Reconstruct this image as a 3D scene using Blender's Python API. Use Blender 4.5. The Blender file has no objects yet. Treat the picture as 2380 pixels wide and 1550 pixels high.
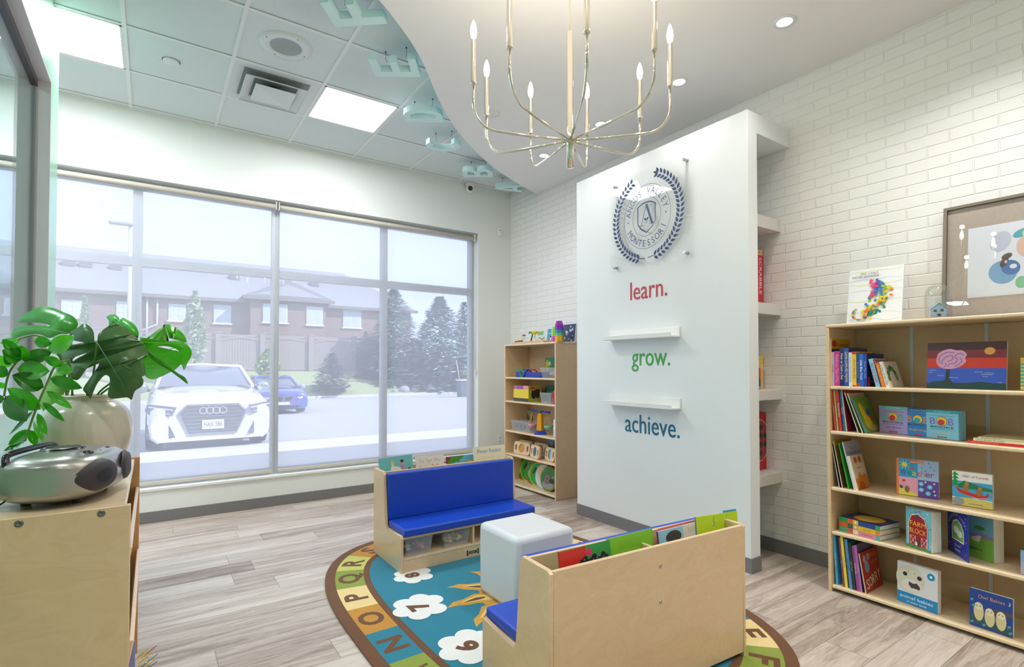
import bpy, bmesh, math, random
from mathutils import Vector, Matrix
from math import sin, cos, pi, radians, tan, atan2, sqrt, hypot
SC = bpy.context.scene
COL = SC.collection
R = random.Random(7)

# ------------------------------------------------------------------ camera, sky, sun, exposure
CAMH = 1.3
YAW, PITCH, FPX = radians(34.35), radians(1.1), 1223.0
cd = bpy.data.cameras.new('camera'); cam = bpy.data.objects.new('camera', cd); COL.objects.link(cam)
cam.location = (0, 0, CAMH)
cam.rotation_euler = (radians(90) + PITCH, 0, -YAW)
cd.sensor_width = 36; cd.lens = FPX / 2380 * 36
PY = 853 - FPX * tan(PITCH)
cd.shift_y = (PY - 775) / 2380
cd.clip_start = 0.05; cd.clip_end = 300
SC.camera = cam
SC.view_settings.view_transform = 'Standard'; SC.view_settings.look = 'None'
SC.view_settings.gamma = 1; SC.view_settings.use_curve_mapping = False
SC.view_settings.exposure = EXPOSURE = 0.42
w = bpy.data.worlds.new('sky'); SC.world = w; w.use_nodes = True
bg = w.node_tree.nodes['Background']; bg.inputs[0].default_value = (0.70, 0.79, 1.0, 1); bg.inputs[1].default_value = 1.3
sd = bpy.data.lights.new('sun', 'SUN'); sun = bpy.data.objects.new('sun', sd); COL.objects.link(sun)
sd.energy = 3.9; sd.angle = radians(0.6); sd.color = (1, 0.97, 0.92)
sun.rotation_euler = Vector((0.9, -0.73, 1.0)).to_track_quat('Z', 'Y').to_euler(); sun.location = (8, -6, 14)
SC.cycles.max_bounces = 7; SC.cycles.diffuse_bounces = 4; SC.cycles.glossy_bounces = 3
SC.cycles.transmission_bounces = 5; SC.cycles.transparent_max_bounces = 12
SC.cycles.use_denoising = True; SC.cycles.caustics_reflective = False; SC.cycles.caustics_refractive = False
SC.cycles.sample_clamp_indirect = 4
def area(name, loc, sx, sy, power, col=(1, 1, 1), rot=(0, 0, 0), spread=180):
    d = bpy.data.lights.new(name, 'AREA'); d.shape = 'RECTANGLE'; d.size = sx; d.size_y = sy; d.energy = power; d.color = col
    d.spread = radians(spread)
    o = bpy.data.objects.new(name, d); COL.objects.link(o); o.location = loc; o.rotation_euler = rot; return o

# pixel -> world helpers (photo frame 2380x1550)
_F = Vector((sin(YAW) * cos(PITCH), cos(YAW) * cos(PITCH), sin(PITCH)))
_R = Vector((cos(YAW), -sin(YAW), 0)); _U = _R.cross(_F)
def at(px, py, X=None, Y=None, Z=None, D=None):
    d = _F + _R * ((px - 1190) / FPX) - _U * ((py - PY) / FPX)
    if X is not None: t = X / d.x
    elif Y is not None: t = Y / d.y
    elif Z is not None: t = (Z - CAMH) / d.z
    else: t = D
    return Vector((0, 0, CAMH)) + d * t

# ------------------------------------------------------------------ materials
def lin(h):
    if isinstance(h, str):
        h = h.lstrip('#'); v = [int(h[i:i + 2], 16) / 255 for i in (0, 2, 4)]
    else: v = h
    return tuple(x / 12.92 if x <= 0.04045 else ((x + 0.055) / 1.055) ** 2.4 for x in v) + (1,)
_mats = {}
def newmat(name):
    m = bpy.data.materials.new(name); m.use_nodes = True; return m, m.node_tree, m.node_tree.nodes['Principled BSDF']
def M(hexc, rough=0.5, metal=0.0, coat=0.0, emit=0, trans=0, noise=0.0, spec=0.5, alpha=1):
    k = (hexc, rough, metal, coat, emit, trans, noise, spec, alpha)
    if k in _mats: return _mats[k]
    m, nt, b = newmat('m_' + str(hexc).lstrip('#'))
    c = lin(hexc)
    b.inputs['Base Color'].default_value = c; b.inputs['Roughness'].default_value = rough
    b.inputs['Metallic'].default_value = metal; b.inputs['Coat Weight'].default_value = coat
    b.inputs['Specular IOR Level'].default_value = spec
    b.inputs['Transmission Weight'].default_value = trans
    b.inputs['Alpha'].default_value = alpha
    if emit: b.inputs['Emission Color'].default_value = c; b.inputs['Emission Strength'].default_value = emit
    if noise:
        n = nt.nodes.new('ShaderNodeTexNoise'); n.inputs['Scale'].default_value = 60
        mx = nt.nodes.new('ShaderNodeMix'); mx.data_type = 'RGBA'
        mx.inputs[6].default_value = tuple(x * (1 - noise) for x in c[:3]) + (1,)
        mx.inputs[7].default_value = tuple(min(1, x * (1 + noise)) for x in c[:3]) + (1,)
        tc = nt.nodes.new('ShaderNodeTexCoord')
        nt.links.new(tc.outputs['Object'], n.inputs['Vector'])
        nt.links.new(n.outputs['Fac'], mx.inputs[0]); nt.links.new(mx.outputs[2], b.inputs['Base Color'])
    _mats[k] = m; return m
def node(nt, t, **kw):
    n = nt.nodes.new(t)
    for k, v in kw.items(): setattr(n, k, v)
    return n
def mathn(nt, op, a, b=None, c=None):
    n = nt.nodes.new('ShaderNodeMath'); n.operation = op
    for i, v in enumerate((a, b, c)):
        if v is None: continue
        if isinstance(v, (int, float)): n.inputs[i].default_value = v
        else: nt.links.new(v, n.inputs[i])
    return n.outputs[0]
def ramp(nt, fac, stops):
    r = nt.nodes.new('ShaderNodeValToRGB'); el = r.color_ramp.elements
    while len(el) > 1: el.remove(el[0])
    el[0].position = stops[0][0]; el[0].color = lin(stops[0][1])
    for p, c in stops[1:]:
        e = el.new(p); e.color = lin(c)
    nt.links.new(fac, r.inputs[0]); return r.outputs[0]
def wood(name, c1, c2, scale=(1.2, 1.2, 9), rough=0.32, coat=0.25, rotz=0, det=0.6, blot=0.5):
    m, nt, b = newmat(name)
    tc = node(nt, 'ShaderNodeTexCoord'); mp = node(nt, 'ShaderNodeMapping'); mp.inputs['Scale'].default_value = scale
    mp.inputs['Rotation'].default_value = (0, 0, rotz)
    nt.links.new(tc.outputs['Object'], mp.inputs[0])
    n1 = node(nt, 'ShaderNodeTexNoise'); n1.inputs['Scale'].default_value = 2.2; n1.inputs['Detail'].default_value = 5; n1.inputs['Distortion'].default_value = 1.4
    nt.links.new(mp.outputs[0], n1.inputs['Vector'])
    wv = mathn(nt, 'SINE', mathn(nt, 'MULTIPLY', n1.outputs['Fac'], 46))
    wv = mathn(nt, 'MULTIPLY_ADD', wv, 0.11 * det, 0.5)
    n2 = node(nt, 'ShaderNodeTexNoise'); n2.inputs['Scale'].default_value = 60; n2.inputs['Detail'].default_value = 3
    nt.links.new(mp.outputs[0], n2.inputs['Vector'])
    f = mathn(nt, 'ADD', wv, mathn(nt, 'MULTIPLY_ADD', n2.outputs['Fac'], 0.25 * det, -0.125 * det))
    f = mathn(nt, 'ADD', f, mathn(nt, 'MULTIPLY_ADD', n1.outputs['Fac'], blot, -0.5 * blot))
    nt.links.new(ramp(nt, f, [(0.2, c2), (0.8, c1)]), b.inputs['Base Color'])
    b.inputs['Roughness'].default_value = rough; b.inputs['Coat Weight'].default_value = coat
    _mats[name] = m; return m
BIRCH = wood('birch', '#ebcfaa', '#dcb98e')
BIRCHB = wood('birch_back', '#ddbf94', '#cda878', scale=(2.2, 2.2, 4))
BIRCHE = wood('birch_edge', '#f0dcbc', '#dfc298', scale=(6, 6, 6))
BIRCHG = wood('birch_pale', '#e6caa6', '#d7b58c', scale=(1.6, 1.6, 3.2))
BACKP = wood('shelf_back', '#dfbf99', '#d2af88', scale=(3, 3, 3), rough=0.6, coat=0, det=0.3)
MDF = wood('warm_edge', '#d0a070', '#c49262', scale=(3, 3, 9))

def floor_mat():
    m, nt, b = newmat('floor_planks')
    tc = node(nt, 'ShaderNodeTexCoord')
    sp = node(nt, 'ShaderNodeSeparateXYZ'); nt.links.new(tc.outputs['Object'], sp.inputs[0])
    W, L = 0.1925, 1.22
    yy = mathn(nt, 'DIVIDE', mathn(nt, 'ADD', sp.outputs[1], 10 * W - 1.434 + 9 * W), W)
    row = mathn(nt, 'FLOOR', yy); fy = mathn(nt, 'FRACT', yy)
    wn = node(nt, 'ShaderNodeTexWhiteNoise', noise_dimensions='1D'); nt.links.new(row, wn.inputs['W'])
    xx = mathn(nt, 'ADD', mathn(nt, 'DIVIDE', sp.outputs[0], L), mathn(nt, 'MULTIPLY_ADD', wn.outputs['Value'], 1.0, 20))
    colx = mathn(nt, 'FLOOR', xx); fx = mathn(nt, 'FRACT', xx)
    cb = node(nt, 'ShaderNodeCombineXYZ'); nt.links.new(row, cb.inputs[0]); nt.links.new(colx, cb.inputs[1])
    w2 = node(nt, 'ShaderNodeTexWhiteNoise', noise_dimensions='3D'); nt.links.new(cb.outputs[0], w2.inputs['Vector'])
    # grain
    c2 = node(nt, 'ShaderNodeCombineXYZ')
    nt.links.new(mathn(nt, 'MULTIPLY', sp.outputs[0], .75), c2.inputs[0]); nt.links.new(mathn(nt, 'MULTIPLY', sp.outputs[1], 8.5), c2.inputs[1])
    nt.links.new(mathn(nt, 'MULTIPLY', w2.outputs['Value'], 37), c2.inputs[2])
    n1 = node(nt, 'ShaderNodeTexNoise'); n1.inputs['Scale'].default_value = 1.6; n1.inputs['Detail'].default_value = 6; n1.inputs['Roughness'].default_value = 0.62; n1.inputs['Distortion'].default_value = 0.9
    nt.links.new(c2.outputs[0], n1.inputs['Vector'])
    n2 = node(nt, 'ShaderNodeTexNoise'); n2.inputs['Scale'].default_value = 14; n2.inputs['Detail'].default_value = 4; nt.links.new(c2.outputs[0], n2.inputs['Vector'])
    rings = mathn(nt, 'SINE', mathn(nt, 'MULTIPLY', n1.outputs['Fac'], 60))
    f = mathn(nt, 'ADD', mathn(nt, 'MULTIPLY_ADD', n1.outputs['Fac'], 1.0, -0.02), mathn(nt, 'MULTIPLY', rings, 0.05))
    f = mathn(nt, 'ADD', f, mathn(nt, 'MULTIPLY_ADD', n2.outputs['Fac'], 0.3, -0.15))
    f = mathn(nt, 'ADD', f, mathn(nt, 'MULTIPLY_ADD', w2.outputs['Value'], 0.34, -0.17))
    col = ramp(nt, f, [(0.18, '#87766a'), (0.36, '#a69689'), (0.52, '#bfb1a5'), (0.75, '#d4c9bf')])
    # seams
    ey = mathn(nt, 'MULTIPLY', mathn(nt, 'MINIMUM', fy, mathn(nt, 'SUBTRACT', 1, fy)), W)
    ex = mathn(nt, 'MULTIPLY', mathn(nt, 'MINIMUM', fx, mathn(nt, 'SUBTRACT', 1, fx)), L)
    e = mathn(nt, 'MINIMUM', ex, ey)
    s = mathn(nt, 'LESS_THAN', e, 0.0014)
    mx = node(nt, 'ShaderNodeMix', data_type='RGBA'); nt.links.new(mathn(nt, 'MULTIPLY', s, 0.75), mx.inputs[0])
    nt.links.new(col, mx.inputs[6]); mx.inputs[7].default_value = lin('#6a5a50')
    nt.links.new(mx.outputs[2], b.inputs['Base Color'])
    b.inputs['Roughness'].default_value = 0.42; b.inputs['Specular IOR Level'].default_value = 0.4
    return m
def brick_mat(name, c1, c2, mort, bw=0.205, bh=0.0655, ms=0.007, bump=0.6, axis='Y', rough=0.55, dist=0.006, noise=0.35):
    m, nt, b = newmat(name)
    tc = node(nt, 'ShaderNodeTexCoord'); sp = node(nt, 'ShaderNodeSeparateXYZ'); nt.links.new(tc.outputs['Object'], sp.inputs[0])
    cb = node(nt, 'ShaderNodeCombineXYZ'); nt.links.new(sp.outputs[1 if axis == 'Y' else 0], cb.inputs[0]); nt.links.new(sp.outputs[2], cb.inputs[1])
    wn = node(nt, 'ShaderNodeTexNoise'); wn.inputs['Scale'].default_value = 9; wn.inputs['Detail'].default_value = 2; nt.links.new(tc.outputs['Object'], wn.inputs['Vector'])
    va = node(nt, 'ShaderNodeVectorMath', operation='MULTIPLY_ADD'); nt.links.new(wn.outputs['Color'], va.inputs[0]); va.inputs[1].default_value = (0.012, 0.008, 0); nt.links.new(cb.outputs[0], va.inputs[2])
    br = node(nt, 'ShaderNodeTexBrick'); nt.links.new(va.outputs[0], br.inputs['Vector'])
    br.inputs['Scale'].default_value = 1; br.inputs['Brick Width'].default_value = bw; br.inputs['Row Height'].default_value = bh
    br.inputs['Mortar Size'].default_value = ms; br.inputs['Mortar Smooth'].default_value = 0.6; br.inputs['Bias'].default_value = 0
    br.inputs['Color1'].default_value = lin(c1); br.inputs['Color2'].default_value = lin(c2); br.inputs['Mortar'].default_value = lin(mort)
    nt.links.new(br.outputs['Color'], b.inputs['Base Color'])
    n2 = node(nt, 'ShaderNodeTexNoise'); n2.inputs['Scale'].default_value = 26; n2.inputs['Detail'].default_value = 4; nt.links.new(tc.outputs['Object'], n2.inputs['Vector'])
    h = mathn(nt, 'ADD', mathn(nt, 'SUBTRACT', 1, br.outputs['Fac']), mathn(nt, 'MULTIPLY', n2.outputs['Fac'], noise))
    bp = node(nt, 'ShaderNodeBump'); bp.inputs['Strength'].default_value = bump; bp.inputs['Distance'].default_value = dist
    nt.links.new(h, bp.inputs['Height']); nt.links.new(bp.outputs[0], b.inputs['Normal'])
    b.inputs['Roughness'].default_value = rough
    return m
def glass_mat(name, col=(1, 1, 1), refl=0.07, rough=0.0, tr=None):
    m = bpy.data.materials.new(name); m.use_nodes = True; nt = m.node_tree; nt.nodes.clear()
    out = node(nt, 'ShaderNodeOutputMaterial'); t = node(nt, 'ShaderNodeBsdfTransparent'); g = node(nt, 'ShaderNodeBsdfGlossy')
    t.inputs[0].default_value = tuple(col) + (1,); g.inputs['Roughness'].default_value = rough
    lw = node(nt, 'ShaderNodeLayerWeight'); lw.inputs[0].default_value = 0.5
    fr5 = mathn(nt, 'POWER', lw.outputs['Facing'], 4.5)
    mx = node(nt, 'ShaderNodeMixShader')
    nt.links.new(mathn(nt, 'MULTIPLY_ADD', fr5, 0.85, refl), mx.inputs[0])
    nt.links.new(t.outputs[0], mx.inputs[1]); nt.links.new(g.outputs[0], mx.inputs[2]); nt.links.new(mx.outputs[0], out.inputs[0])
    return m
def shade_mat():
    m = bpy.data.materials.new('sheer_shade'); m.use_nodes = True; nt = m.node_tree; nt.nodes.clear()
    out = node(nt, 'ShaderNodeOutputMaterial'); t = node(nt, 'ShaderNodeBsdfTransparent'); t.inputs[0].default_value = (0.94, 0.955, 1, 1)
    tl = node(nt, 'ShaderNodeBsdfTranslucent'); tl.inputs[0].default_value = (0.90, 0.91, 1.0, 1)
    df = node(nt, 'ShaderNodeBsdfDiffuse'); df.inputs[0].default_value = (0.86, 0.86, 0.86, 1)
    m1 = node(nt, 'ShaderNodeMixShader'); m1.inputs[0].default_value = 0.3
    nt.links.new(tl.outputs[0], m1.inputs[1]); nt.links.new(df.outputs[0], m1.inputs[2])
    m2 = node(nt, 'ShaderNodeMixShader'); m2.inputs[0].default_value = 0.45
    nt.links.new(t.outputs[0], m2.inputs[1]); nt.links.new(m1.outputs[0], m2.inputs[2]); nt.links.new(m2.outputs[0], out.inputs[0])
    return m
CLEAR = glass_mat('clear_plastic', (0.93, 0.95, 0.97), 0.06, 0.05)
GLASS = glass_mat('window_glass', (0.97, 0.98, 1.0), 0.05)
ACRYL = glass_mat('acrylic', (0.997, 0.998, 0.998), 0.03)
DOME = glass_mat('dome_glass', (0.93, 0.94, 0.94), 0.12)
TINT = glass_mat('partition_glass', (0.86, 0.96, 0.96), 0.06)
def frosted(c, t=0.45):
    m = bpy.data.materials.new('cloudy_plastic'); m.use_nodes = True; nt = m.node_tree; b = nt.nodes['Principled BSDF']
    b.inputs['Base Color'].default_value = lin(c); b.inputs['Alpha'].default_value = t; b.inputs['Roughness'].default_value = 0.25
    return m
WHITE = M('#f0f0ee', 0.5); PAINT = M('#eceeec', 0.55); CHROME = M('#e8e2d4', 0.07, 1.0); STEEL = M('#b8b8b8', 0.3, 1.0)
VINYL = M('#0a44be', 0.42, coat=0.05); GREYBASE = M('#7d7a7c', 0.5)

# ------------------------------------------------------------------ mesh builder
class MB:
    def __init__(s, mtx=None): s.bm = bmesh.new(); s.m = []; s.mtx = mtx or Matrix()
    def mi(s, mat):
        if mat not in s.m: s.m.append(mat)
        return s.m.index(mat)
    def v(s, p): return s.bm.verts.new(s.mtx @ Vector(p))
    def face(s, pts, mat, smooth=False):
        try: f = s.bm.faces.new([s.v(p) for p in pts])
        except ValueError: return None
        f.material_index = s.mi(mat); f.smooth = smooth; return f
    def box(s, x0, x1, y0, y1, z0, z1, mat, bev=0, rot=None):
        x0, x1 = sorted((x0, x1)); y0, y1 = sorted((y0, y1)); z0, z1 = sorted((z0, z1))
        c = Vector(((x0 + x1) / 2, (y0 + y1) / 2, (z0 + z1) / 2))
        vs = []
        for z in (z0, z1):
            for x, y in ((x0, y0), (x1, y0), (x1, y1), (x0, y1)):
                p = Vector((x, y, z))
                if rot is not None: p = c + rot @ (p - c)
                vs.append(s.v(p))
        fs = [s.bm.faces.new([vs[i] for i in q]) for q in ((3, 2, 1, 0), (4, 5, 6, 7), (0, 1, 5, 4), (1, 2, 6, 5), (2, 3, 7, 6), (3, 0, 4, 7))]
        k = s.mi(mat)
        for f in fs: f.material_index = k
        if bev:
            es = list({e for f in fs for e in f.edges})
            r = bmesh.ops.bevel(s.bm, geom=es, offset=bev, segments=2, affect='EDGES', profile=0.5, clamp_overlap=True)
            for f in r['faces']: f.material_index = k; f.smooth = True
        return s
    def prism(s, poly, a0, a1, mat, axis='z', bev=0, smooth=False):
        def P(u, v, a): return {'z': (u, v, a), 'y': (u, a, v), 'x': (a, u, v)}[axis]
        n = len(poly); A = [s.v(P(u, v, a0)) for u, v in poly]; B = [s.v(P(u, v, a1)) for u, v in poly]
        fs = [s.bm.faces.new(A[::-1]), s.bm.faces.new(B)]
        for i in range(n):
            f = s.bm.faces.new([A[i], A[(i + 1) % n], B[(i + 1) % n], B[i]]); f.smooth = smooth; fs.append(f)
        k = s.mi(mat)
        for f in fs: f.material_index = k
        if bev:
            es = list(set(fs[0].edges) | set(fs[1].edges))
            r = bmesh.ops.bevel(s.bm, geom=es, offset=bev, segments=2, affect='EDGES', profile=0.5, clamp_overlap=True)
            for f in r['faces']: f.material_index = k; f.smooth = True
        return s
    def tube(s, pts, r, mat, n=10, caps=True, closed=False):
        pts = [Vector(p) for p in pts]; N = len(pts); rs = r if isinstance(r, (list, tuple)) else [r] * N
        rings = []; up = None
        for i, p in enumerate(pts):
            if closed: d = pts[(i + 1) % N] - pts[i - 1]
            else: d = pts[min(i + 1, N - 1)] - pts[max(i - 1, 0)]
            if d.length < 1e-9: d = Vector((0, 0, 1))
            d.normalize()
            if up is None:
                up = Vector((0, 0, 1)) if abs(d.z) < 0.9 else Vector((1, 0, 0))
            a = up - d * up.dot(d)
            if a.length < 1e-6: a = Vector((1, 0, 0)) - d * d.x
            a.normalize(); b = d.cross(a); up = a
            rings.append([s.v(p + (a * cos(2 * pi * k / n) + b * sin(2 * pi * k / n)) * rs[i]) for k in range(n)])
        mi = s.mi(mat)
        for i in range(N if closed else N - 1):
            A, B = rings[i], rings[(i + 1) % N]
            for k in range(n):
                f = s.bm.faces.new([A[k], A[(k + 1) % n], B[(k + 1) % n], B[k]]); f.material_index = mi; f.smooth = True
        if caps and not closed:
            f = s.bm.faces.new(rings[0][::-1]); f.material_index = mi; f = s.bm.faces.new(rings[-1]); f.material_index = mi
        return s
    def lathe(s, prof, mat, c=(0, 0, 0), n=32, sx=1, sy=1, smooth=True):
        c = Vector(c); rings = []; mi = s.mi(mat)
        for r, z in prof:
            if r < 1e-6: rings.append([s.v(c + Vector((0, 0, z)))])
            else: rings.append([s.v(c + Vector((r * cos(2 * pi * k / n) * sx, r * sin(2 * pi * k / n) * sy, z))) for k in range(n)])
        for A, B in zip(rings, rings[1:]):
            for k in range(n):
                q = [A[k % len(A)], A[(k + 1) % len(A)], B[(k + 1) % len(B)], B[k % len(B)]]
                q = list(dict.fromkeys(q))
                if len(q) > 2:
                    f = s.bm.faces.new(q); f.material_index = mi; f.smooth = smooth
        return s
    def ball(s, c, r, mat, n=16, sc=(1, 1, 1)):
        m2 = s.mtx; s.mtx = m2 @ Matrix.Translation(c) @ Matrix.Diagonal((sc[0], sc[1], sc[2], 1))
        s.lathe([(r * sin(pi * i / (n // 2)), -r * cos(pi * i / (n // 2))) for i in range(n // 2 + 1)], mat, n=n); s.mtx = m2
        return s
    def obj(s, name, parent=None, loc=None, **mods):
        me = bpy.data.meshes.new(name); bmesh.ops.recalc_face_normals(s.bm, faces=s.bm.faces) if not mods.get('raw') else None
        s.bm.to_mesh(me); s.bm.free()
        for m in s.m: me.materials.append(m)
        o = bpy.data.objects.new(name, me); COL.objects.link(o)
        if parent is not None: o.parent = parent
        if loc is not None: o.location = loc
        return o
def tag(o, label=None, cat=None, group=None, kind=None):
    if label: o['label'] = label
    if cat: o['category'] = cat
    if group: o['group'] = group
    if kind: o['kind'] = kind
    return o
def thing(name, label, cat, loc=(0, 0, 0), rot=(0, 0, 0), group=None):
    o = bpy.data.objects.new(name, None); COL.objects.link(o); o.location = loc; o.rotation_euler = rot; o.empty_display_size = 0.05
    return tag(o, label, cat, group)
def struct(o, label=None): return tag(o, label, kind='structure')

# ------------------------------------------------------------------ text and print
_tc = {}
def text_geo(s, bold=0):
    if (s, bold) in _tc: return _tc[(s, bold)]
    cu = bpy.data.curves.new('t', 'FONT'); cu.body = s; cu.offset = bold; cu.size = 1; cu.resolution_u = 3
    o = bpy.data.objects.new('t', cu); COL.objects.link(o)
    dg = bpy.context.evaluated_depsgraph_get(); dg.update()
    me = bpy.data.meshes.new_from_object(o.evaluated_get(dg))
    V = [(v.co.x, v.co.y) for v in me.vertices]; Fc = [tuple(p.vertices) for p in me.polygons]
    bpy.data.objects.remove(o); bpy.data.curves.remove(cu); bpy.data.meshes.remove(me)
    x0 = min((v[0] for v in V), default=0); x1 = max((v[0] for v in V), default=0.3)
    _tc[(s, bold)] = (V, Fc, x0, x1); return _tc[(s, bold)]
class Cv:
    """flat print on a plane: origin o, axes u and v (unit), outward normal n"""
    def __init__(s, mb, o, u, v, n, step=0.00007, start=0.0003, mat=None):
        s.mb, s.o, s.u, s.v, s.n = mb, Vector(o), Vector(u), Vector(v), Vector(n); s.k = start; s.st = step; s.rough = 0.35
    def P(s, a, b, k=None): return s.o + s.u * a + s.v * b + s.n * (s.k if k is None else k)
    def mat(s, c): return c if not isinstance(c, str) else M(c, s.rough)
    def poly(s, pts, c, hold=False):
        if not hold: s.k += s.st
        f = s.mb.face([s.P(a, b) for a, b in pts], s.mat(c)); return s
    def rect(s, a0, b0, a1, b1, c): return s.poly([(a0, b0), (a1, b0), (a1, b1), (a0, b1)], c)
    def ell(s, a, b, ra, rb, c, n=20, rot=0):
        return s.poly([(a + ra * cos(t) * cos(rot) - rb * sin(t) * sin(rot), b + ra * cos(t) * sin(rot) + rb * sin(t) * cos(rot)) for t in (2 * pi * i / n for i in range(n))], c)
    def ring(s, a, b, ra, rb, w, c, n=48):
        s.k += s.st
        for i in range(n):
            t0, t1 = 2 * pi * i / n, 2 * pi * (i + 1) / n
            s.poly([(a + ra * cos(t0), b + rb * sin(t0)), (a + ra * cos(t1), b + rb * sin(t1)), (a + (ra - w) * cos(t1), b + (rb - w) * sin(t1)), (a + (ra - w) * cos(t0), b + (rb - w) * sin(t0))], c, True)
        return s
    def line(s, pts, w, c, closed=False):
        s.k += s.st; n = len(pts); L, Rr = [], []
        for i in range(n):
            p0 = pts[i - 1] if (i or closed) else pts[i]; p1 = pts[(i + 1) % n] if (i < n - 1 or closed) else pts[i]
            dx, dy = p1[0] - p0[0], p1[1] - p0[1]; l = hypot(dx, dy) or 1
            ww = w[i] if isinstance(w, (list, tuple)) else w
            L.append((pts[i][0] - dy / l * ww / 2, pts[i][1] + dx / l * ww / 2)); Rr.append((pts[i][0] + dy / l * ww / 2, pts[i][1] - dx / l * ww / 2))
        for i in range(n if closed else n - 1):
            j = (i + 1) % n; s.poly([L[i], Rr[i], Rr[j], L[j]], c, True)
        return s
    def text(s, t, a, b, size, c, sx=1.0, rot=0, align='l', w=None, bold=0):
        V, Fc, x0, x1 = text_geo(t, bold); s.k += s.st
        if w: sx = w / max(0.01, (x1 - x0)) / size
        off = {'l': -x0, 'c': -(x0 + x1) / 2, 'r': -x1}[align]
        vs = [s.mb.v(s.P(a + ((x + off) * size * sx) * cos(rot) - y * size * sin(rot), b + ((x + off) * size * sx) * sin(rot) + y * size * cos(rot))) for x, y in V]
        mi = s.mb.mi(s.mat(c))
        for f in Fc:
            try: q = s.mb.bm.faces.new([vs[i] for i in f]); q.material_index = mi
            except ValueError: pass
        return s
# ================================================================== ROOM
XB, YW, HC, HS = 3.63, 5.343, 3.44, 3.28     # brick wall, window wall, tile ceiling, plaster soffit
YB, XL = -2.4, -3.2                           # room behind the camera, far side of the neighbouring room
b = MB(); b.box(XL, XB + .2, YB, YW + .25, -0.12, 0, floor_mat()); struct(b.obj('floor'))
b = MB(); b.box(XB, XB + .2, YB, YW + .25, 0, HC + .2, brick_mat('white_brick', '#efedea', '#efeeec', '#eeedeb', bump=0.6, dist=0.006, ms=.005)); struct(b.obj('wall_right'))
b = MB(); b.box(XL, XB + .2, YB - .15, YB, 0, HC + .2, PAINT); struct(b.obj('wall_front'))
b = MB(); b.box(XL - .15, XL, YB, YW + .25, 0, HC + .2, PAINT); struct(b.obj('wall_far_left'))
# window wall with its opening
OX0, OX1, OZ0, OZ1 = -2.8, 3.17, .283, 2.88
b = MB()
b.box(XL, OX0, YW, YW + .25, 0, HC + .2, PAINT); b.box(OX1, XB, YW, YW + .25, 0, HC + .2, PAINT)
b.box(OX0, OX1, YW, YW + .25, 0, OZ0, PAINT); b.box(OX0, OX1, YW, YW + .25, OZ1, HC + .2, PAINT)
struct(b.obj('wall_back'))
b = MB(); b.box(OX0, OX1, YW - .012, YW + .02, OZ0 - .02, OZ0 + .004, WHITE, bev=.004); struct(b.obj('trim_1'))
# outside mass of the building: parapet and roof
b = MB(); b.box(-14, 16, YW + .02, YW + .26, HC + .21, 5.35, brick_mat('facade_brick', '#a8705c', '#96604e', '#b8aaa0', axis='X')); b.box(-14, 16, YB - .15, YW + .02, HC + .45, HC + .5, PAINT)
b.box(XB + .2, 16, YW + .02, YW + .26, -.4, HC + .21, M('#b9a79b', .8)); b.box(-14, XL - .15, YW + .02, YW + .26, -.4, HC + .21, M('#b9a79b', .8))
struct(b.obj('wall_exterior'))
# baseboards
def base(name, x0, x1, y0, y1):
    b = MB(); b.box(x0, x1, y0, y1, 0, .094, GREYBASE, bev=.002)
    struct(b.obj(name))
base('baseboard_back', XL, XB, YW - .008, YW); base('baseboard_right', XB - .008, XB, YB, YW - .008)

# --- tile ceiling
def tile_mat():
    m, nt, bs = newmat('ceiling_tile'); tc = node(nt, 'ShaderNodeTexCoord')
    n = node(nt, 'ShaderNodeTexNoise'); n.inputs['Scale'].default_value = 220; n.inputs['Detail'].default_value = 2; nt.links.new(tc.outputs['Object'], n.inputs['Vector'])
    nt.links.new(ramp(nt, n.outputs['Fac'], [(.3, '#d2dcde'), (.7, '#e0e8e9')]), bs.inputs['Base Color']); bs.inputs['Roughness'].default_value = .8
    return m
TILE = tile_mat()
b = MB(); b.box(XL, XB + .2, YB, YW + .25, HC, HC + .2, TILE); struct(b.obj('ceiling'))
TB = M('#e6e9e8', .45)
GX, GY, GS = 1.66, 4.66, .61
b = MB(); k = -8
for i in range(-8, 4):
    x = GX + i * GS
    if XL < x < XB: b.box(x - .012, x + .012, 1.4, YW, HC - .006, HC + .001, TB)
for j in range(-5, 2):
    y = GY + j * GS
    b.box(XL, XB, y - .012, y + .012, HC - .0055, HC + .001, TB)
b.box(XL, XB, YW - .022, YW, HC - .008, HC, TB)
# dark shadow lines of the reveal edges
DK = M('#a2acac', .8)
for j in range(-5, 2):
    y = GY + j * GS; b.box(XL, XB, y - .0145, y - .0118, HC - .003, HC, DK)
struct(b.obj('ceiling_grid'))

# --- curved plaster soffit
CUR = [(-.9, 2.42), (-.2, 2.40), (.35, 2.45), (.72, 2.56), (.987, 2.719), (1.16, 2.857), (1.29, 2.974), (1.459, 3.154), (1.705, 3.464), (1.95, 3.733), (2.193, 3.96), (2.555, 4.239), (2.919, 4.465), (3.286, 4.645), (XB, 4.79)]
def smooth_curve(P, n=6):
    out = []
    for i in range(len(P) - 1):
        p0, p1, p2, p3 = P[max(i - 1, 0)], P[i], P[i + 1], P[min(i + 2, len(P) - 1)]
        for k in range(n):
            t = k / n
            out.append(tuple(.5 * ((2 * p1[a]) + (-p0[a] + p2[a]) * t + (2 * p0[a] - 5 * p1[a] + 4 * p2[a] - p3[a]) * t * t + (-p0[a] + 3 * p1[a] - 3 * p2[a] + p3[a]) * t ** 3) for a in range(len(p1))))
    out.append(P[-1]); return out
C2 = smooth_curve([(XL, 2.6), (-2.2, 2.46)] + CUR)
SOF = M('#ecebea', .6); AQUA = M('#8fd6d4', .55)
b = MB(); n = len(C2)
poly = C2 + [(XB, YB), (XL, YB)]
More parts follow.
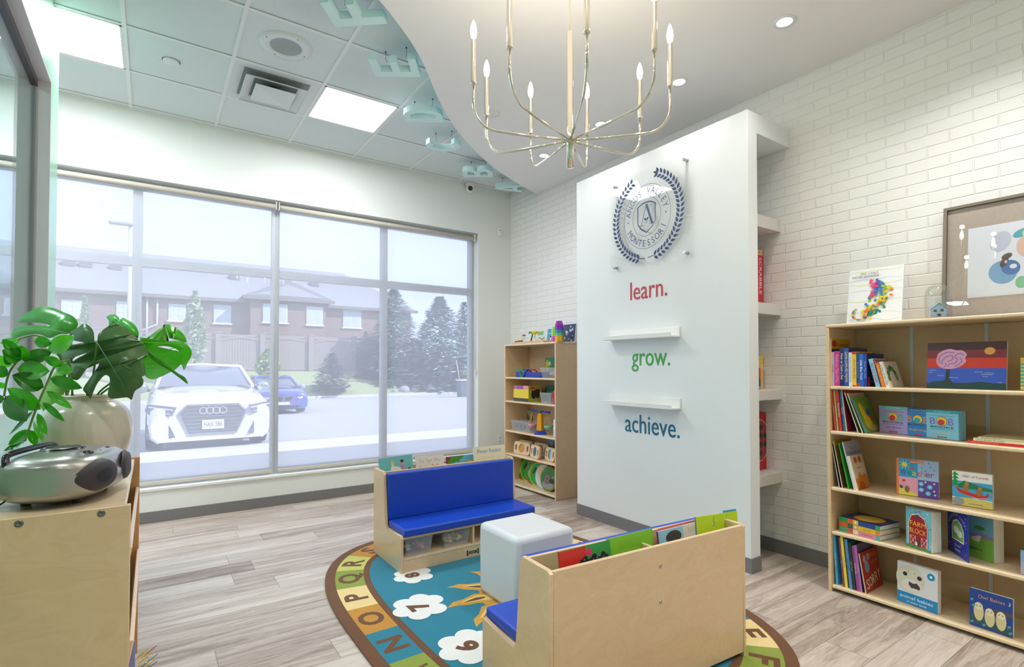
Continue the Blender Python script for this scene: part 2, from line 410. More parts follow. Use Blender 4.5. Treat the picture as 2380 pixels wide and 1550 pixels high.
bot = [b.v((x, y, HS)) for x, y in poly]; f = b.bm.faces.new(bot); f.material_index = b.mi(SOF)
for i in range(n - 1):
    q = b.face([(C2[i][0], C2[i][1], HS), (C2[i + 1][0], C2[i + 1][1], HS), (C2[i + 1][0], C2[i + 1][1], HC), (C2[i][0], C2[i][1], HC)], AQUA, True)
struct(b.obj('ceiling_soffit', raw=1))

# --- partition wall on the left with its glazed opening
MINT = M('#a9e2c4', .3, coat=.25)
PX0, PX1, PYE, PYJ, PZH, PZL = -.643, -.50, 4.27, 3.97, 2.94, 1.10
GRYF = M('#e2e0e2', .45)
b = MB()
b.box(PX0, PX1, PYJ, PYE, 0, HC, MINT); b.box(PX0, PX1, YB, PYJ, PZH, HC, MINT); b.box(PX0, PX1, YB, PYJ, 0, PZL, MINT); b.box(PX0, PX1, YB, .4, PZL, PZH, MINT)
struct(b.obj('wall_left'))
b = MB()
b.box(PX0 - .01, PX1 + .004, PYJ - .012, PYJ + .001, PZL, PZH, GRYF, bev=.002); b.box(PX0 - .01, PX1 + .004, .4, PYJ, PZH - .012, PZH + .001, GRYF, bev=.002)
b.box(PX0 - .01, PX1 + .004, .4, PYJ, PZL - .001, PZL + .012, GRYF, bev=.002)
b.box(-.585, -.553, .4, PYJ - .012, PZH - .05, PZH - .012, M('#4a4347', .4)); b.box(-.580, -.560, PYJ - .02, PYJ - .012, PZL, PZH - .05, M('#8d8f93', .4))
g2 = b.obj('window_4'); struct(g2)
b = MB(); b.box(-.573, -.567, .4, PYJ - .012, PZL + .012, PZH - .012, TINT); b.obj('window_pane', g2)

# --- window frames, panes (three bays in view, one beyond the partition)
FRM = M('#c3c6cc', .4, coat=.1)
G0, G1 = YW + .11, YW + .17
bays = [(-2.8, -1.18), (-1.18, -.115), (-.115, .97), (.97, 2.06), (2.06, 3.14)]
for i, (xa, xb_) in enumerate(bays):
    b = MB(); m = .035; mr = m
    if i == len(bays) - 1: mr = .03
    for a0, a1 in ((xa, xa + m), (xb_ - mr, xb_)): b.box(a0, a1, G0, G1, OZ0, OZ1, FRM, bev=.003)
    b.box(xa + m, xb_ - mr, G0, G1, OZ0, OZ0 + .06, FRM, bev=.003); b.box(xa + m, xb_ - mr, G0, G1, OZ1 - .07, OZ1, FRM, bev=.003)
    b.box(xa + m, xb_ - mr, G0, G1, 2.155, 2.235, FRM, bev=.003)
    o = struct(b.obj('window_%d' % (i + 5 if i > 2 else i + 1) if i != 3 else 'window_8'))
    b = MB(); b.box(xa + m, xb_ - mr, G0 + .03, G0 + .036, OZ0 + .06, 2.155, GLASS); b.box(xa + m, xb_ - mr, G0 + .03, G0 + .036, 2.235, OZ1 - .07, GLASS); b.obj('window_pane', o)
b = MB(); b.box(3.14, OX1, G0, G1, OZ0, OZ1, FRM); struct(b.obj('trim_2'))
# roller shades
SHD = shade_mat(); HEM = M('#cfc8ba', .6)
def shade(x0, x1, label):
    t = thing('roller_shade', label, 'window shade', ((x0 + x1) / 2, YW + .045, OZ1 - .055), group='roller shades on the window'); w2 = (x1 - x0) / 2
    b = MB(); b.tube([(-w2, 0, 0), (w2, 0, 0)], .023, HEM, n=20); b.obj('roller', t)
    b = MB(); b.face([(-w2 + .01, .022, .0), (w2 - .01, .022, .0), (w2 - .01, .026, -2.52), (-w2 + .01, .026, -2.52)], SHD); b.obj('fabric', t)
    b = MB(); b.box(-w2 + .01, w2 - .01, .018, .034, -2.525, -2.495, HEM, bev=.004); b.obj('hem_bar', t)
    for s in (-1, 1):
        b = MB(); b.box(s * w2, s * (w2 + .004), -.03, .03, -.03, .045, WHITE); b.obj('bracket', t)
    return t
shade(-2.79, .955, 'left roller shade of sheer white mesh across the wide window, beside the plants')
t = shade(.985, 3.135, 'right roller shade of sheer white mesh across the wide window, nearer the brick wall corner')
b = MB(); b.tube([(1.085, -.02, .0), (1.085, -.02, -1.55)], .0035, WHITE, n=6); b.tube([(1.085, .005, .0), (1.085, .005, -1.55)], .0035, WHITE, n=6)
b.box(1.08, 1.092, -.03, -.012, -1.62, -1.55, WHITE); b.obj('pull_cord', t)

# --- white feature pier with logo, its back shelves
PXF, PXI, PY0, PY1, PZT = 3.123, 3.228, 1.903, 3.543, 2.95
PIER = M('#eef1f3', .45)
b = MB(); b.box(PXF, PXI, PY0, PY1, 0, PZT, PIER, bev=.002)
b.box(PXI, XB, PY0, PY0 + .42, 2.82, PZT, PIER, bev=.002)
struct(b.obj('wall_pier'))
b = MB()
b.box(PXF - .007, PXF, PY0 - .007, PY1, 0, .094, GREYBASE); b.box(PXF, PXI + .001, PY0 - .007, PY0, 0, .094, GREYBASE)
struct(b.obj('baseboard_pier'))
SHW = wood('shelf_white', '#e2dedb', '#d6d1cd', scale=(2, 2, 14), coat=0, rough=.5)
for k, (z0, z1) in enumerate(((2.247, 2.33), (1.66, 1.736), (1.075, 1.143), (.50, .572))):
    b = MB(); b.box(PXI + .0005, XB - .002, 1.972, 2.31, z0, z1, SHW, bev=.002)
    tag(b.obj('floating_shelf'), ('topmost', 'second from top', 'third from top', 'lowest')[k] + ' white floating shelf between the white pier and brick wall', 'shelf', 'floating shelves behind the white pier')
def ledge(z, what):
    b = MB(); y0, y1 = 2.43, 3.125; B = PXF - .0005
    b.box(B - .012, B, y0, y1, z, z + .075, WHITE, bev=.0015); b.box(B - .1, B - .012, y0, y1, z, z + .012, WHITE, bev=.0015)
    b.box(B - .112, B - .1, y0 + .0, y1, z, z + .033, WHITE, bev=.0015)
    tag(b.obj('picture_ledge'), what, 'shelf', 'picture ledges on the pier')
ledge(1.515, 'empty white picture ledge between the words learn and grow'); ledge(1.0, 'empty white picture ledge between the words grow and achieve')
def word(s, y, z, col, size, width, nm):
    b = MB(); V, Fc, x0, x1 = text_geo(s); sx = width / (x1 - x0) / size
    q = Cv(b, (PXF - .003, y, z), (0, -1, 0), (0, 0, 1), (-1, 0, 0)); q.text(s, 0, 0, size * 1.08, col, sx / 1.08)
    me_faces = list(b.bm.faces); r = bmesh.ops.extrude_face_region(b.bm, geom=me_faces)
    for e in r['geom']:
        if isinstance(e, bmesh.types.BMVert): e.co.x += .0028
    tag(b.obj('wall_lettering'), nm, 'lettering', 'word lettering on the pier')
word('learn.', 2.905, 1.828, '#c8404e', .19, .36, 'red word learn in flat letters on the white pier')
word('grow.', 2.893, 1.312, '#45a648', .19, .37, 'green word grow in flat letters on the white pier')
word('achieve.', 2.966, .79, '#0f6a8c', .19, .525, 'blue word achieve in flat letters on the white pier')

# acrylic logo sign
NAVY = M('#22386a', .4)
def logo():
    cx, cz = 2.707, 2.444
    t = thing('logo_sign', 'clear acrylic plaque with navy laurel wreath school logo on the white pier', 'sign', (3.09, cx, cz))
    b = MB(); b.box(-.003, .003, -.39, .39, -.382, .368, ACRYL, bev=.0015); b.obj('acrylic_panel', t)
    for sy in (-1, 1):
        for sz in (-1, 1):
            b = MB(); b.tube([(-.012, sy * .345, sz * .33 - .007), (.033, sy * .345, sz * .33 - .007)], .0115, M('#c9cbd0', .3, .8), n=16); b.obj('standoff', t)
    b = MB(); c = Cv(b, (-.0032, 0, 0), (0, -1, 0), (0, 0, 1), (-1, 0, 0), start=.0002)
    # laurel: two branches of paired leaves from bottom centre
    def leaf(a, bb, ang, l, w):
        pts = []
        for i in range(9):
            tt = i / 8; ww = w * sin(pi * tt ** .8) * (1 if tt < 1 else 0)
            pts.append((l * tt, ww / 2))
        for i in range(7, 0, -1): pts.append((pts[i][0], -pts[i][1]))
        c.poly([(a + x * cos(ang) - y * sin(ang), bb + x * sin(ang) + y * cos(ang)) for x, y in pts], NAVY)
    for s in (-1, 1):
        for i in range(24):
            th = radians(-90 + s * (14 + i * 6.25 * (1.0 if s > 0 else 1.0)))
            if s < 0 and i > 22: continue
            Rr = .315; tang = th + s * pi / 2
            bx, bz = Rr * cos(th), Rr * sin(th) * 1.02
            for side in (-1, 1):
                leaf(bx + side * .004 * cos(th), bz + side * .004 * sin(th), tang - side * s * radians(46), .045, .0225)
            if i == 23: leaf(bx, bz, tang, .05, .021)
        c.line([(.31 * cos(radians(-90 + s * aa)), .318 * sin(radians(-90 + s * aa))) for aa in (3, 8, 13, 17)], .006, NAVY)
    b.obj('laurel_wreath', t); b = MB(); c = Cv(b, (-.0032, 0, 0), (0, -1, 0), (0, 0, 1), (-1, 0, 0), start=.0002)
    c.ring(0, 0, .228, .245, .003, NAVY, 72); c.ring(0, 0, .138, .150, .003, NAVY, 60)
    def arc(s, r, a0, a1, size, flip=False, sx=.9):
        n = len(s)
        for i, ch in enumerate(s):
            if ch == ' ': continue
            a = radians(a0 + (a1 - a0) * i / (n - 1)); rot = a - pi / 2 if not flip else a + pi / 2
            bx = r * cos(a); bz = r * 1.07 * sin(a); c.text(ch, bx, bz, size, NAVY, sx, rot, 'c')
    arc('ANGUS VALLEY', .163, 166, 14, .070, sx=.85); arc('MONTESSORI', .212, 210, 330, .070, True, sx=.85)
    for s in (-1, 1): c.ell(s * .185, -.01, .006, .006, NAVY)
    b.obj('printed_lettering', t); b = MB(); c = Cv(b, (-.0032, 0, 0), (0, -1, 0), (0, 0, 1), (-1, 0, 0), start=.0002)
    # shield with the letter A and sprout
    sh = [(-.085, .085), (-.04, .105), (0, .11), (.04, .105), (.085, .085), (.085, -.045), (.055, -.085), (0, -.122), (-.055, -.085), (-.085, -.045)]
    c.line(sh, [.012, .012, .012, .012, .012, .005, .006, .01, .012, .008], NAVY, True)
    c.line([(-.052, -.062), (0.0, .092)], .005, NAVY); c.line([(0.0, .095), (.055, -.062)], .019, NAVY)
    c.line([(-.07, -.064), (-.033, -.064)], .004, NAVY); c.line([(.03, -.064), (.078, -.064)], .004, NAVY)
    for s in (-1, 1): leaf(0, -.028, radians(90 - s * 48), .032, .017)
    c.line([(0, -.055), (0, -.028)], .003, NAVY)
    c.text('TM', .27, .20, .02, NAVY)
    b.obj('printed_shield', t)
logo()

# small fittings on the window wall
t = thing('motion_sensor', 'small white motion sensor high on the wall right of the window', 'sensor', (3.46, YW, 2.93))
b = MB(); b.box(-.027, .027, -.03, 0, -.045, .045, WHITE, bev=.008); b.obj('housing', t)
b = MB(); b.box(-.018, .018, -.034, -.03, -.03, .01, M('#f7f7f5', .2), bev=.003); b.box(-.01, .01, -.035, -.03, .02, .026, M('#5b5b5b')); b.obj('lens', t)
t = thing('outlet', 'white electrical outlet low on the wall beside the tall bookcase', 'outlet', (3.47, YW, .425))
b = MB(); b.box(-.036, .036, -.006, 0, -.058, .058, WHITE, bev=.003); b.obj('cover_plate', t)
for dz in (-.024, .024):
    b = MB(); b.box(-.016, .016, -.009, -.006, dz - .014, dz + .014, M('#dcdcda')); [b.box(dx - .001, dx + .001, -.0095, -.009, dz - .002, dz + .008, M('#333333')) for dx in (-.006, .006)]; b.obj('socket', t)
t = thing('security_camera', 'round white security camera under the ceiling above the window corner', 'camera', (3.03, YW - .04, 3.375))
b = MB(); b.lathe([(0, .065), (.05, .062), (.05, .03), (0, .03)], WHITE); b.obj('mount', t)
b = MB(); b.ball((0, 0, .0), .045, WHITE, n=24); b.obj('housing', t)
b = MB(); m_ = Matrix.Rotation(radians(100), 4, 'X') @ Matrix.Rotation(radians(-20), 4, 'Y'); b.mtx = m_
b.lathe([(.028, .036), (.024, .046), (0, .046)], M('#2a2a2c', .15)); b.lathe([(.012, .047), (0, .049)], M('#4a4a52', .1)); b.obj('lens', t)

# ceiling fittings in the tile field
def panel(ix, iy, label, power=19):
    x0, y0 = GX - GS * ix, GY + GS * iy
    t = thing('ceiling_light', label, 'ceiling light', (x0 + GS / 2, y0 + GS / 2, HC), group='square light panels in the tile ceiling')
    b = MB(); q = GS / 2 - .012
    for a in ((-q, q, -q, -q + .012), (-q, q, q - .012, q), (-q, -q + .012, -q, q), (q - .012, q, -q, q)): b.box(a[0], a[1], a[2], a[3], -.008, 0, TB)
    b.obj('frame', t)
    b = MB(); b.box(-q + .012, q - .012, -q + .012, q - .012, -.005, -.001, M('#ffffff', .5, emit=3.2)); b.obj('diffuser', t)
    a = area('panel_light', (0, 0, -.02), .55, .55, power, (.97, .99, 1)); a.parent = t
    return t
panel(1, -1, 'bright square ceiling light panel beside the air diffuser'); panel(4, -1, 'bright square ceiling light panel at the left partition')
panel(6, -1, 'unseen ceiling light panel added to brighten the room beyond the glass partition', 34); panel(7, -4, 'unseen ceiling light panel added as fill deep in the room beyond the glass partition', 40)  # both added out of view to lift the dark neighbouring room
for dx, what in ((0, ''),):
    t = thing('air_diffuser', 'square white ceiling air diffuser with stepped cones', 'air vent', (GX - 1.5 * GS, GY - .5 * GS, HC))
    q = GS / 2 - .012
    b = MB(); S = M('#d5dadb', .4); D = M('#858d8b', .7)  # D paints the shade behind the cones as a dark sheet
    def fr(a0, a1, z0, z1, mt):
        for k in range(4):
            c0 = Matrix.Rotation(k * pi / 2, 4, 'Z'); b.mtx = c0; b.face([(-a0, -a0, z0), (a0, -a0, z0), (a1, -a1, z1), (-a1, -a1, z1)], mt)
        b.mtx = Matrix()
    fr(q, q - .03, -.004, -.004, S); fr(q - .03, q - .07, -.004, -.0005, S); b.box(-q + .06, q - .06, -q + .06, q - .06, -.0008, -.0004, D); b.obj('outer_frame', t)
    b = MB(); fr(.215, .15, -.045, -.022, S); fr(.215, .213, -.045, -.05, S); b.obj('middle_cone', t)
    b = MB(); b.box(-.14, .14, -.14, .14, -.060, -.056, S, bev=.002)
    for k in range(4):
        b.mtx = Matrix.Rotation(k * pi / 2, 4, 'Z'); b.face([(-.11, -.11, -.0602), (.11, -.11, -.0602), (0, 0, -.072)], S)
    b.mtx = Matrix(); b.tube([(0, 0, -.056), (0, 0, -.001)], .05, M('#58625f', .4, .6), n=12); b.obj('inner_plate', t)
t = thing('ceiling_speaker', 'round white ceiling speaker with perforated grille', 'speaker', (.713, 3.714, HC))
b = MB(); b.lathe([(.165, 0), (.163, -.006), (.1, -.009), (.098, -.004)], M('#dbe0e2', .4), n=48)
for a in (20, 110, 200, 290): b.ball((.135 * cos(radians(a)), .135 * sin(radians(a)), -.008), .004, M('#50585a'), n=8)
b.obj('rim', t)
b = MB(); gp = [(.099, -.004)]
for i in range(16): r_ = .097 - i * .006; gp += [(r_, -.008), (r_ - .0035, -.008), (r_ - .0038, -.006), (r_ - .0055, -.006)]
b.lathe(gp + [(0, -.006)], M('#aab2b4', .5), n=48); b.obj('grille', t)
b = MB(); b.lathe([(.055, 0), (.05, -.0), (.05, -.008), (.046, -.010), (0, -.010)], M('#dfe5e4', .4), loc if False else (0, 0, 0)); o = b.obj('sprinkler_cover', None, (.086, 4.352, HC)); tag(o, 'small round white sprinkler cover plate on the tile ceiling', 'sprinkler cover')
b = MB(); b.lathe([(.045, 0), (.045, -.012), (.04, -.016), (0, -.018)], M('#e6e4e0', .4)); o = b.obj('smoke_detector', None, (2.175, 3.432, HS)); tag(o, 'small round white detector on the plaster ceiling behind the chandelier', 'detector')

# recessed downlights
names = {(2.97, 1.578): 'recessed downlight nearest the camera, above the white pier end', (2.997, 2.331): 'recessed downlight right of the outermost chandelier candle', (2.994, 3.101): 'recessed downlight just right of the chandelier hub', (3.003, 3.866): 'recessed downlight furthest back, left of the chandelier hub', }
def downlight(x, y, label=None, e=17):
    t = thing('downlight', label or 'unseen recessed downlight added as fill light outside the view', 'ceiling light', (x, y, HS), group='recessed downlights in the plaster ceiling')
    b = MB(); b.lathe([(.062, -.0005), (.06, -.006), (.044, -.006), (.036, -.001), (.036, .02)], M('#e4e6ea', .3), n=32); b.obj('trim_ring', t)
    b = MB(); b.lathe([(.036, -.002), (0, -.002)], M('#ffffff', .5, emit=14), n=24); b.obj('lamp', t)
    d = bpy.data.lights.new('downlight', 'SPOT'); d.energy = e; d.spot_size = radians(125); d.spot_blend = .9; d.shadow_soft_size = .04; d.color = (1, .97, .93)
    o = bpy.data.objects.new('downlight_lamp', d); COL.objects.link(o); o.parent = t; o.location = (0, 0, -.012)
for (x, y), l in names.items(): downlight(x, y, l)
for x, y in ((2.97, .8), (2.97, 0), (1.5, -.6), (.2, -.8), (.2, .9), (2.6, -1.2), (-1.8, .5)): downlight(x, y, e=56)  # unseen downlights added as fill for the room and shelves

# --- hanging foam letters
FOAM = M('#d3eff0', .7)
def foam_letter(ch, cx, cy, ang, label, hooks):
    t = thing('hanging_letter', label, 'decoration', (cx, cy, 3.305), (0, 0, radians(ang)), 'foam alphabet letters hanging under the ceiling')
    # local: u = letter right (towards -Y), v = letter up (towards -X)
    H = .31; Wd = .21; s = .066
    def seg(pts): return pts
    b = MB(); U = lambda a, c_: (-(c_), -(a))     # (right a, up c) -> local xy
    def slab(poly): b.prism([U(a, c_) for a, c_ in poly], 0, .046, FOAM, bev=.002)
    if ch in 'EF':
        pts = [(0, 0), (0, H), (Wd, H), (Wd, H - s * .8), (s, H - s * .8), (s, H * .5 + s * .35), (Wd * .86, H * .5 + s * .35), (Wd * .86, H * .5 - s * .4), (s, H * .5 - s * .4)]
        pts += [(s, s * .8), (Wd, s * .8), (Wd, 0)] if ch == 'E' else [(s, 0)]
        slab([(a - Wd / 2, c_ - H / 2) for a, c_ in pts])
    elif ch in 'DBCA':
        import itertools
        def outline(c):  # returns outer, holes
            arc = lambda x, y, rx, ry, a0, a1, n=14: [(x + rx * cos(radians(a0 + (a1 - a0) * i / n)), y + ry * sin(radians(a0 + (a1 - a0) * i / n))) for i in range(n + 1)]
            if c == 'D': return [(0, 0), (0, H), (.1, H)] + arc(.1, H / 2, Wd - .1, H / 2, 88, -88) + [(.1, 0)], [[(s, s * .8), (.1, s * .8)] + arc(.1, H / 2, Wd - .1 - s * .8, H / 2 - s * .8, -85, 85) + [(.1, H - s * .8), (s, H - s * .8)]]
            if c == 'C':
                return arc(Wd / 2, H / 2, Wd * .56, H / 2, 45, 315, 26) + arc(Wd / 2, H / 2, Wd * .56 - s, H / 2 - s * .85, 310, 50, 26), []
            if c == 'B':
                return [(0, 0), (0, H), (.11, H)] + arc(.12, H * .76, .075, H * .24, 88, -75, 10) + arc(.12, H * .27, .09, H * .27, 75, -88, 12) + [(.11, 0)], [[(s * .8, H - .05), (.12, H - .05)] + arc(.12, H * .76, .022, .018, 80, -80, 6) + [(.12, H * .61), (s * .8, H * .61)], [(s * .8, .05), (.12, .05)] + arc(.12, H * .27, .035, .028, -80, 80, 6) + [(.12, H * .42), (s * .8, H * .42)]]
            return [(-.02, 0), (.07, H), (.14, H), (Wd + .02, 0), (Wd - .045, 0), (Wd - .063, .06), (.063, .06), (.045, 0)], [[(.079, .115), (Wd - .079, .115), (Wd / 2, .215)]]
        o_, holes = outline(ch)
        sh = lambda P_: [U(a - Wd / 2, c_ - H / 2) for a, c_ in P_]
        loops = [sh(o_)] + [sh(h) for h in holes]
        top = []
        for z in (0, .046):
            es = []
            for L in loops:
                vs = [b.v((x, y, z)) for x, y in L]; top.append(vs)
                es += [b.bm.edges.new((vs[i], vs[(i + 1) % len(vs)])) for i in range(len(vs))]
            bmesh.ops.triangle_fill(b.bm, edges=es, use_beauty=True)
        nL = len(loops)
        for i in range(nL):
            A, B = top[i], top[i + nL]
            for j in range(len(A)): b.bm.faces.new([A[j], A[(j + 1) % len(A)], B[(j + 1) % len(B)], B[j]])
        b.mi(FOAM)
    b.obj('letter', t)
    for hx, hy in hooks:
        b = MB(); b.tube([(hx, hy, HC - 3.305), (hx, hy, .075), (hx + .012, hy, .066), (hx + .006, hy, .056)], .0013, M('#5a6468', .4), n=5); b.ball((hx, hy, HC - 3.305 - .006), .006, M('#4a5254'), n=8); b.obj('hook', t)
LP = [('A', 3.285, 4.87, -32), ('B', 2.76, 4.67, -34), ('C', 2.16, 4.27, -34), ('D', 1.765, 3.845, -33), ('E', 1.325, 3.332, -34), ('F', .925, 2.94, -40)]
for ch, x, y, a in LP:
    foam_letter(ch, x, y, a, 'pale aqua foam letter %s hanging under the tile ceiling' % ch, [(-.07, .03), (.08, -.02)])

# --- chandelier
def chandelier():
    cx, cy = 1.506, 1.751
    t = thing('chandelier', 'polished nickel chandelier with nine candle arms hanging from plaster ceiling', 'chandelier', (cx, cy, 2.175))
    z = lambda v: v - 2.175
    b = MB(); b.lathe([(0, 0), (.0165, 0), (.0165, .165), (.0148, .167), (.0148, .60), (.0125, .602), (.0105, .61), (.0045, .615), (.0045, z(HS) - .03)], CHROME, n=24); b.obj('stem', t)
    b = MB(); b.lathe([(.065, z(HS)), (.065, z(HS) - .02), (.02, z(HS) - .032), (0, z(HS) - .032)], CHROME, n=32); b.obj('canopy', t)
    BULB = M('#fff0d8', .3, emit=9); SL = CHROME
    for k in range(9):
        a = radians(-2.5 + 40 * k); d = Vector((cos(a), sin(a), 0)); Rr = .4275
        pts = [d * .012 + Vector((0, 0, z(2.295))), d * .2 + Vector((0, 0, z(2.300))), d * .30 + Vector((0, 0, z(2.305)))]
        for i in range(1, 9):
            th = pi / 2 * i / 8; pts.append(d * (.3275 + .1 * sin(th)) + Vector((0, 0, z(2.307) + .11 * (1 - cos(th)))))
        pts.append(d * Rr + Vector((0, 0, z(2.505))))
        b = MB(); b.tube(pts, .0055, CHROME, n=10); arm = b.obj('arm', t)
        b = MB(); p = d * Rr
        b.lathe([(0, z(2.5)), (.0125, z(2.5)), (.0125, z(2.506)), (.0115, z(2.508)), (.0115, z(2.688)), (0, z(2.688))], SL, c=p, n=20); b.obj('candle_sleeve', arm)
        b = MB(); b.lathe([(.007, z(2.688)), (.0115, z(2.703)), (.0145, z(2.722)), (.012, z(2.745)), (.006, z(2.765)), (0, z(2.776))], BULB, c=p, n=16); b.obj('bulb', arm)
        d_ = bpy.data.lights.new('candle', 'POINT'); d_.energy = 1.7; d_.color = (1, .86, .68); d_.shadow_soft_size = .016
        o = bpy.data.objects.new('candle_light', d_); COL.objects.link(o); o.parent = t; o.location = p + Vector((0, 0, z(2.80)))
chandelier()
# ================================================================== OUTSIDE
def gz(y): return -.2 - .02 * max(0, y - 11)
ASPH = M('#b9bac2', .9, noise=.08); CONC = M('#d8d6d0', .9, noise=.06); GRASS = M('#a9b384', .95, noise=.2)
b = MB(); b.box(-40, 60, YW + .27, 10.8, -.5, -.13, CONC); struct(b.obj('sidewalk'))
b = MB()
b.prism([(10.8, -1.2), (10.8, gz(10.8)), (34, gz(34)), (34, -1.6)], -60, 80, ASPH, axis='x'); struct(b.obj('parking_lot'))
b = MB(); b.prism([(34, -1.6), (34, gz(34) + .14), (34.25, gz(34) + .16), (34.25, -1.6)], -60, 80, CONC, axis='x'); struct(b.obj('kerb'))
b = MB(); b.prism([(34.25, -1.6), (34.25, gz(34) + .12), (37, .2), (39.5, 1.0), (90, 1.0), (90, -1.6)], -90, 130, GRASS, axis='x'); struct(b.obj('lawn'))
# parking-bay far grass island on the left where the dirt bank shows
def sign_ext(): pass
# --- row of houses
HY = 47.0
BRK = brick_mat('house_brick', '#967a70', '#8a6e66', '#a99a92', bw=.25, bh=.09, ms=.012, bump=.2, axis='X'); ROOFM = M('#9a9ba2', .9, noise=.12); EAVE = M('#8a8078', .7); WIN = M('#cdd8ea', .2); SID = M('#b3b4b8', .8)
def hx(px, py=700, Y=HY): return at(px, py, Y=Y).x
def hz(px, py, Y=HY): return at(px, py, Y=Y).z
hs = thing('row_house', 'long brick row house with grey shingle roof beyond the wooden fence', 'house', (hx(500), HY, 1.0))
ox, oy, oz = hs.location
def hb(): 
    b = MB(); b.mtx = Matrix.Translation((-ox, -oy, -oz)); return b
xa, xb_ = hx(-380, 670), hx(955, 722); ze = hz(600, 700)
b = hb(); b.box(xa, xb_, HY, HY + 9, 1, ze, BRK); b.obj('wall', hs)
b = hb(); zr = hz(500, 606, HY + 4.5); xm = hx(820, 660, HY + 4.5)
b.prism([(HY - .5, ze - .05), (HY + 4.5, zr), (HY + 9.5, ze - .05)], xa, xm - 1, ROOFM, axis='x')
V = [(xm - 1, HY - .5, ze - .05), (xb_ + .5, HY - .5, ze - .05), (xb_ + .5, HY + 9.5, ze - .05), (xm - 1, HY + 9.5, ze - .05), (xm - 1, HY + 4.5, zr)]
for q in ((0, 1, 4), (1, 2, 4), (2, 3, 4)): b.face([V[i] for i in q], ROOFM)
b.box(xa, xb_ + .5, HY - .55, HY - .45, ze - .25, ze, EAVE)
b.obj('roof', hs)
# projecting bay with gable
gx0, gx1, gxa = hx(563, 690, HY - 1), hx(775, 707, HY - 1), hx(668, 652, HY - 1); zg = hz(668, 652, HY - 1); zg0 = hz(668, 694, HY - 1)
b = hb(); b.box(gx0 + .6, gx1 - .6, HY - 1, HY + .01, 1, zg0, BRK); b.obj('bay_wall', hs)
b = hb(); b.prism([(gx0, zg0), (gx1, zg0), (gxa, zg)], HY - 1.4, HY + 2.5, ROOFM, axis='y'); b.prism([(gx0 + 1, zg0 + .15), (gx1 - 1, zg0 + .15), (gxa, zg - .4)], HY - 1.43, HY - 1.4, SID, axis='y'); b.obj('gable', hs)
b = hb(); b.box(gx0, gx1, HY - 1.5, HY - 1.38, zg0 - .25, zg0 + .02, EAVE)
b.obj('gable_eave', hs)
for px0, px1, py0, py1, Y in ((143, 192, 696, 735, HY), (271, 298, 700, 738, HY), (392, 432, 706, 744, HY), (497, 537, 708, 750, HY), (611, 668, 705, 748, HY - 1), (712, 750, 712, 754, HY - 1), (797, 839, 718, 760, HY), (10, 48, 690, 730, HY)):
    x0, x1 = hx(px0, py0, Y), hx(px1, py0, Y); z0, z1 = hz(px0, py1, Y), hz(px0, py0, Y)
    b = hb(); F_ = M('#e4e6ea', .5)
    b.box(x0, x1, Y - .08, Y, z0, z1, F_); b.box(x0 - .1, x1 + .1, Y - .15, Y, z0 - .12, z0, F_); w_ = b.obj('window', hs)
    b = hb(); xm_ = (x0 + x1) / 2
    for a0, a1 in ((x0 + .08, xm_ - .05), (xm_ + .05, x1 - .08)): b.box(a0, a1, Y - .1, Y - .08, z0 + .08, z1 - .08, WIN)
    for a in (x0 + (x1 - x0) * .27, x0 + (x1 - x0) * .73): b.box(a - .015, a + .015, Y - .11, Y - .1, z0 + .08, z1 - .08, F_)
    for k in (1, 2): zz = z0 + (z1 - z0) * k / 3; b.box(x0 + .08, x1 - .08, Y - .11, Y - .1, zz - .015, zz + .015, F_)
    b.obj('pane', w_)
for px, py in ((342, 695), (366, 690)):
    b = hb(); x0 = hx(px, py); b.tube([(x0, HY - .2, ze - .1), (x0, HY - .1, ze - 2.2), (x0 - (2.6 if px == 366 else 0), HY - .1, ze - 3.6)], .07, M('#d9dbe0', .5), n=8); b.obj('downspout', hs)
for px, py in ((160, 612), (200, 628), (270, 618), (545, 646), (730, 659)):
    b = hb(); p = at(px, py, Y=HY + 2.3); zt = ze + (p.y - HY + .5) / 5 * (zr - ze); b.box(p.x - .35, p.x + .35, p.y - .3, p.y + .3, zt - .2, zt + .22, M('#87888e', .7)); b.obj('roof_vent', hs)
# --- fence
FY = 39.6; FW = M('#a39a94', .9, noise=.15); fpx = [40, 130, 225, 322, 418, 507, 610, 722, 822, 905, 985]
fz0 = 1.0
ft = thing('wooden_fence', 'tall grey wooden privacy fence with arched panels before the houses', 'fence', (hx(500, 780, FY), FY, fz0)); ox, oy, oz = ft.location
ztop = at(620, 779, Y=FY).z
def fenceboards(x0, x1):
    b = hb(); n = int((x1 - x0) / .16); 
    for i in range(n):
        u = (i + .5) / n; z1 = ztop - .55 + .28 * (1 - (2 * u - 1) ** 2)
        b.box(x0 + (x1 - x0) * i / n + .01, x0 + (x1 - x0) * (i + 1) / n - .01, FY, FY + .03, fz0 - .1, z1, FW)
    b.box(x0, x1, FY - .03, FY + .05, ztop - .16, ztop - .02, FW)
    for i in range(12):
        u0, u1 = i / 12, (i + 1) / 12; f0 = lambda u: ztop - .55 + .28 * (1 - (2 * u - 1) ** 2)
        b.prism([(x0 + (x1 - x0) * u0, f0(u0)), (x0 + (x1 - x0) * u1, f0(u1)), (x0 + (x1 - x0) * u1, f0(u1) + .12), (x0 + (x1 - x0) * u0, f0(u0) + .12)], FY - .04, FY + .05, FW, axis='y')
    b.box(x0, x1, FY - .04, FY + .05, fz0 + .1, fz0 + .28, FW); return b
for i in range(len(fpx) - 1):
    x0, x1 = hx(fpx[i], 780, FY), hx(fpx[i + 1], 780, FY); fenceboards(x0, x1).obj('fence_panel', ft)
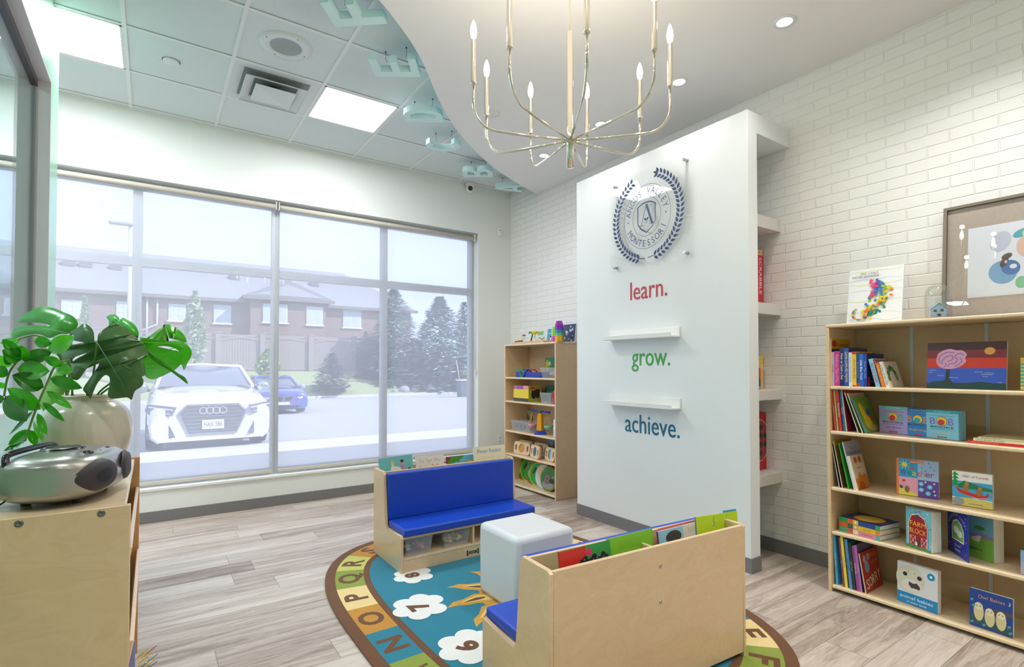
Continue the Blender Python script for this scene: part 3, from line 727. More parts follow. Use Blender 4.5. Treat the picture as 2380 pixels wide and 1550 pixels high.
for px in fpx:
    b = hb(); x0 = hx(px, 780, FY); b.box(x0 - .16, x0 + .16, FY - .2, FY + .12, fz0 - .3, ztop + .05, FW); b.box(x0 - .19, x0 + .19, FY - .23, FY + .15, ztop + .05, ztop + .13, FW); b.obj('post', ft)
# --- trees
def spruce(px0, px1, ptop, pbot, Y, label, cols=('#9ab6b2', '#7d9a96', '#b6d0ce'), seed=1, dens=1.0, cat='tree', nm='spruce_tree'):
    rr = random.Random(seed); xc = at((px0 + px1) / 2, 800, Y=Y).x; rad = (at(px1, 800, Y=Y).x - at(px0, 800, Y=Y).x) / 2
    zt = at((px0 + px1) / 2, ptop, Y=Y).z; zb = at((px0 + px1) / 2, pbot, Y=Y).z
    t = thing(nm, label, cat, (xc, Y, zb), group='spruce trees beyond the parking lot' if nm == 'spruce_tree' else None); H = zt - zb
    b = MB(); b.tube([(0, 0, -.3), (0, 0, H * .9)], [.14, .03], M('#6d5c50', .9), n=8); b.obj('trunk', t)
    b = MB(); ms = [M(c, .9) for c in cols]
    for i in range(int(4200 * dens)):
        u = rr.random() ** 1.15; z = H * (.03 + .97 * u); rmax = rad * 1.28 * (1 - u ** 1.5) ** .8 * (1 + .12 * sin(u * 40) + .22 * sin(5 * u + seed * 2)) * .95 + .05
        a = rr.random() * 2 * pi; r_ = rmax * (rr.random() ** .35) * (1 + .2 * sin(3 * a + 9 * u + seed)); l = (.22 + .3 * (1 - u)) * rad / 1.4
        c = Vector((r_ * cos(a), r_ * sin(a), z)); d = Vector((cos(a + rr.uniform(-.5, .5)), sin(a + rr.uniform(-.5, .5)), rr.uniform(-.35, .3))).normalized()
        s_ = d.cross(Vector((0, 0, 1))).normalized() * l * .32; m_ = rr.choice(ms)
        b.face([c - d * l * .3 - s_ * .4, c - d * l * .3 + s_ * .4, c + d * l * .5 + s_, c + d * l, c + d * l * .5 - s_], m_)
    b.obj('foliage', t); return t
spruce(868, 962, 672, 912, 37.5, 'big blue spruce left of the rightmost mullion, closest to the fence end', seed=2)
spruce(966, 1078, 690, 912, 36.6, 'big blue spruce in the last window bay beside the bin', seed=3)
spruce(1048, 1110, 702, 890, 44, 'narrow darker spruce half hidden behind the blue spruce at the window edge', ('#62787a', '#566c6c'), seed=4, dens=.7)
spruce(832, 868, 770, 880, 38, 'small dark spruce before the fence, left of the big blue spruces', ('#6a7a84', '#5c6c74'), seed=5, dens=.6)
spruce(742, 802, 820, 905, 34.8, 'small dark bushy conifer before the fence behind the lot', ('#5e7076', '#536468'), seed=6, dens=.5)
def sapling(px, ptop, pbot, Y, wpx, label, cols, seed, nm='young_tree', cat='tree'):
    rr = random.Random(seed); xc = at(px, 800, Y=Y).x; W_ = (at(px + wpx / 2, 800, Y=Y).x - at(px - wpx / 2, 800, Y=Y).x) / 2; zt = at(px, ptop, Y=Y).z; zb = at(px, pbot, Y=Y).z; H = zt - zb
    t = thing(nm, label, cat, (xc, Y, zb)); b = MB(); b.tube([(0, 0, -.2), (.05, 0, H * .5), (0, 0, H * .9)], [.07, .05, .02], M('#75665a', .9), n=7); b.obj('trunk', t)
    b = MB(); ms = [M(c, .9) for c in cols]
    for i in range(1300):
        u = rr.random(); a = rr.random() * 2 * pi; r_ = W_ * sqrt(rr.random()) * sin(pi * (.12 + .88 * u) ** .8) ; z = H * (.12 + .88 * u)
        c = Vector((r_ * cos(a), r_ * sin(a), z)); l = rr.uniform(.10, .2); d = Vector((rr.uniform(-1, 1), rr.uniform(-1, 1), rr.uniform(-1, 1))).normalized() * l; e = d.cross(Vector((rr.uniform(-1, 1), rr.uniform(-1, 1), 1))).normalized() * l * .6
        b.face([c - d, c + e, c + d, c - e], rr.choice(ms))
    b.obj('foliage', t)
sapling(452, 678, 860, 36.5, 62, 'slender pale green young tree between the house windows, above the white car', ('#a5b890', '#b6c6a2'), 11)
sapling(196, 690, 868, 38.5, 26, 'thin green columnar tree before the leftmost house window', ('#a0b88c',), 12)
sapling(622, 812, 880, 36, 60, 'yellow green shrub on the lawn behind the blue car', ('#b4c68c', '#a6ba80'), 13, 'shrub', 'shrub')
for k, (px, py, w_) in enumerate(((940, 880, 26), (918, 893, 16), (1000, 885, 30), (965, 895, 20))):
    p = at(px, py, Y=31.8); b = MB(); r_ = w_ / 1223 * 31 / 2 * 1.1; b.ball((0, 0, r_ * .7), r_, M('#a9a8ae', .9), n=12, sc=(1.1, .9, .85)); o = b.obj('boulder', None, (at(px, 885, Y=34.8).x, 34.8, gz(34) + .1)); o['group'] = 'landscape boulders under the spruces'
    tag(o, ('pale rounded boulder under the left blue spruce', 'smallest boulder at the foot of the left blue spruce', 'widest boulder under the right blue spruce', 'low boulder between the two blue spruces')[k], 'rock')
# wheeled bin at the kerb
p = at(1075, 925, Y=29.0); zg_ = gz(p.y)
t = thing('wheeled_bin', 'dark wheeled garbage bin with a broom by the far kerb', 'bin', (p.x, p.y, zg_)); b = MB(); b.prism([(-.25, 0), (.25, 0), (.3, 1.0), (-.3, 1.0)], -.28, .28, M('#5a6a74', .7), axis='y', bev=.03); b.obj('body', t)
b = MB(); b.box(-.33, .33, -.32, .32, 1.0, 1.08, M('#dfe3e8', .6), bev=.02); b.obj('lid', t)
b = MB(); b.tube([(-.2, 0, 1.0), (-.45, 0, 2.3)], .03, M('#c9b8a8', .8)); b.obj('broom_handle', t)
# lamp post
p = at(299, 855, Y=37.0)
t = thing('lamp_post', 'tall white parking lot lamp post with a flat square head', 'lamp post', (p.x, 37.0, gz(34) + .3)); ztp = at(299, 524, Y=37).z - (gz(34) + .3)
b = MB(); b.tube([(0, 0, 0), (0, 0, ztp)], [.13, .1], M('#d5d8de', .5), n=12); b.obj('pole', t)
b = MB(); b.box(-1.0, .15, -.3, .3, ztp, ztp + .13, M('#a9adb5', .5), bev=.02); b.obj('lamp_head', t)

# --- cars
def car(name, label, loc, L, W, H, paint, glassc, suv=True, plate=None, rings=False, kid=False, rotz=0):
    """nose points to -y in local axes"""
    t = thing(name, label, 'car', loc, (0, 0, rotz)); PM = M(paint, .22, coat=1.0, spec=.6); GL = M(glassc, .08, coat=.5); DKP = M('#3c3f46', .5); TR = M('#23252a', .8); SIL = M('#c9ccd2', .2, .8)
    hw = W / 2; gc = .19 * (H / 1.72)
    k = H / 1.72
    # stations from nose: y, half width, z bottom, shoulder z, hood/deck z, crown half width
    st = [(0.00, .93, .22, .64, .84, .72), (.06, .955, .19, .76, .95, .80), (.22, .98, .18, .86, .99, .83), (.55, .985, .18, .92, 1.04, .84), (1.1, 1.0, .18, .97, 1.10, .86), (1.55, 1.0, .18, 1.0, 1.15, .88), (3.6, 1.0, .2, 1.02, 1.15, .90), (4.5, .985, .22, 1.02, 1.14, .88), (4.95, .93, .3, .98, 1.08, .82), (5.05, .85, .4, .9, .98, .7)]
    b = MB(); rings_ = []
    for y, hwf, zb, zs, zh, cw in st:
        y *= L / 5.05; a = hw * hwf; c = hw * cw
        pts = [(a * .86, zb), (a * .97, zb + .10), (a, zb + .3), (a * .995, zs - .12), (a * .965, zs), (c, zh - .03), (c * .6, zh + .012), (0, zh + .022)]
        rings_.append([b.v((x, y, z * k)) for x, z in pts] + [b.v((-x, y, z * k)) for x, z in pts[-2::-1]])
    mi = b.mi(PM)
    for A, B in zip(rings_, rings_[1:]):
        for i in range(len(A) - 1):
            f = b.bm.faces.new([A[i], A[i + 1], B[i + 1], B[i]]); f.material_index = mi; f.smooth = True
    for A in (rings_[0], rings_[-1]): f = b.bm.faces.new(A); f.material_index = mi
    b.obj('body', t)
    # greenhouse
    b = MB(); g = [(1.50, .86, 1.15, .84, 1.16), (2.25, .85, 1.15, .72, 1.56), (2.6, .85, 1.15, .71, 1.62), (3.7, .85, 1.15, .70, 1.63), (4.4, .84, 1.13, .68, 1.57), (4.85, .82, 1.12, .74, 1.2)]
    rr = []
    for y, bw_, zb, tw, zt in g:
        y *= L / 5.05; rr.append([b.v((hw * bw_, y, zb * k)), b.v((hw * (bw_ + tw) / 2 * 1.02, y, (zb + zt) / 2 * k)), b.v((hw * tw, y, zt * k - .03)), b.v((hw * tw * .9, y, zt * k)), b.v((-hw * tw * .9, y, zt * k)), b.v((-hw * tw, y, zt * k - .03)), b.v((-hw * (bw_ + tw) / 2 * 1.02, y, (zb + zt) / 2 * k)), b.v((-hw * bw_, y, zb * k))])
    for j, (A, B) in enumerate(zip(rr, rr[1:])):
        for i in range(7):
            gl = (i in (0, 1, 5, 6)) or (j == 0) or (j == 4)
            f = b.bm.faces.new([A[i], A[i + 1], B[i + 1], B[i]]); f.material_index = b.mi(GL if gl else PM); f.smooth = True
    b.obj('windows', t)
    b = MB()   # pillars and roof rim
    for s in (-1, 1):
        b.tube([(s * hw * .85, 1.48 * L / 5.05, 1.15 * k), (s * hw * .71, 2.27 * L / 5.05, 1.565 * k), (s * hw * .71, 3.7 * L / 5.05, 1.62 * k), (s * hw * .74, 4.85 * L / 5.05, 1.2 * k)], .035, PM, n=8)
        b.tube([(s * hw * .85, 3.0 * L / 5.05, 1.15 * k), (s * hw * .71, 3.0 * L / 5.05, 1.60 * k)], .03, DKP, n=6)
    b.tube([(-hw * .71, 2.27 * L / 5.05, 1.565 * k), (0, 2.22 * L / 5.05, 1.61 * k), (hw * .71, 2.27 * L / 5.05, 1.565 * k)], .03, PM, n=8)
    b.obj('roof_rails', t)
    for s in (-1, 1):
        b = MB(); b.ball((s * hw * 1.1, 1.75 * L / 5.05, 1.13 * k), .13, SIL if suv else PM, n=14, sc=(1, .6, .8)); b.tube([(s * hw * .95, 1.78 * L / 5.05, 1.08 * k), (s * hw * 1.1, 1.75 * L / 5.05, 1.1 * k)], .03, DKP, n=6); b.obj('side_mirror', t)
    for s in (-1, 1):
        for yy in (.95, 4.0):
            b = MB(); y = yy * L / 5.05; r_ = .37 * k; X = s * (hw - .13)
            b.mtx = Matrix.Translation((X, y, r_)) @ Matrix.Rotation(pi / 2, 4, 'Y'); b.lathe([(0, -.13), (r_ * .95, -.13), (r_, -.1), (r_, .1), (r_ * .95, .13), (0, .13)], TR, n=28); b.lathe([(r_ * .66, -.135), (0, -.14)], SIL, n=20); b.lathe([(r_ * .66, .135), (0, .14)], SIL, n=20); b.obj('wheel', t)
    # front details on the nose face
    b = MB(); c = Cv(b, (0, -.012, 0), (1, 0, 0), (0, 0, 1), (0, -1, 0), start=0, step=.0012); c.rough = .4
    GD = M('#6a6e78', .4)
    if rings:
        out = [(-.40, .86 * k), (.40, .86 * k), (.52, .72 * k), (.37, .34 * k), (-.37, .34 * k), (-.52, .72 * k)]
        c.poly(out, GD)
        for i in range(7):
            z = (.385 + .066 * i) * k; hwz = .37 + .11 * min(1, i / 4.2) - (.06 if i > 5 else 0); c.rect(-hwz, z, hwz, z + .012, SIL)
        c.line(out, .035, SIL, True)
        for i in range(4): c.ring(-.15 + .10 * i, .76 * k, .066, .066, .016, M('#f4f5f8', .2, .6), 24)
        c.rect(-.17, .42 * k, .17, .59 * k, '#f2f4f8'); c.text(plate, 0, .465 * k, .12, '#5a6a8c', align='c', w=.28)
    else:
        for s in (-1, 1):
            c.poly([(s * .03, .62), (s * .30, .64), (s * .27, .46), (s * .05, .46)], '#2a2c34'); c.line([(s * .03, .62), (s * .30, .64), (s * .27, .46), (s * .05, .46)], .018, SIL, True)
        c.rect(-.2, .33, .2, .43, '#e8e9ee'); c.rect(-.5, .2, .5, .30, '#30323a')
    b.obj('grille', t)
    for s in (-1, 1):
        b = MB(); 
        n_ = Vector((s * .42, -1, 0)).normalized(); u_ = Vector((s * 1, .42, 0)).normalized()
        c = Cv(b, (s * hw * .60, -.035, 0), u_, (0, 0, 1), n_, start=.01, step=.003)
        if rings: c.poly([(-.05, .84 * k), (.40, .90 * k), (.44, .78 * k), (.36, .70 * k), (.02, .68 * k)], M('#7a84a4', .1, coat=1)); c.line([(.0, .79 * k), (.38, .85 * k)], .02, '#f2f4f8'); c.line([(.05, .72 * k), (.36, .75 * k)], .012, '#e4e7f0')
        else: c.poly([(-.1, .60), (.28, .66), (.30, .56), (.0, .54)], M('#d8dcf0', .1, coat=1))
        b.obj('headlight', t)
        b = MB(); c = Cv(b, (s * hw * .60, -.012, 0), u_, (0, 0, 1), n_, start=.012, step=.003)
        if rings:
            c.poly([(-.04, .30 * k), (.06, .52 * k), (.40, .54 * k), (.42, .28 * k)], '#686e80'); c.line([(.06, .47 * k), (.40, .49 * k)], .014, SIL); c.line([(.0, .35 * k), (.40, .36 * k)], .014, SIL)
        else: c.poly([(0, .24), (.06, .36), (.28, .38), (.28, .26)], '#40434e')
        b.obj('air_intake', t)
    b = MB(); c = Cv(b, (0, .055, 0), (1, 0, 0), (0, 0, 1), (0, -1, 0), start=.02); c.rect(-hw * .7, .19 * k, hw * .7, .26 * k, '#4b4f58'); b.obj('lower_bumper', t)
    return t
wc = at(489, 1000, Y=10.75)
car('white_suv', 'white luxury suv parked nose-in outside the window, facing the room', (wc.x + .04, 10.75, -.2), 5.05, 1.98, 1.66, '#f1f2f5', '#767c8c', True, 'HAX 586', True)
bc = at(660, 910, Y=20.2)
car('blue_suv', 'small blue suv parked further back, half hidden behind the white suv', (bc.x, 20.2, gz(20.2)), 4.4, 1.75, 1.42, '#5560b4', '#6a7080', True, None, False)
# ================================================================== RUG
RX, RY, RA, RB, RN, RT = 1.755, 2.47, .955, 1.39, 2.9, .011
def rug():
    pts = []
    NN = 720
    def raw(th, sh=0):
        c_, s_ = cos(th), sin(th)
        return ((RA - sh) * (abs(c_) ** (2 / RN)) * (1 if c_ >= 0 else -1), (RB - sh) * (abs(s_) ** (2 / RN)) * (1 if s_ >= 0 else -1))
    # arc-length parametrisation of outline, counter-clockwise
    base_ = [raw(2 * pi * i / NN) for i in range(NN + 1)]; L = [0]
    for a, b_ in zip(base_, base_[1:]): L.append(L[-1] + hypot(b_[0] - a[0], b_[1] - a[1]))
    T = L[-1]
    def P(s, sh):
        s %= T
        import bisect
        i = min(NN - 1, bisect.bisect_right(L, s) - 1); f = (s - L[i]) / (L[i + 1] - L[i])
        x = base_[i][0] * (1 - f) + base_[i + 1][0] * f; y = base_[i][1] * (1 - f) + base_[i + 1][1] * f
        j0, j1 = base_[(i - 3) % NN], base_[(i + 4) % NN]; dx, dy = j1[0] - j0[0], j1[1] - j0[1]; l = hypot(dx, dy)
        return (x - dy / l * sh, y + dx / l * sh), atan2(dy, dx)
    def fuzz(c, d=.10):
        k = 'rug' + c
        if k in _mats: return _mats[k]
        m, nt, bs = newmat('rug_' + c[1:]); tc = node(nt, 'ShaderNodeTexCoord')
        n = node(nt, 'ShaderNodeTexNoise'); n.inputs['Scale'].default_value = 240; n.inputs['Detail'].default_value = 3; nt.links.new(tc.outputs['Object'], n.inputs['Vector'])
        n2 = node(nt, 'ShaderNodeTexNoise'); n2.inputs['Scale'].default_value = 9; n2.inputs['Detail'].default_value = 3; nt.links.new(tc.outputs['Object'], n2.inputs['Vector'])
        f = mathn(nt, 'ADD', mathn(nt, 'MULTIPLY', n.outputs['Fac'], .8), mathn(nt, 'MULTIPLY', n2.outputs['Fac'], .2))
        mx = node(nt, 'ShaderNodeMix', data_type='RGBA'); cc = lin(c)
        mx.inputs[6].default_value = tuple(v * (1 - d * 2.6) for v in cc[:3]) + (1,); mx.inputs[7].default_value = tuple(min(1, v * (1 + d * 2.6)) for v in cc[:3]) + (1,)
        nt.links.new(f, mx.inputs[0]); nt.links.new(mx.outputs[2], bs.inputs['Base Color']); bs.inputs['Roughness'].default_value = .95; bs.inputs['Sheen Weight'].default_value = .15
        bp = node(nt, 'ShaderNodeBump'); bp.inputs['Strength'].default_value = .5; bp.inputs['Distance'].default_value = .003; nt.links.new(n.outputs['Fac'], bp.inputs['Height']); nt.links.new(bp.outputs[0], bs.inputs['Normal'])
        _mats[k] = m; return m
    BR, TEAL = fuzz('#6a4222'), fuzz('#167a94')
    cols = [fuzz(c) for c in ('#c6c464', '#167a94', '#c0872c', '#e6cc8e', '#88983a')]
    b = MB(); c = Cv(b, (RX, RY, RT), (1, 0, 0), (0, 1, 0), (0, 0, 1), start=0, step=.00025)
    N2 = 150
    out = [P(T * i / N2, 0)[0] for i in range(N2)]
    bt = [b.v((RX + x, RY + y, 0.0005)) for x, y in out]; tp = [b.v((RX + x, RY + y, RT)) for x, y in out]
    b.mi(BR)
    for i in range(N2): b.bm.faces.new([bt[i], bt[(i + 1) % N2], tp[(i + 1) % N2], tp[i]])
    b.bm.faces.new(tp)
    # letter fields: centre of P on the left side
    n = 26; seg = T / n
    # find s on the left side (x=-RA) whose y = 2.945 (P centre)
    s0 = min((T * i / 2000 for i in range(1000, 2000 - 250 - 0) ), key=lambda s: abs(P(s, .19)[0][1] + RY - 2.945) + (10 if P(s, 0)[0][0] > 0 else 0)) if False else None
    best = min(((abs(P(T * i / 2000, .19)[0][1] + RY - 2.945), T * i / 2000) for i in range(2000) if P(T * i / 2000, 0)[0][0] < -.5))
    s0 = best[1]
    for q in range(n):
        # going clockwise (towards +y on the left side) = decreasing s
        sc_ = s0 - q * seg; ch = chr(ord('A') + (15 + q) % 26); col = cols[{23: 4, 24: 1, 25: 2, 22: 3}.get(q, [3, 4, 0, 2, 1][q % 5])]
        K = 8; s_a, s_b = sc_ - seg / 2, sc_ + seg / 2
        inner = [P(s_a + (s_b - s_a) * i / K, .058)[0] for i in range(K + 1)]; outer = [P(s_b - (s_b - s_a) * i / K, .225)[0] for i in range(K + 1)]
        c.k = .0004; c.poly(inner + outer, col)
        (cx, cy), ang = P(sc_, .143); up = ang - pi / 2     # outward normal for a counter-clockwise curve
        rot = up - pi / 2; sz = .168
        c.k = .0008
        if ch == 'M':
            Q = lambda a, d: (cx + a * cos(rot) + d * cos(up), cy + a * sin(rot) + d * sin(up))
            c.line([Q(-.05, -.052), Q(-.036, .052)], .016, BR); c.k = .0010; c.line([Q(.05, -.052), Q(.036, .052)], .016, BR); c.k = .0012; c.line([Q(-.038, .052), Q(0, -.03)], .015, BR); c.k = .0014; c.line([Q(.038, .052), Q(0, -.03)], .015, BR)
        else: c.text(ch, cx - .054 * cos(up), cy - .054 * sin(up), sz, BR, 1.1, rot, 'c', bold=.034)
    c.k = .0004; c.poly([P(T * i / N2, .262)[0] for i in range(N2)], TEAL)
    # sun
    sx, sy = 0.02, -.02; OC, CRM = fuzz('#d29a35'), fuzz('#ecc678')
    c.k = .0008; c.ell(sx, sy, .27, .27, OC, 40)
    for q in range(11):
        a = 2 * pi * q / 11 + .55
        def rp(r, t): return (sx + r * cos(a + t), sy + r * sin(a + t))
        c.k = .0010; c.poly([rp(.18, -.30), rp(.30, -.26), rp(.36, -.08), rp(.42, -.02), rp(.47, .12), rp(.415, .10), rp(.36, .14), rp(.29, .14), rp(.26, .22), rp(.18, .2)], OC)
        c.k = .0012; c.poly([rp(.17, -.22), rp(.28, -.2), rp(.34, -.06), rp(.39, .02), rp(.33, .06), rp(.27, .06), rp(.2, .12)], CRM)
        c.k = .0014; c.poly([rp(.24, -.10), rp(.29, -.09), rp(.33, -.02), rp(.37, .04), rp(.32, .035), rp(.27, .01), rp(.24, -.04)], BR)
    c.k = .0015; c.ell(sx, sy, .2, .2, OC, 36)
    WH = fuzz('#f0efec')
    def cloud(x, y, s, num, r0=0):
        c.k = .0009
        for dx, dy, r_ in ((0, .0, .075), (.075, .03, .05), (.03, .075, .048), (-.05, .06, .05), (-.08, -.01, .05), (-.035, -.07, .05), (.045, -.06, .052)): c.ell(x + dx * s, y + dy * s, r_ * s, r_ * s, WH, 20)
        c.k = .0030; c.text(num, x + .03 * s, y - .0 * s, .115 * s, BR, 1.2, pi / 2 + r0, 'c', bold=.045)
    for (x, y, s, num) in ((-.405, .585, 1.0, '8'), (-.55, .17, 1.2, '7'), (-.53, -.33, 1.2, '6'), (-.3, .86, 1.0, '9'), (.1, .93, 1.0, '10'), (.45, .75, 1.0, '1'), (.56, .2, 1.1, '2'), (.5, -.4, 1.1, '3'), (.2, -.8, 1.1, '4'), (-.25, -.8, 1.1, '5')): cloud(x, y, s, num)
    o = b.obj('alphabet_rug', raw=1); tag(o, 'oval alphabet rug with brown border, teal field and sun, under the benches', 'rug')
rug()

# ================================================================== BENCHES
BH, BL, BD = .585, 1.07, .49
def bench(loc, rotz, label, L, logo_=False, grp='birch reading benches on the rug'):
    """front faces local -y; origin at front-left floor corner"""
    t = thing('reading_bench', label, 'bench', loc, (0, 0, rotz), grp)
    prof = [(0, 0), (0, .215), (.012, .235), (.25, .215), (.272, .24), (.30, BH - .02), (.315, BH), (BD - .012, BH), (BD, BH - .012), (BD, 0)]
    for x0, x1 in ((0, .019), (L - .019, L)):
        b = MB(); b.prism(prof, x0, x1, BIRCHG, axis='x', bev=.003); b.obj('side_panel', t)
    def part(name, *a, mat=BIRCHG, bev=.002):
        b = MB(); b.box(*a, mat, bev=bev); return b.obj(name, t)
    part('back_panel', .019, L - .019, BD - .018, BD, .02, BH - .004)
    part('inner_back', .019, L - .019, .315, .331, .05, BH - .004)
    part('slot_floor', .019, L - .019, .331, BD - .018, .30, .312)
    part('slot_divider', L / 2 - .008, L / 2 + .008, .331, BD - .018, .312, BH - .02)
    part('seat_board', .019, L - .019, .004, .30, .205, .221)
    part('toe_board', .019, L - .019, .006, .022, .0, .075)
    part('cubby_floor', .019, L - .019, .004, .30, .075, .089, mat=BIRCHE)
    part('cubby_divider', L / 2 - .008, L / 2 + .008, .012, .29, .089, .205)
    b = MB(); b.box(.022, L - .022, .268, .312, .262, BH - .012, VINYL, bev=.010); b.obj('back_cushion', t)
    b = MB(); b.box(.022, L - .022, -.012, .268, .222, .270, VINYL, bev=.010); b.obj('seat_cushion', t)
    for z in (.50, .36):
        b = MB(); b.mtx = Matrix.Translation((L / 2, BD, z)) @ Matrix.Rotation(-pi / 2, 4, 'X'); b.lathe([(.008, 0), (.007, .002), (.003, .003), (.0028, .0015), (0, .0015)], STEEL, n=16); b.obj('bolt', t)
    if logo_:
        b = MB(); c = Cv(b, (L * .5 - .01, .0055, .034), (1, 0, 0), (0, 0, 1), (0, -1, 0)); K = '#1c1c1c'
        c.rect(-.03, -.009, .03, .009, K)
        for s in (-1, 1): c.ell(s * .041, .012, .006, .006, K); c.rect(s * .041 - .005, -.018, s * .041 + .005, .006, K)
        for i in range(5): c.rect(-.022 + i * .009, -.004, -.017 + i * .009, .004, '#cfc6b0')
        b.obj('maker_mark', t)
    return t
bench((1.29, 3.115, RT), 0, 'blue cushioned birch reading bench by the window, seat facing the camera', 1.06, True)
bench((2.235, 1.862, RT), radians(180 - 3.2), 'blue cushioned birch reading bench in the foreground, its back panel to the camera', 1.075)

# white cube
b = MB(); b.box(1.562, 1.957, 2.238, 2.632, RT + .001, RT + .40, M('#dcdee4', .35), bev=.032)
for v in b.bm.verts: pass
o = b.obj('cube_seat'); tag(o, 'white rounded plastic cube seat between the two blue benches', 'stool')

# clear bins with toys in cubbies
def open_bin(name, label, cat, x0, x1, y0, y1, z0, h, mat, grp=None, taper=.012, rim=.006, th=.002):
    t = thing(name, label, cat, ((x0 + x1) / 2, (y0 + y1) / 2, z0), group=grp); a, d = (x1 - x0) / 2, (y1 - y0) / 2
    b = MB()
    lo, hi = [(-a + taper, -d + taper), (a - taper, -d + taper), (a - taper, d - taper), (-a + taper, d - taper)], [(-a, -d), (a, -d), (a, d), (-a, d)]
    b.face([(x, y, .001) for x, y in lo], mat)
    for i in range(4): j = (i + 1) % 4; b.face([lo[i] + (.001,), lo[j] + (.001,), hi[j] + (h,), hi[i] + (h,)], mat)
    b.obj('tub', t)
    b = MB()
    for i in range(4):
        j = (i + 1) % 4; b.tube([hi[i] + (h,), hi[j] + (h,)], rim / 2, mat, n=6)
    b.obj('rim', t); return t
CLOUDY = frosted('#d8dce4', .30)
open_bin('storage_bin', 'clear bin with dark and pink toys in the left cubby of the window bench', 'bin', 1.325, 1.515, 3.13, 3.39, RT + .090, .108, CLOUDY, 'clear bins in the bench cubbies')
open_bin('storage_bin', 'clear bin with gold toys in the middle of the window bench, beside the white cube', 'bin', 1.60, 1.80, 3.14, 3.39, RT + .090, .108, CLOUDY, 'clear bins in the bench cubbies')
def toys(cx, cy, z0, sx, sy, cols, n, label, cat='toys', seed=3):
    rr = random.Random(seed); b = MB()
    for i in range(n):
        x, y = cx + rr.uniform(-sx, sx), cy + rr.uniform(-sy, sy); r_ = rr.uniform(.010, .022)
        z = z0 + r_ + rr.uniform(0, .03); b.ball((x, y, z), r_, M(rr.choice(cols), .35), n=8, sc=(1, rr.uniform(.5, 1), rr.uniform(.5, 1)))
    o = b.obj('toy_pieces'); tag(o, label, cat, kind='stuff')
toys(1.38, 3.24, RT + .094, .035, .07, ('#23233a', '#2c2c50', '#b8b078', '#1d2040'), 26, 'heap of small dark toys inside the left clear bin', seed=4)
toys(1.455, 3.24, RT + .094, .028, .07, ('#b0506c', '#c87888', '#a03c60'), 22, 'heap of pink toys inside the left clear bin', seed=5)
toys(1.70, 3.24, RT + .094, .06, .07, ('#d8b860', '#e8cc80', '#c8a040', '#f0dca0'), 34, 'heap of gold toys inside the bin beside the cube', seed=6)

# ================================================================== BOOKCASES
SZ = [1.19, .93, .604, .349, .04]     # upper faces of the shelves
def bookcase(x0, x1, y0, y1, label, strips):
    H = 1.53
    t = thing('bookcase', label, 'bookcase', ((x0 + x1) / 2, (y0 + y1) / 2, 0), group='tall birch bookcases'); ox, oy = t.location.x, t.location.y
    def part(name, a0, a1, c0, c1, z0, z1, mat=BIRCH, bev=.003, par=None):
        b = MB(); b.box(a0 - ox, a1 - ox, c0 - oy, c1 - oy, z0, z1, mat, bev=bev); return b.obj(name, par or t)
    part('side_panel', x0, x1, y1 - .019, y1, 0, H, BIRCH); part('side_panel', x0, x1, y0, y0 + .019, 0, H, BIRCHG)
    part('top_board', x0, x1, y0, y1, H + .0005, H + .019, BIRCHE, bev=.006)
    for z in SZ: part('shelf_board', x0 + .002, x1 - .012, y0 + .0195, y1 - .0195, z - .02, z, BIRCHE, bev=.006)
    bp = part('back_panel', x1 - .010, x1 - .004, y0 + .019, y1 - .019, .02, H, BACKP)
    for s in strips: part('joint_strip', x1 - .0125, x1 - .0105, s - .008, s + .008, .04, H, M('#cfd2da', .4), bev=0, par=bp)
    return t
bookcase(3.265, 3.622, .27, 1.512, 'tall birch bookcase full of picture books against the brick wall at right', (1.202, .872, .542))
bookcase(3.25, 3.60, 4.0, 4.91, 'tall birch bookcase of toys in the corner behind the white pier', (4.455,))
for k, z in enumerate((.0,)):
    pass

# ================================================================== LEFT DISPLAY CABINET
CX0, CX1, CY0, CY1, CH = -.43, -.045, 1.81, 2.75, .915
t = thing('book_display_cabinet', 'birch book display cabinet at left, carrying the vase and the boombox', 'cabinet', (CX0, CY0, 0))
def cpart(name, a0, a1, c0, c1, z0, z1, mat=BIRCHG, bev=.003, par=None):
    b = MB(); b.box(a0 - CX0, a1 - CX0, c0 - CY0, c1 - CY0, z0, z1, mat, bev=bev); return b.obj(name, par or t)
e1 = cpart('end_panel', CX0, CX1, CY0, CY0 + .019, 0, CH + .004); cpart('end_panel', CX0, CX1 + .006, CY1 - .019, CY1, 0, CH + .006, MDF)
cpart('top_board', CX0, CX1 - .012, CY0 + .0195, CY1 - .0195, CH - .02, CH - .001, BIRCHE)
cpart('back_panel', CX0, CX0 + .012, CY0 + .0195, CY1 - .0195, .0, CH - .02)
cpart('bottom_board', CX0 + .013, CX1 - .01, CY0 + .0195, CY1 - .0195, .08, .1, BIRCHE)
for z0, z1, xo in ((.52, .80, .0), (.22, .54, .0)):
    b = MB(); b.mtx = Matrix.Translation((CX1 - CX0 - .05, 0, z0)) @ Matrix.Rotation(radians(10), 4, 'Y'); b.box(-.006, .006, .02, CY1 - CY0 - .02, 0, z1 - z0, BIRCHE, bev=.002); b.obj('display_ledge', t)
    cpart('shelf_board', CX0 + .013, CX1 - .07, CY0 + .0195, CY1 - .0195, z0 - .02, z0 - .002, BIRCHE)
for px, py in ((44, 1217), (235.5, 1193)):
    p = at(px, py, Y=CY0); b = MB(); b.mtx = Matrix.Translation((p.x - CX0, 0, p.z)) @ Matrix.Rotation(pi / 2, 4, 'X'); b.lathe([(.009, 0), (.0088, .0015), (.0045, .003), (.004, .001), (0, .001)], M('#77797a', .25, .9), n=20); b.obj('bolt', t)

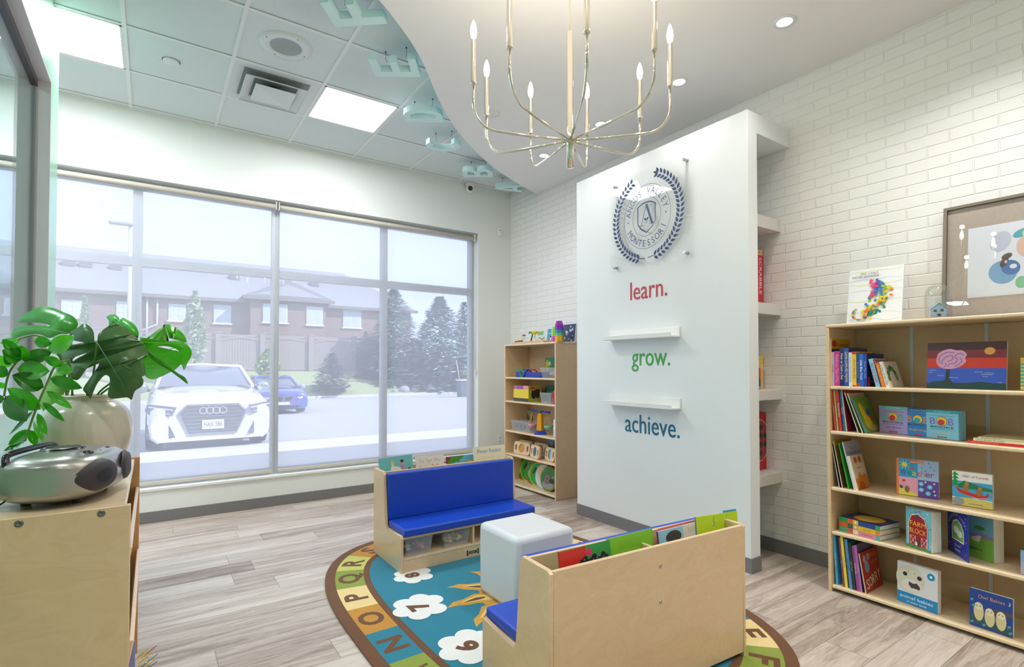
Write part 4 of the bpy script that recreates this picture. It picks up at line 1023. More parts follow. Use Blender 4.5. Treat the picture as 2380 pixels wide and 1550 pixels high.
# ================================================================== VASE
def smoothprof(P, n=5): return smooth_curve(P, n)
VX, VY = -.197, 2.50
def vase_mat():
    m, nt, bs = newmat('vase_glaze'); tc = node(nt, 'ShaderNodeTexCoord'); n = node(nt, 'ShaderNodeTexNoise'); n.inputs['Scale'].default_value = 6; n.inputs['Distortion'].default_value = 1.2
    mp = node(nt, 'ShaderNodeMapping'); mp.inputs['Scale'].default_value = (1.6, 1.6, .35); nt.links.new(tc.outputs['Object'], mp.inputs[0]); nt.links.new(mp.outputs[0], n.inputs['Vector'])
    nt.links.new(ramp(nt, n.outputs['Fac'], [(.3, '#c2bba6'), (.5, '#d6cfbc'), (.7, '#e2dccb')]), bs.inputs['Base Color']); bs.inputs['Roughness'].default_value = .22; bs.inputs['Coat Weight'].default_value = .5
    return m
b = MB(); b.lathe(smoothprof([(.0, 0), (.088, 0), (.098, .012), (.122, .07), (.138, .13), (.139, .175), (.125, .222), (.098, .252), (.082, .262), (.079, .270), (.083, .279), (.078, .283), (.072, .276), (.074, .26)]), vase_mat(), n=56)
b.lathe([(.074, .262), (.12, .2), (.12, .1), (0, .02)], M('#6b675a', .7), n=32)
o = b.obj('vase', None, (VX, VY, CH)); tag(o, 'large cream glazed ceramic vase holding the plants on the left cabinet', 'vase')

# ================================================================== BOOMBOX
def boombox():
    # local: +x = front (speakers), y along its width; seen from its near end
    cx, cy = -.205, 2.04
    t = thing('boombox', 'silver portable stereo with dark oval speakers on the left cabinet', 'stereo', (cx, cy, CH), (0, 0, radians(-18)))
    SV = M('#a9a8a2', .28, .75, coat=.3); SVB = M('#8d9088', .3, .7); BK = M('#17181c', .18); GR = M('#3a3438', .5)
    W2, D2, Hh = .175, .132, .138
    def sect(y, n=28):
        u = abs(y) / W2; k = (1 - u ** 3.2) ** .40 if u < 1 else 0
        return k
    b = MB(); NY = 64; n = 72; rings = []
    for j in range(NY + 1):
        y = -W2 + 2 * W2 * (.5 - .5 * cos(pi * j / NY)); k = max(.02, sect(y)); ring = []
        for i in range(n):
            th = 2 * pi * i / n; c_, s_ = cos(th), sin(th)
            x = D2 * k * (abs(c_) ** .72) * (1 if c_ > 0 else -1); z = Hh / 2 + Hh / 2 * (.45 + .55 * k) * (abs(s_) ** .62) * (1 if s_ > 0 else -1)
            if z > Hh * .6: x *= .93
            ring.append(b.v((x, y, z + .006 if z > .01 else z + .006)))
        rings.append(ring)
    mi = b.mi(SV)
    for A, B in zip(rings, rings[1:]):
        for i in range(n): f = b.bm.faces.new([A[i], A[(i + 1) % n], B[(i + 1) % n], B[i]]); f.material_index = mi; f.smooth = True
    b.bm.faces.new(rings[0]); b.bm.faces.new(rings[-1])
    for sx in (-.06, .06):
        for sy in (-.08, .08): b.lathe([(.012, 0), (.012, .012)], BK, c=(sx, sy, 0), n=12)
    b.obj('body', t)
    for s in (-1, 1):
        # oval speaker wrapping the front corner
        b = MB(); K = 48; rr_ = []
        for j in range(0, 8):
            f_ = .02 + .98 * j / 7; row = []
            for i in range(K):
                a = 2 * pi * i / K; yy = s * .087 + .071 * f_ * cos(a); zz = Hh / 2 + .006 + .68 * Hh / 2 * (.45 + .55 * max(.02, sect(yy))) * f_ * sin(a)
                k = max(.02, sect(yy)); zn = (zz - .006 - Hh / 2) / (Hh / 2 * (.45 + .55 * k)); zn = max(-.93, min(.93, zn)); sv_ = abs(zn) ** (1 / .62); cv = (1 - sv_ ** 2) ** .5 if sv_ < 1 else 0
                x = D2 * k * cv ** .72 + (.0055 if f_ < .99 else -.002); row.append(b.v((x, yy, zz)))
            rr_.append(row)
        for A, B, jj in zip(rr_, rr_[1:], range(7)):
            for i in range(K): f = b.bm.faces.new([A[i], A[(i + 1) % K], B[(i + 1) % K], B[i]]); f.material_index = b.mi(GR if jj > 2 else M('#221f24', .5)); f.smooth = True
        b.obj('speaker_grille', t)
    b = MB(); b.lathe([(.052, 0), (.050, .004), (.02, .006), (0, .006)], BK, c=(-.01, 0, Hh + .0045), n=32, sx=1, sy=1.15); b.ring = None
    b.lathe([(.046, .0062), (.044, .0075), (.040, .0062)], STEEL, c=(-.01, 0, Hh + .0045), n=32, sx=1, sy=1.15); b.obj('disc_lid', t)
    b = MB(); pts = [(-.075, -.135, .105), (-.085, -.125, .132), (-.09, -.09, .146), (-.09, .09, .146), (-.085, .125, .132), (-.075, .135, .105)]; b.tube(smooth_curve(pts, 4), .0085, BK, n=10); b.obj('handle', t)
    b = MB(); b.lathe([(.017, 0), (.017, .012), (.012, .016), (0, .017)], BK, c=(.070, -.055, .126), n=20); b.obj('volume_knob', t)
    for k, (x, y) in enumerate(((.076, -.02), (.083, -.005), (.07, .0), (.08, .012), (.072, .02))):
        b = MB(); b.lathe([(.005, 0), (.0045, .005), (0, .006)], BK, c=(x, y, .130), n=12); b.obj('button', t)
    b = MB(); b.box(.055, .085, .045, .065, .128, .138, M('#28304a', .15), bev=.004); b.obj('display', t)
    b = MB(); b.box(-.135, -.10, -.10, -.055, .02, .085, M('#6f7565', .5), bev=.006); b.obj('battery_cover', t)
    b = MB(); b.box(-.128, -.105, -.115, -.08, .10, .115, M('#8b8f90', .3, .6), bev=.003); b.obj('handle_hinge', t)
    b = MB()
    for i in range(4):
        for j in range(5): b.ball((-.055 - .009 * j, -.1385 + .0052 * j, .042 + .008 * i), .0025, BK, n=6)
    b.obj('vent_holes', t)
    return t
boombox()
b = MB(); b.tube(smooth_curve([(-.315, 1.965, CH + .03), (-.335, 1.93, CH + .016), (-.37, 1.90, CH + .004), (-.45, 1.90, CH + .003), (-.478, 1.92, CH - .1)], 5), .0022, M('#17181a', .4), n=6)
o = b.obj('power_cord'); tag(o, 'thin black power cord running left from the silver stereo', 'cord')

# ================================================================== PLANTS
LM = {}
def leafmat(c, back=None):
    if c in LM: return LM[c]
    m, nt, bs = newmat('leaf_' + c[1:]); tc = node(nt, 'ShaderNodeTexCoord'); n = node(nt, 'ShaderNodeTexNoise'); n.inputs['Scale'].default_value = 14; nt.links.new(tc.outputs['Object'], n.inputs['Vector'])
    cc = lin(c); mx = node(nt, 'ShaderNodeMix', data_type='RGBA'); mx.inputs[6].default_value = tuple(v * .7 for v in cc[:3]) + (1,); mx.inputs[7].default_value = tuple(v * 1.3 for v in cc[:3]) + (1,)
    nt.links.new(n.outputs['Fac'], mx.inputs[0]); nt.links.new(mx.outputs[2], bs.inputs['Base Color']); bs.inputs['Roughness'].default_value = .28; bs.inputs['Specular IOR Level'].default_value = .6
    tl = node(nt, 'ShaderNodeBsdfTranslucent'); tl.inputs[0].default_value = tuple(min(1, v * 2.2) for v in cc[:3]) + (1,)
    ms = node(nt, 'ShaderNodeMixShader'); ms.inputs[0].default_value = .35; out = nt.nodes['Material Output']
    nt.links.new(bs.outputs[0], ms.inputs[1]); nt.links.new(tl.outputs[0], ms.inputs[2]); nt.links.new(ms.outputs[0], out.inputs[0]); LM[c] = m; return m
zo = lambda pts: [(x / 4.306, 700 + y / 4.306) for x, y in pts]
def bigleaf(parent, outer, holes, attach, tip, D, tilt, cup, mat, vein='#4c7a3a', name='leaf'):
    """outline in photo pixels, laid on its own tilted and cupped surface about D metres away"""
    ax, ay = attach; tx, ty = tip; l = hypot(tx - ax, ty - ay); ux, uy = (tx - ax) / l, (ty - ay) / l
    def W(p, lift=0):
        a = ((p[0] - ax) * ux + (p[1] - ay) * uy) / l; c_ = (-(p[0] - ax) * uy + (p[1] - ay) * ux) / l
        return at(p[0], p[1], D=D + tilt * a + cup * c_ * c_ + .35 * cup * a * a - lift)
    inv = parent.matrix_world.inverted() if False else Matrix.Translation(-parent.location)
    b = MB(inv); es = []
    for loop in [smooth_curve(outer + [outer[0]], 3)[:-1]] + [smooth_curve(h + [h[0]], 3)[:-1] for h in holes]:
        vs = [b.v(W(p)) for p in loop]; es += [b.bm.edges.new((vs[i], vs[(i + 1) % len(vs)])) for i in range(len(vs))]
    r = bmesh.ops.triangle_fill(b.bm, edges=es, use_beauty=True); b.mi(mat)
    fe = [e for e in b.bm.edges if not e.is_boundary]
    for f in b.bm.faces: f.smooth = True
    o = b.obj(name, parent, raw=1)
    sm = o.modifiers.new('thick', 'SOLIDIFY'); sm.thickness = .0007
    b = MB(inv); V_ = M(vein, .4); b.tube([W((ax + (tx - ax) * q, ay + (ty - ay) * q), .001) for q in (0, .25, .5, .75, .93)], [.0018, .0015, .0012, .0008, .0003], V_, n=5); b.obj('midrib', o)
    return o
mp_ = thing('monstera_plant', 'monstera cuttings with large split leaves in the cream vase', 'plant', (VX, VY, CH + .05))
G1, G2, G3 = leafmat('#5f8652'), leafmat('#48a81c'), leafmat('#54b414')
bigleaf(mp_, zo([(975, 410), (985, 330), (1060, 265), (1143, 222), (1200, 245), (1290, 290), (1385, 390), (1290, 372), (1210, 368), (1140, 402), (1240, 398), (1400, 398), (1440, 430), (1480, 548), (1330, 500), (1200, 485), (1145, 490), (1290, 545), (1400, 590), (1445, 640), (1445, 745), (1350, 700), (1250, 640), (1190, 618), (1188, 632), (1300, 690), (1400, 740), (1435, 790), (1420, 850), (1350, 900), (1318, 985), (1270, 962), (1120, 975), (1080, 930), (1098, 830), (1095, 760), (1050, 740), (1000, 790), (960, 850), (905, 975), (870, 930), (832, 880), (880, 800), (950, 700), (988, 640), (985, 612), (960, 602), (905, 630), (850, 700), (775, 790), (680, 740), (690, 640), (760, 580), (870, 520), (800, 540), (640, 590), (610, 580), (620, 480), (700, 440), (840, 430), (830, 410), (730, 390), (745, 350), (700, 310), (780, 265), (840, 222), (890, 245), (935, 300), (945, 380), (945, 408)]), [], (225.5, 796), (305, 925), 1.80, -.05, .28, G1, '#5f8a5a')
bigleaf(mp_, zo([(1405, 395), (1405, 340), (1480, 305), (1600, 250), (1680, 232), (1780, 275), (1850, 350), (1862, 412), (1760, 385), (1660, 362), (1600, 364), (1562, 390), (1640, 398), (1800, 400), (1880, 440), (1918, 500), (1910, 560), (1880, 610), (1842, 690), (1815, 635), (1760, 680), (1700, 712), (1600, 760), (1520, 782), (1450, 745), (1440, 640), (1300, 560), (1250, 520), (1380, 480)]), [zo([(1575, 455), (1650, 448), (1740, 468), (1795, 500), (1700, 482)])], (327, 795), (440, 800), 1.95, .06, .3, G3, '#8cc860')
bigleaf(mp_, zo([(1440, 470), (1540, 530), (1660, 620), (1780, 720), (1850, 760), (1880, 830), (1800, 770), (1690, 690), (1600, 640), (1500, 560)]), [], (334, 809), (436, 892), 1.90, .03, .2, G2)
bigleaf(mp_, zo([(160, 215), (250, 130), (340, 85), (430, 52), (540, 70), (640, 110), (730, 150), (780, 215), (765, 270), (690, 325), (600, 330), (500, 370), (400, 330), (250, 340), (128, 375), (135, 280), (230, 250), (400, 240), (500, 248), (460, 228), (330, 212)]), [], (165, 775), (40, 752), 1.88, .06, .25, G2, '#7cc050')
bigleaf(mp_, zo([(1065, 160), (1120, 130), (1180, 150), (1200, 190), (1230, 165), (1300, 195), (1360, 250), (1388, 320), (1375, 375), (1300, 350), (1200, 260), (1140, 228), (1090, 245), (1092, 200)]), [], (318, 782), (250, 735), 1.98, .05, .2, G3)
bigleaf(mp_, zo([(650, 560), (780, 520), (700, 620), (660, 760), (650, 900), (600, 1000), (520, 1200), (480, 1290), (440, 1250), (430, 1100), (380, 1000), (450, 850), (560, 700)]), [], (160, 830), (112, 998), 1.92, .0, .2, leafmat('#8fb86a'), '#b9d29a')
def stem(parent, pts, r, c='#5c8a3a', name='stem'):
    b = MB(Matrix.Translation(-parent.location)); b.tube(smooth_curve([tuple(p) for p in pts], 5), r, M(c, .4), n=7); return b.obj(name, parent)
vin = lambda dx, dy, dz=.2: Vector((VX + dx, VY + dy, CH + dz))
for (px, py, D, dx, dy) in ((225.5, 796, 1.80, .0, -.04), (327, 795, 1.95, .03, .0), (165, 775, 1.88, -.04, .0), (318, 782, 1.98, .02, .03), (334, 809, 1.90, .05, -.01), (160, 830, 1.92, -.05, -.02)):
    e = at(px, py, D=D + .004); s_ = vin(dx, dy, .12); m_ = s_.lerp(e, .6) + Vector((0, 0, .01)); stem(mp_, [s_, vin(dx * 1.1, dy * 1.1, .27), m_, e], .0035)
# arching plant with rows of glossy leaflets
zz = thing('arching_plant', 'arching stems of glossy oval leaflets spilling left from the cream vase', 'plant', (VX - .03, VY, CH + .05))
ZG = [leafmat('#2c8a10'), leafmat('#3c9e16'), leafmat('#266c10'), leafmat('#4cac1c')]
def leaflet(p0, p1, wpx, D, mat, dt=.0, D1=None):
    (x0, y0), (x1, y1) = p0, p1; x0, y0, x1, y1 = x0 / 4.306, 700 + y0 / 4.306, x1 / 4.306, 700 + y1 / 4.306; wpx /= 4.306
    l = hypot(x1 - x0, y1 - y0); ux, uy = (x1 - x0) / l, (y1 - y0) / l; inv = Matrix.Translation(-zz.location); b = MB(inv); rows = []
    for i in range(9):
        u = i / 8; hw_ = wpx / 2 * (sin(pi * min(1, u ** .85)) ** .75 if 0 < u < 1 else 0); row = []
        for s in (-1, -.5, 0, .5, 1):
            x = x0 + ux * l * u - uy * hw_ * s; y = y0 + uy * l * u + ux * hw_ * s
            row.append(b.v(at(x, y, D=D + ((D1 or D) - D) * u + dt * s + .012 * (u - .5) ** 2 * 4 - .010 * abs(s) * (1 if wpx > 20 else .4))))
        rows.append(row)
    b.mi(mat)
    for A, B in zip(rows, rows[1:]):
        for i in range(4):
            try: f = b.bm.faces.new([A[i], A[i + 1], B[i + 1], B[i]]); f.smooth = True
            except ValueError: pass
    bmesh.ops.remove_doubles(b.bm, verts=b.bm.verts, dist=.00005); b.obj('leaflet', zz, raw=1)
LFS = [((210, 590), (20, 490), 150), ((200, 590), (215, 440), 190), ((225, 590), (520, 510), 150), ((480, 500), (745, 350), 175), ((340, 400), (520, 420), 120), ((170, 680), (500, 700), 190), ((440, 860), (120, 740), 190), ((550, 660), (735, 700), 110), ((500, 770), (825, 870), 125), ((410, 1080), (70, 870), 175), ((50, 950), (270, 1200), 240), ((465, 900), (725, 1075), 95), ((425, 1010), (650, 1205), 75), ((375, 1120), (468, 1340), 85), ((335, 1095), (90, 1340), 42), ((340, 1190), (432, 1405), 80), ((300, 1290), (80, 1440), 105), ((300, 1290), (365, 1450), 105), ((250, 1400), (35, 1500), 60), ((120, 640), (-40, 560), 110), ((80, 740), (-60, 660), 120), ((65, 850), (-50, 830), 60), ((130, 620), (40, 540), 120), ((0, 420), (200, 400), 90), ((210, 560), (20, 380), 130), ((620, 640), (430, 560), 100), ((40, 960), (-60, 1010), 90)]
for k, (a, c_, w_) in enumerate(LFS): leaflet(a, c_, w_, 1.72 + .012 * (k % 4), ZG[k % 4], .006 * (-1) ** k, 1.70 + .01 * (k % 3))
def zst(pts): return [at(x / 4.306, 700 + y / 4.306, D=D) for x, y, D in pts]
stem(zz, [vin(-.03, -.02, .15), vin(-.04, -.03, .285)] + zst([(690, 620, 1.80), (560, 640, 1.75), (480, 800, 1.735), (400, 980, 1.73), (320, 1190, 1.725), (250, 1400, 1.72)]), .0032, '#7f9a50')
stem(zz, [vin(-.045, 0, .15), vin(-.06, -.01, .285)] + zst([(600, 560, 1.82), (400, 480, 1.78), (220, 560, 1.75), (90, 720, 1.74), (40, 950, 1.74)]), .0032, '#7f9a50')
stem(zz, [vin(-.05, .01, .15), vin(-.06, .0, .285)] + zst([(620, 600, 1.83), (520, 430, 1.8), (340, 340, 1.78), (100, 420, 1.77)]), .003, '#7f9a50')
# ================================================================== BOOKS
PAGE = M('#f2efe6', .7)
def book(label, loc, rot, w, h, t, cover, spine=None, front=None, sp=None, group=None, name='picture_book', edge=.0015, cat='book', board=False, back=None):
    """stands on z=0, spine along x=0, front cover faces local -y"""
    o = thing(name, label, cat, loc, rot, group); spine = spine or cover; e = .0022 if not board else .001
    C1, C2_ = M(cover, .28, coat=.3), M(spine, .28, coat=.3)
    b = MB(); b.box(0, w, 0, e, 0, h, C1); b.box(0, w, t - e, t, 0, h, M(back, .28, coat=.3) if back else C1); b.box(0, e, e, t - e, 0, h, C2_)
    if front: front(Cv(b, (0, 0, 0), (1, 0, 0), (0, 0, 1), (0, -1, 0)), w, h)
    c = Cv(b, (0, t, 0), (0, -1, 0), (0, 0, 1), (-1, 0, 0))
    if spine != cover: c.rect(0, 0, t, h, spine)
    if sp: sp(c, t, h)
    b.obj('cover', o)
    b = MB(); g = .003 if not board else 0
    if t > 2 * e + .001:
        if board:
            n = max(2, int(t / .009))
            for i in range(n):
                y0 = e + (t - 2 * e) * i / n; b.box(e, w - .0005, y0 + .0004, y0 + (t - 2 * e) / n - .0004, .0005, h - .0008, PAGE)
        else: b.box(e, w - g, e, t - e, g * .6, h - g, PAGE)
        b.obj('pages', o)
    return o
def vtext(s, col, size=.8, u=None):
    """spine lettering reading down"""
    def f(c, t, h, s=s):
        V, Fc, x0, x1 = text_geo(s); sz = t * size; w_ = min(h * .8, (x1 - x0) * sz)
        c.text(s, t * .5 - sz * .33, h - (h - w_) / 2, sz, col, rot=-pi / 2, w=w_)
    return f
def two(*fs):
    def f(c, a, b_): [g(c, a, b_) for g in fs]
    return f
XS = 3.29
def face_out(label, x0, x1, yt, yb, X, t, cover, spine=None, front=None, tilt=4, name='board_book', board=True, group='books displayed face out on the wide bookcase', zs=None, yaw=0, sp=None, sx=1.0):
    A, B = at(x0, (yt + yb) / 2, X=X), at(x1, (yt + yb) / 2, X=X); w_ = A.y - B.y; zt = at(x0, yt, X=X).z
    zb = zs if zs is not None else at(x0, yb, X=X).z
    return book(label, (X, A.y, zb + .0015), (radians(-tilt), 0, radians(-90 + yaw)), w_ * sx, (zt - zb) / cos(radians(tilt)) * sx, t, cover, spine, front, sp, group, name, board=board)

G_R1 = 'upright books on the top shelf'; Z1, Z2, Z3, Z4, Z5 = [z + .001 for z in SZ]
# ---- shelf 1, spines out
def moon(c, w, h):
    c.rect(0, h * .78, w, h, '#e0a21c'); c.rect(0, 0, w, h * .78, '#2b3b7c'); c.ell(w * .8, h * .58, w * .13, h * .09, '#e8b829'); c.ell(w * .14, h * .9, w * .12, h * .07, '#c32a2a')
    c.poly([(w * .05, h * .3), (w * .2, h * .6), (w * .32, h * .38), (w * .26, h * .2), (w * .05, h * .2)], '#c07038'); c.text('CURIOUS', w * .3, h * .84, h * .09, '#2b2418', w=w * .6)
    c.line([(w * .35, h * .6), (w * .4, h * .52), (w * .45, h * .5), (w * .5, h * .42)], .002, '#d8c9a0')
def plain(*bands):
    def f(c, w, h):
        for b0, b1, col in bands: c.rect(0, h * b0, w, h * b1, col)
    return f
def upright(px0, px1, pt, z, cover, label, sptext='', spcol='#ffffff', depth=.21, X=XS, lean=0, front=None, spine=None, group=G_R1, spf=None, gap=.0004, name='picture_book', tt=None, pb=None):
    A, B = at(px0, pt, X=X), at(px1, pt, X=X); t = tt or (A.y - B.y - gap); zt = A.z
    return book(label, (X, B.y if pb is None else at(pb, 900, X=X).y, z), (radians(-lean), 0, 0), depth, (zt - z) / cos(radians(lean)), t, cover, spine, front, two(vtext(sptext, spcol), *([spf] if spf else [])) if sptext else spf, group, name)
upright(1929.5, 1932.5, 787, Z1, '#2b3b7c', 'tallest picture book, at the left end of the top shelf, night scene with moon', front=moon, spine='#f2efe8', depth=.235)
upright(1932.5, 1938.5, 818, Z1, '#c9c2dd', 'thin pale lilac book beside the pink one on the top shelf', 'The Night', '#5a5080')
upright(1938.5, 1951, 816, Z1, '#d8218c', 'magenta pink book on the top shelf', 'Pinkalicious Tales of Fun', '#f6b0d8', front=plain((0, 1, '#d8218c')))
upright(1951, 1961, 808, Z1, '#1a2350', 'dark navy book right of the magenta one on the top shelf', 'How to Catch a Star', '#f2f2f2', front=plain((0, 1, '#1e2a5c'), (.8, 1, '#11183c')), depth=.23)
upright(1961, 1972, 809, Z1, '#1e50b4', 'blue book with colourful spine right of the navy one on the top shelf', 'LLAMA LLAMA RED PAJAMA', '#f2d23c', front=plain((0, 1, '#2a3a78'), (.85, 1, '#4a3a80')), depth=.24)
upright(1972, 1980, 819, Z1, '#e6e6ea', 'white spined book between the blue and yellow ones on the top shelf', 'Rainbow Fish and Friends', '#8a8aa0')
upright(1980, 1989.5, 817, Z1, '#efc81e', 'yellow book with red foot on the top shelf', 'Once I Ate a Pie', '#b04818', spf=lambda c, t, h: (c.rect(0, h * .92, t, h, '#d02838'), c.rect(0, 0, t, h * .03, '#c02028')))
upright(1989.5, 1996.5, 820, Z1, '#223c80', 'dark blue thin book right of the yellow one on the top shelf', 'OFFICER BUCKLE', '#7a98d8', spf=lambda c, t, h: c.rect(0, 0, t, h * .1, '#d02838'))
upright(1996.5, 2006, 822, Z1, '#2a66c8', 'bright blue book with white lettering on the top shelf', 'Little Blue Truck', '#ffffff')
def fireworks(c, w, h):
    rr = random.Random(5); c.rect(0, 0, w, h, '#1c2456')
    for i in range(60):
        a = rr.uniform(0, pi); r_ = rr.uniform(.03, .11); x, y = w * .45, h * .12
        c.line([(x, y), (x + r_ * cos(a) * .8, min(h, y + r_ * sin(a)))], .0012, rr.choice(['#c8a0d0', '#8a5a9c', '#e0c8e8', '#6a3a70']))
    c.rect(w * .35, h * .9, w * .95, h * .97, '#3a2c7c'); c.rect(0, 0, w * .12, h * .3, '#c02838')
upright(2006, 2014.5, 822, Z1, '#1c3c9c', 'blue book with a dark fireworks cover, before the leaning books on the top shelf', 'Snow Falls Softly', '#9ab0e8', front=fireworks, depth=.22)
def barn(c, w, h): c.rect(0, 0, w, h, '#8fc3e0'); c.rect(0, h * .82, w, h * .96, '#c04a50'); c.text('BIG RED BARN', w * .5, h * .86, h * .09, '#e8e0d8', align='c', w=w * .85)
LN = 'leaning books at the end of the top shelf row'
upright(2017, 2028, 833, Z1, '#8cc6e6', 'light blue leaning book on the top shelf', 'BIG RED BARN', '#b83848', lean=13, front=barn, group=LN, pb=2046, depth=.16, tt=.021)
upright(2032, 2043, 842, Z1, '#e8771c', 'orange leaning book on the top shelf', 'Giraffes Can Dance', '#f8c080', lean=13, group=LN, pb=2059, depth=.15, tt=.019)
def leafy(c, w, h):
    c.rect(0, 0, w, h, '#ddd3c8'); g = ['#4a8a3c', '#3f7a38', '#5c9a48', '#356a34']
    for i in range(7): a = pi * (1.02 - i * .17); c.ell(w * .42 + w * .27 * cos(a), h * .36 + h * .38 * sin(a), w * .095, h * .11, g[i % 4])
    c.text('a very green tale', w * .62, h * .88, h * .05, '#8a8078', w=w * .3)
upright(2043, 2052, 840, Z1, '#e9e5dd', 'white leaning book with green leafy cover facing the camera, top shelf', 'A Very Green Tale', '#7a7a7a', lean=15, front=leafy, group=LN, pb=2069, depth=.185, tt=.018)
# ---- painted canvas
def painting(c, w, h):
    for i, (b0, b1, col) in enumerate(((.83, 1, '#481418'), (.66, .83, '#84202c'), (.44, .66, '#d8341c'), (.1, .44, '#3a5cd0'))): c.rect(0, h * b0, w, h * b1, col)
    c.ell(w * .80, h * .80, w * .065, h * .075, '#e8a848', 24); c.ring(w * .80, h * .80, w * .068, h * .08, .0025, '#d88a20', 24)
    c.poly([(0, 0), (w, 0), (w, h * .12), (w * .85, h * .13), (w * .7, h * .155), (w * .55, h * .13), (w * .4, h * .12), (w * .25, h * .17), (w * .1, h * .15), (0, h * .1)], '#1f4444')
    c.poly([(w * .20, h * .1), (w * .25, h * .2), (w * .26, h * .45), (w * .31, h * .45), (w * .305, h * .2), (w * .36, h * .1)], '#2a3434')
    L = [(.12, .60), (.14, .74), (.2, .82), (.3, .86), (.38, .83), (.46, .82), (.52, .74), (.50, .66), (.51, .58), (.45, .49), (.38, .44), (.28, .42), (.19, .45), (.14, .52)]
    c.poly(smooth_curve([(w * a, h * d) for a, d in L + [L[0]]], 4)[:-1], '#e8a8cc')
    P_ = '#8a5fb0'
    for pts in ([(.17, .55), (.16, .66), (.2, .74), (.28, .79), (.36, .77)], [(.2, .52), (.21, .62), (.27, .7), (.34, .70), (.33, .62), (.27, .58)], [(.28, .47), (.3, .53), (.37, .55), (.4, .62), (.37, .7), (.43, .76), (.48, .72)], [(.36, .47), (.42, .52), (.46, .6), (.43, .66)], [(.22, .46), (.26, .5), (.24, .55)]):
        c.line(smooth_curve([(w * a, h * d) for a, d in pts], 4), .0038, P_)
    for x, y, l in ((.03, .40, .1), (.02, .35, .06), (.15, .28, .08), (.3, .24, .12), (.62, .36, .1), (.7, .31, .14), (.74, .34, .12), (.72, .27, .06), (.9, .15, .05)): c.line([(w * x, h * y), (w * (x + l), h * (y - .006))], .002, '#c8d4f0')
A, B = at(2157, 797, X=3.40), at(2341, 791, X=3.40); w_ = A.y - B.y + .0; zt = A.z
t = thing('canvas_painting', 'small canvas painting of a pink brain-shaped tree under a red striped sunset', 'painting', (3.37, A.y + .0, Z1), (radians(-7), 0, radians(-90)))
b = MB(); b.box(0, w_, 0, .016, 0, zt - Z1, M('#e8e4dc', .8)); painting(Cv(b, (0, 0, 0), (1, 0, 0), (0, 0, 1), (0, -1, 0)), w_, zt - Z1); b.obj('canvas', t)
def gband(c, w, h):
    for i in range(9): c.rect(0, h * i / 9, w, h * (i + .5) / 9, '#2fae9c' if i not in (0, 8) else '#e8a030')
face_out('teal and yellow striped book at the right edge of the photo, top shelf', 2371, 2420, 832, 903, 3.33, .012, '#e0c860', front=gband, board=False, name='picture_book', zs=Z1)

# ---- shelf 2: thin leaning books
L2 = 'thin leaning books on the second shelf'
for px0, px1, pt, pb, col, sc_, lean, lab, d in ((1930, 1934, 905, 1943, '#d83c28', '#e04830', 4.5, 'red-orange thin book first in the leaning row of the second shelf', .22), (1935, 1938.5, 906, 1948, '#9cc060', '#a8c870', 4.5, 'pale green thin book second in the leaning row of the second shelf', .21), (1939, 1946, 905, 1957, '#d02430', '#d82838', 5, 'bright red book in the leaning row of the second shelf', .22), (1947, 1950, 907, 1962, '#2848a0', '#2c50b0', 5, 'thin blue book in the leaning row of the second shelf', .21), (1950, 1954, 906, 1966, '#158a4c', '#1c9858', 5.5, 'green thin book in the leaning row of the second shelf', .22)):
    upright(px0, px1, pt, Z2, col, lab, 'Favourite Story', '#f2e8d0', lean=lean, group=L2, pb=pb, depth=d, tt=(at(px0, 900, X=XS).y - at(px1, 900, X=XS).y), spine=sc_)
def redc(c, w, h): c.rect(0, 0, w, h, '#b02454'); c.rect(w * .1, h * .86, w * .95, h * .97, '#e06a8a'); c.text('Berry Day', w * .2, h * .88, h * .06, '#f8e0e0')
upright(1954, 1957, 905, Z2, '#b02454', 'crimson covered picture book leaning on the second shelf', lean=6, front=redc, group=L2, pb=1968, depth=.235, tt=.004, spine='#e8e0e0')
def orc(c, w, h): c.rect(0, 0, w, h, '#5a8a40'); c.rect(0, h * .86, w, h, '#d07a38'); c.text('Autumn', w * .15, h * .89, h * .06, '#f8e4c0')
upright(1957, 1960, 912, Z2, '#5a8a40', 'green picture book with an orange top band leaning on the second shelf', lean=17, front=orc, group=L2, pb=1994, depth=.2, tt=.004, spine='#e8e8e8')
upright(1961, 1964, 914, Z2, '#d8c8a0', 'thin cream book leaning on the second shelf', lean=19, group=L2, pb=2004, depth=.2, tt=.004, spine='#ece6d8')
def yellowc(c, w, h):
    c.rect(0, 0, w, h, '#7aa83c'); c.ell(w * .32, h * .55, w * .13, h * .3, '#f0cc28', rot=.15); c.ell(w * .4, h * .3, w * .2, h * .2, '#f0cc28'); c.ell(w * .62, h * .55, w * .12, h * .12, '#2c68b8'); c.ell(w * .7, h * .4, w * .09, h * .1, '#d84830'); c.rect(w * .4, h * .05, w * .9, h * .2, '#d8b070'); c.text('Sing', w * .6, h * .86, h * .1, '#d84830')
upright(1966, 1970, 924, Z2, '#7aa83c', 'picture book with yellow and green cover facing the camera, leaning on the second shelf', lean=20, front=yellowc, group=L2, pb=2012, depth=.2, tt=.005, spine='#3a80c0')
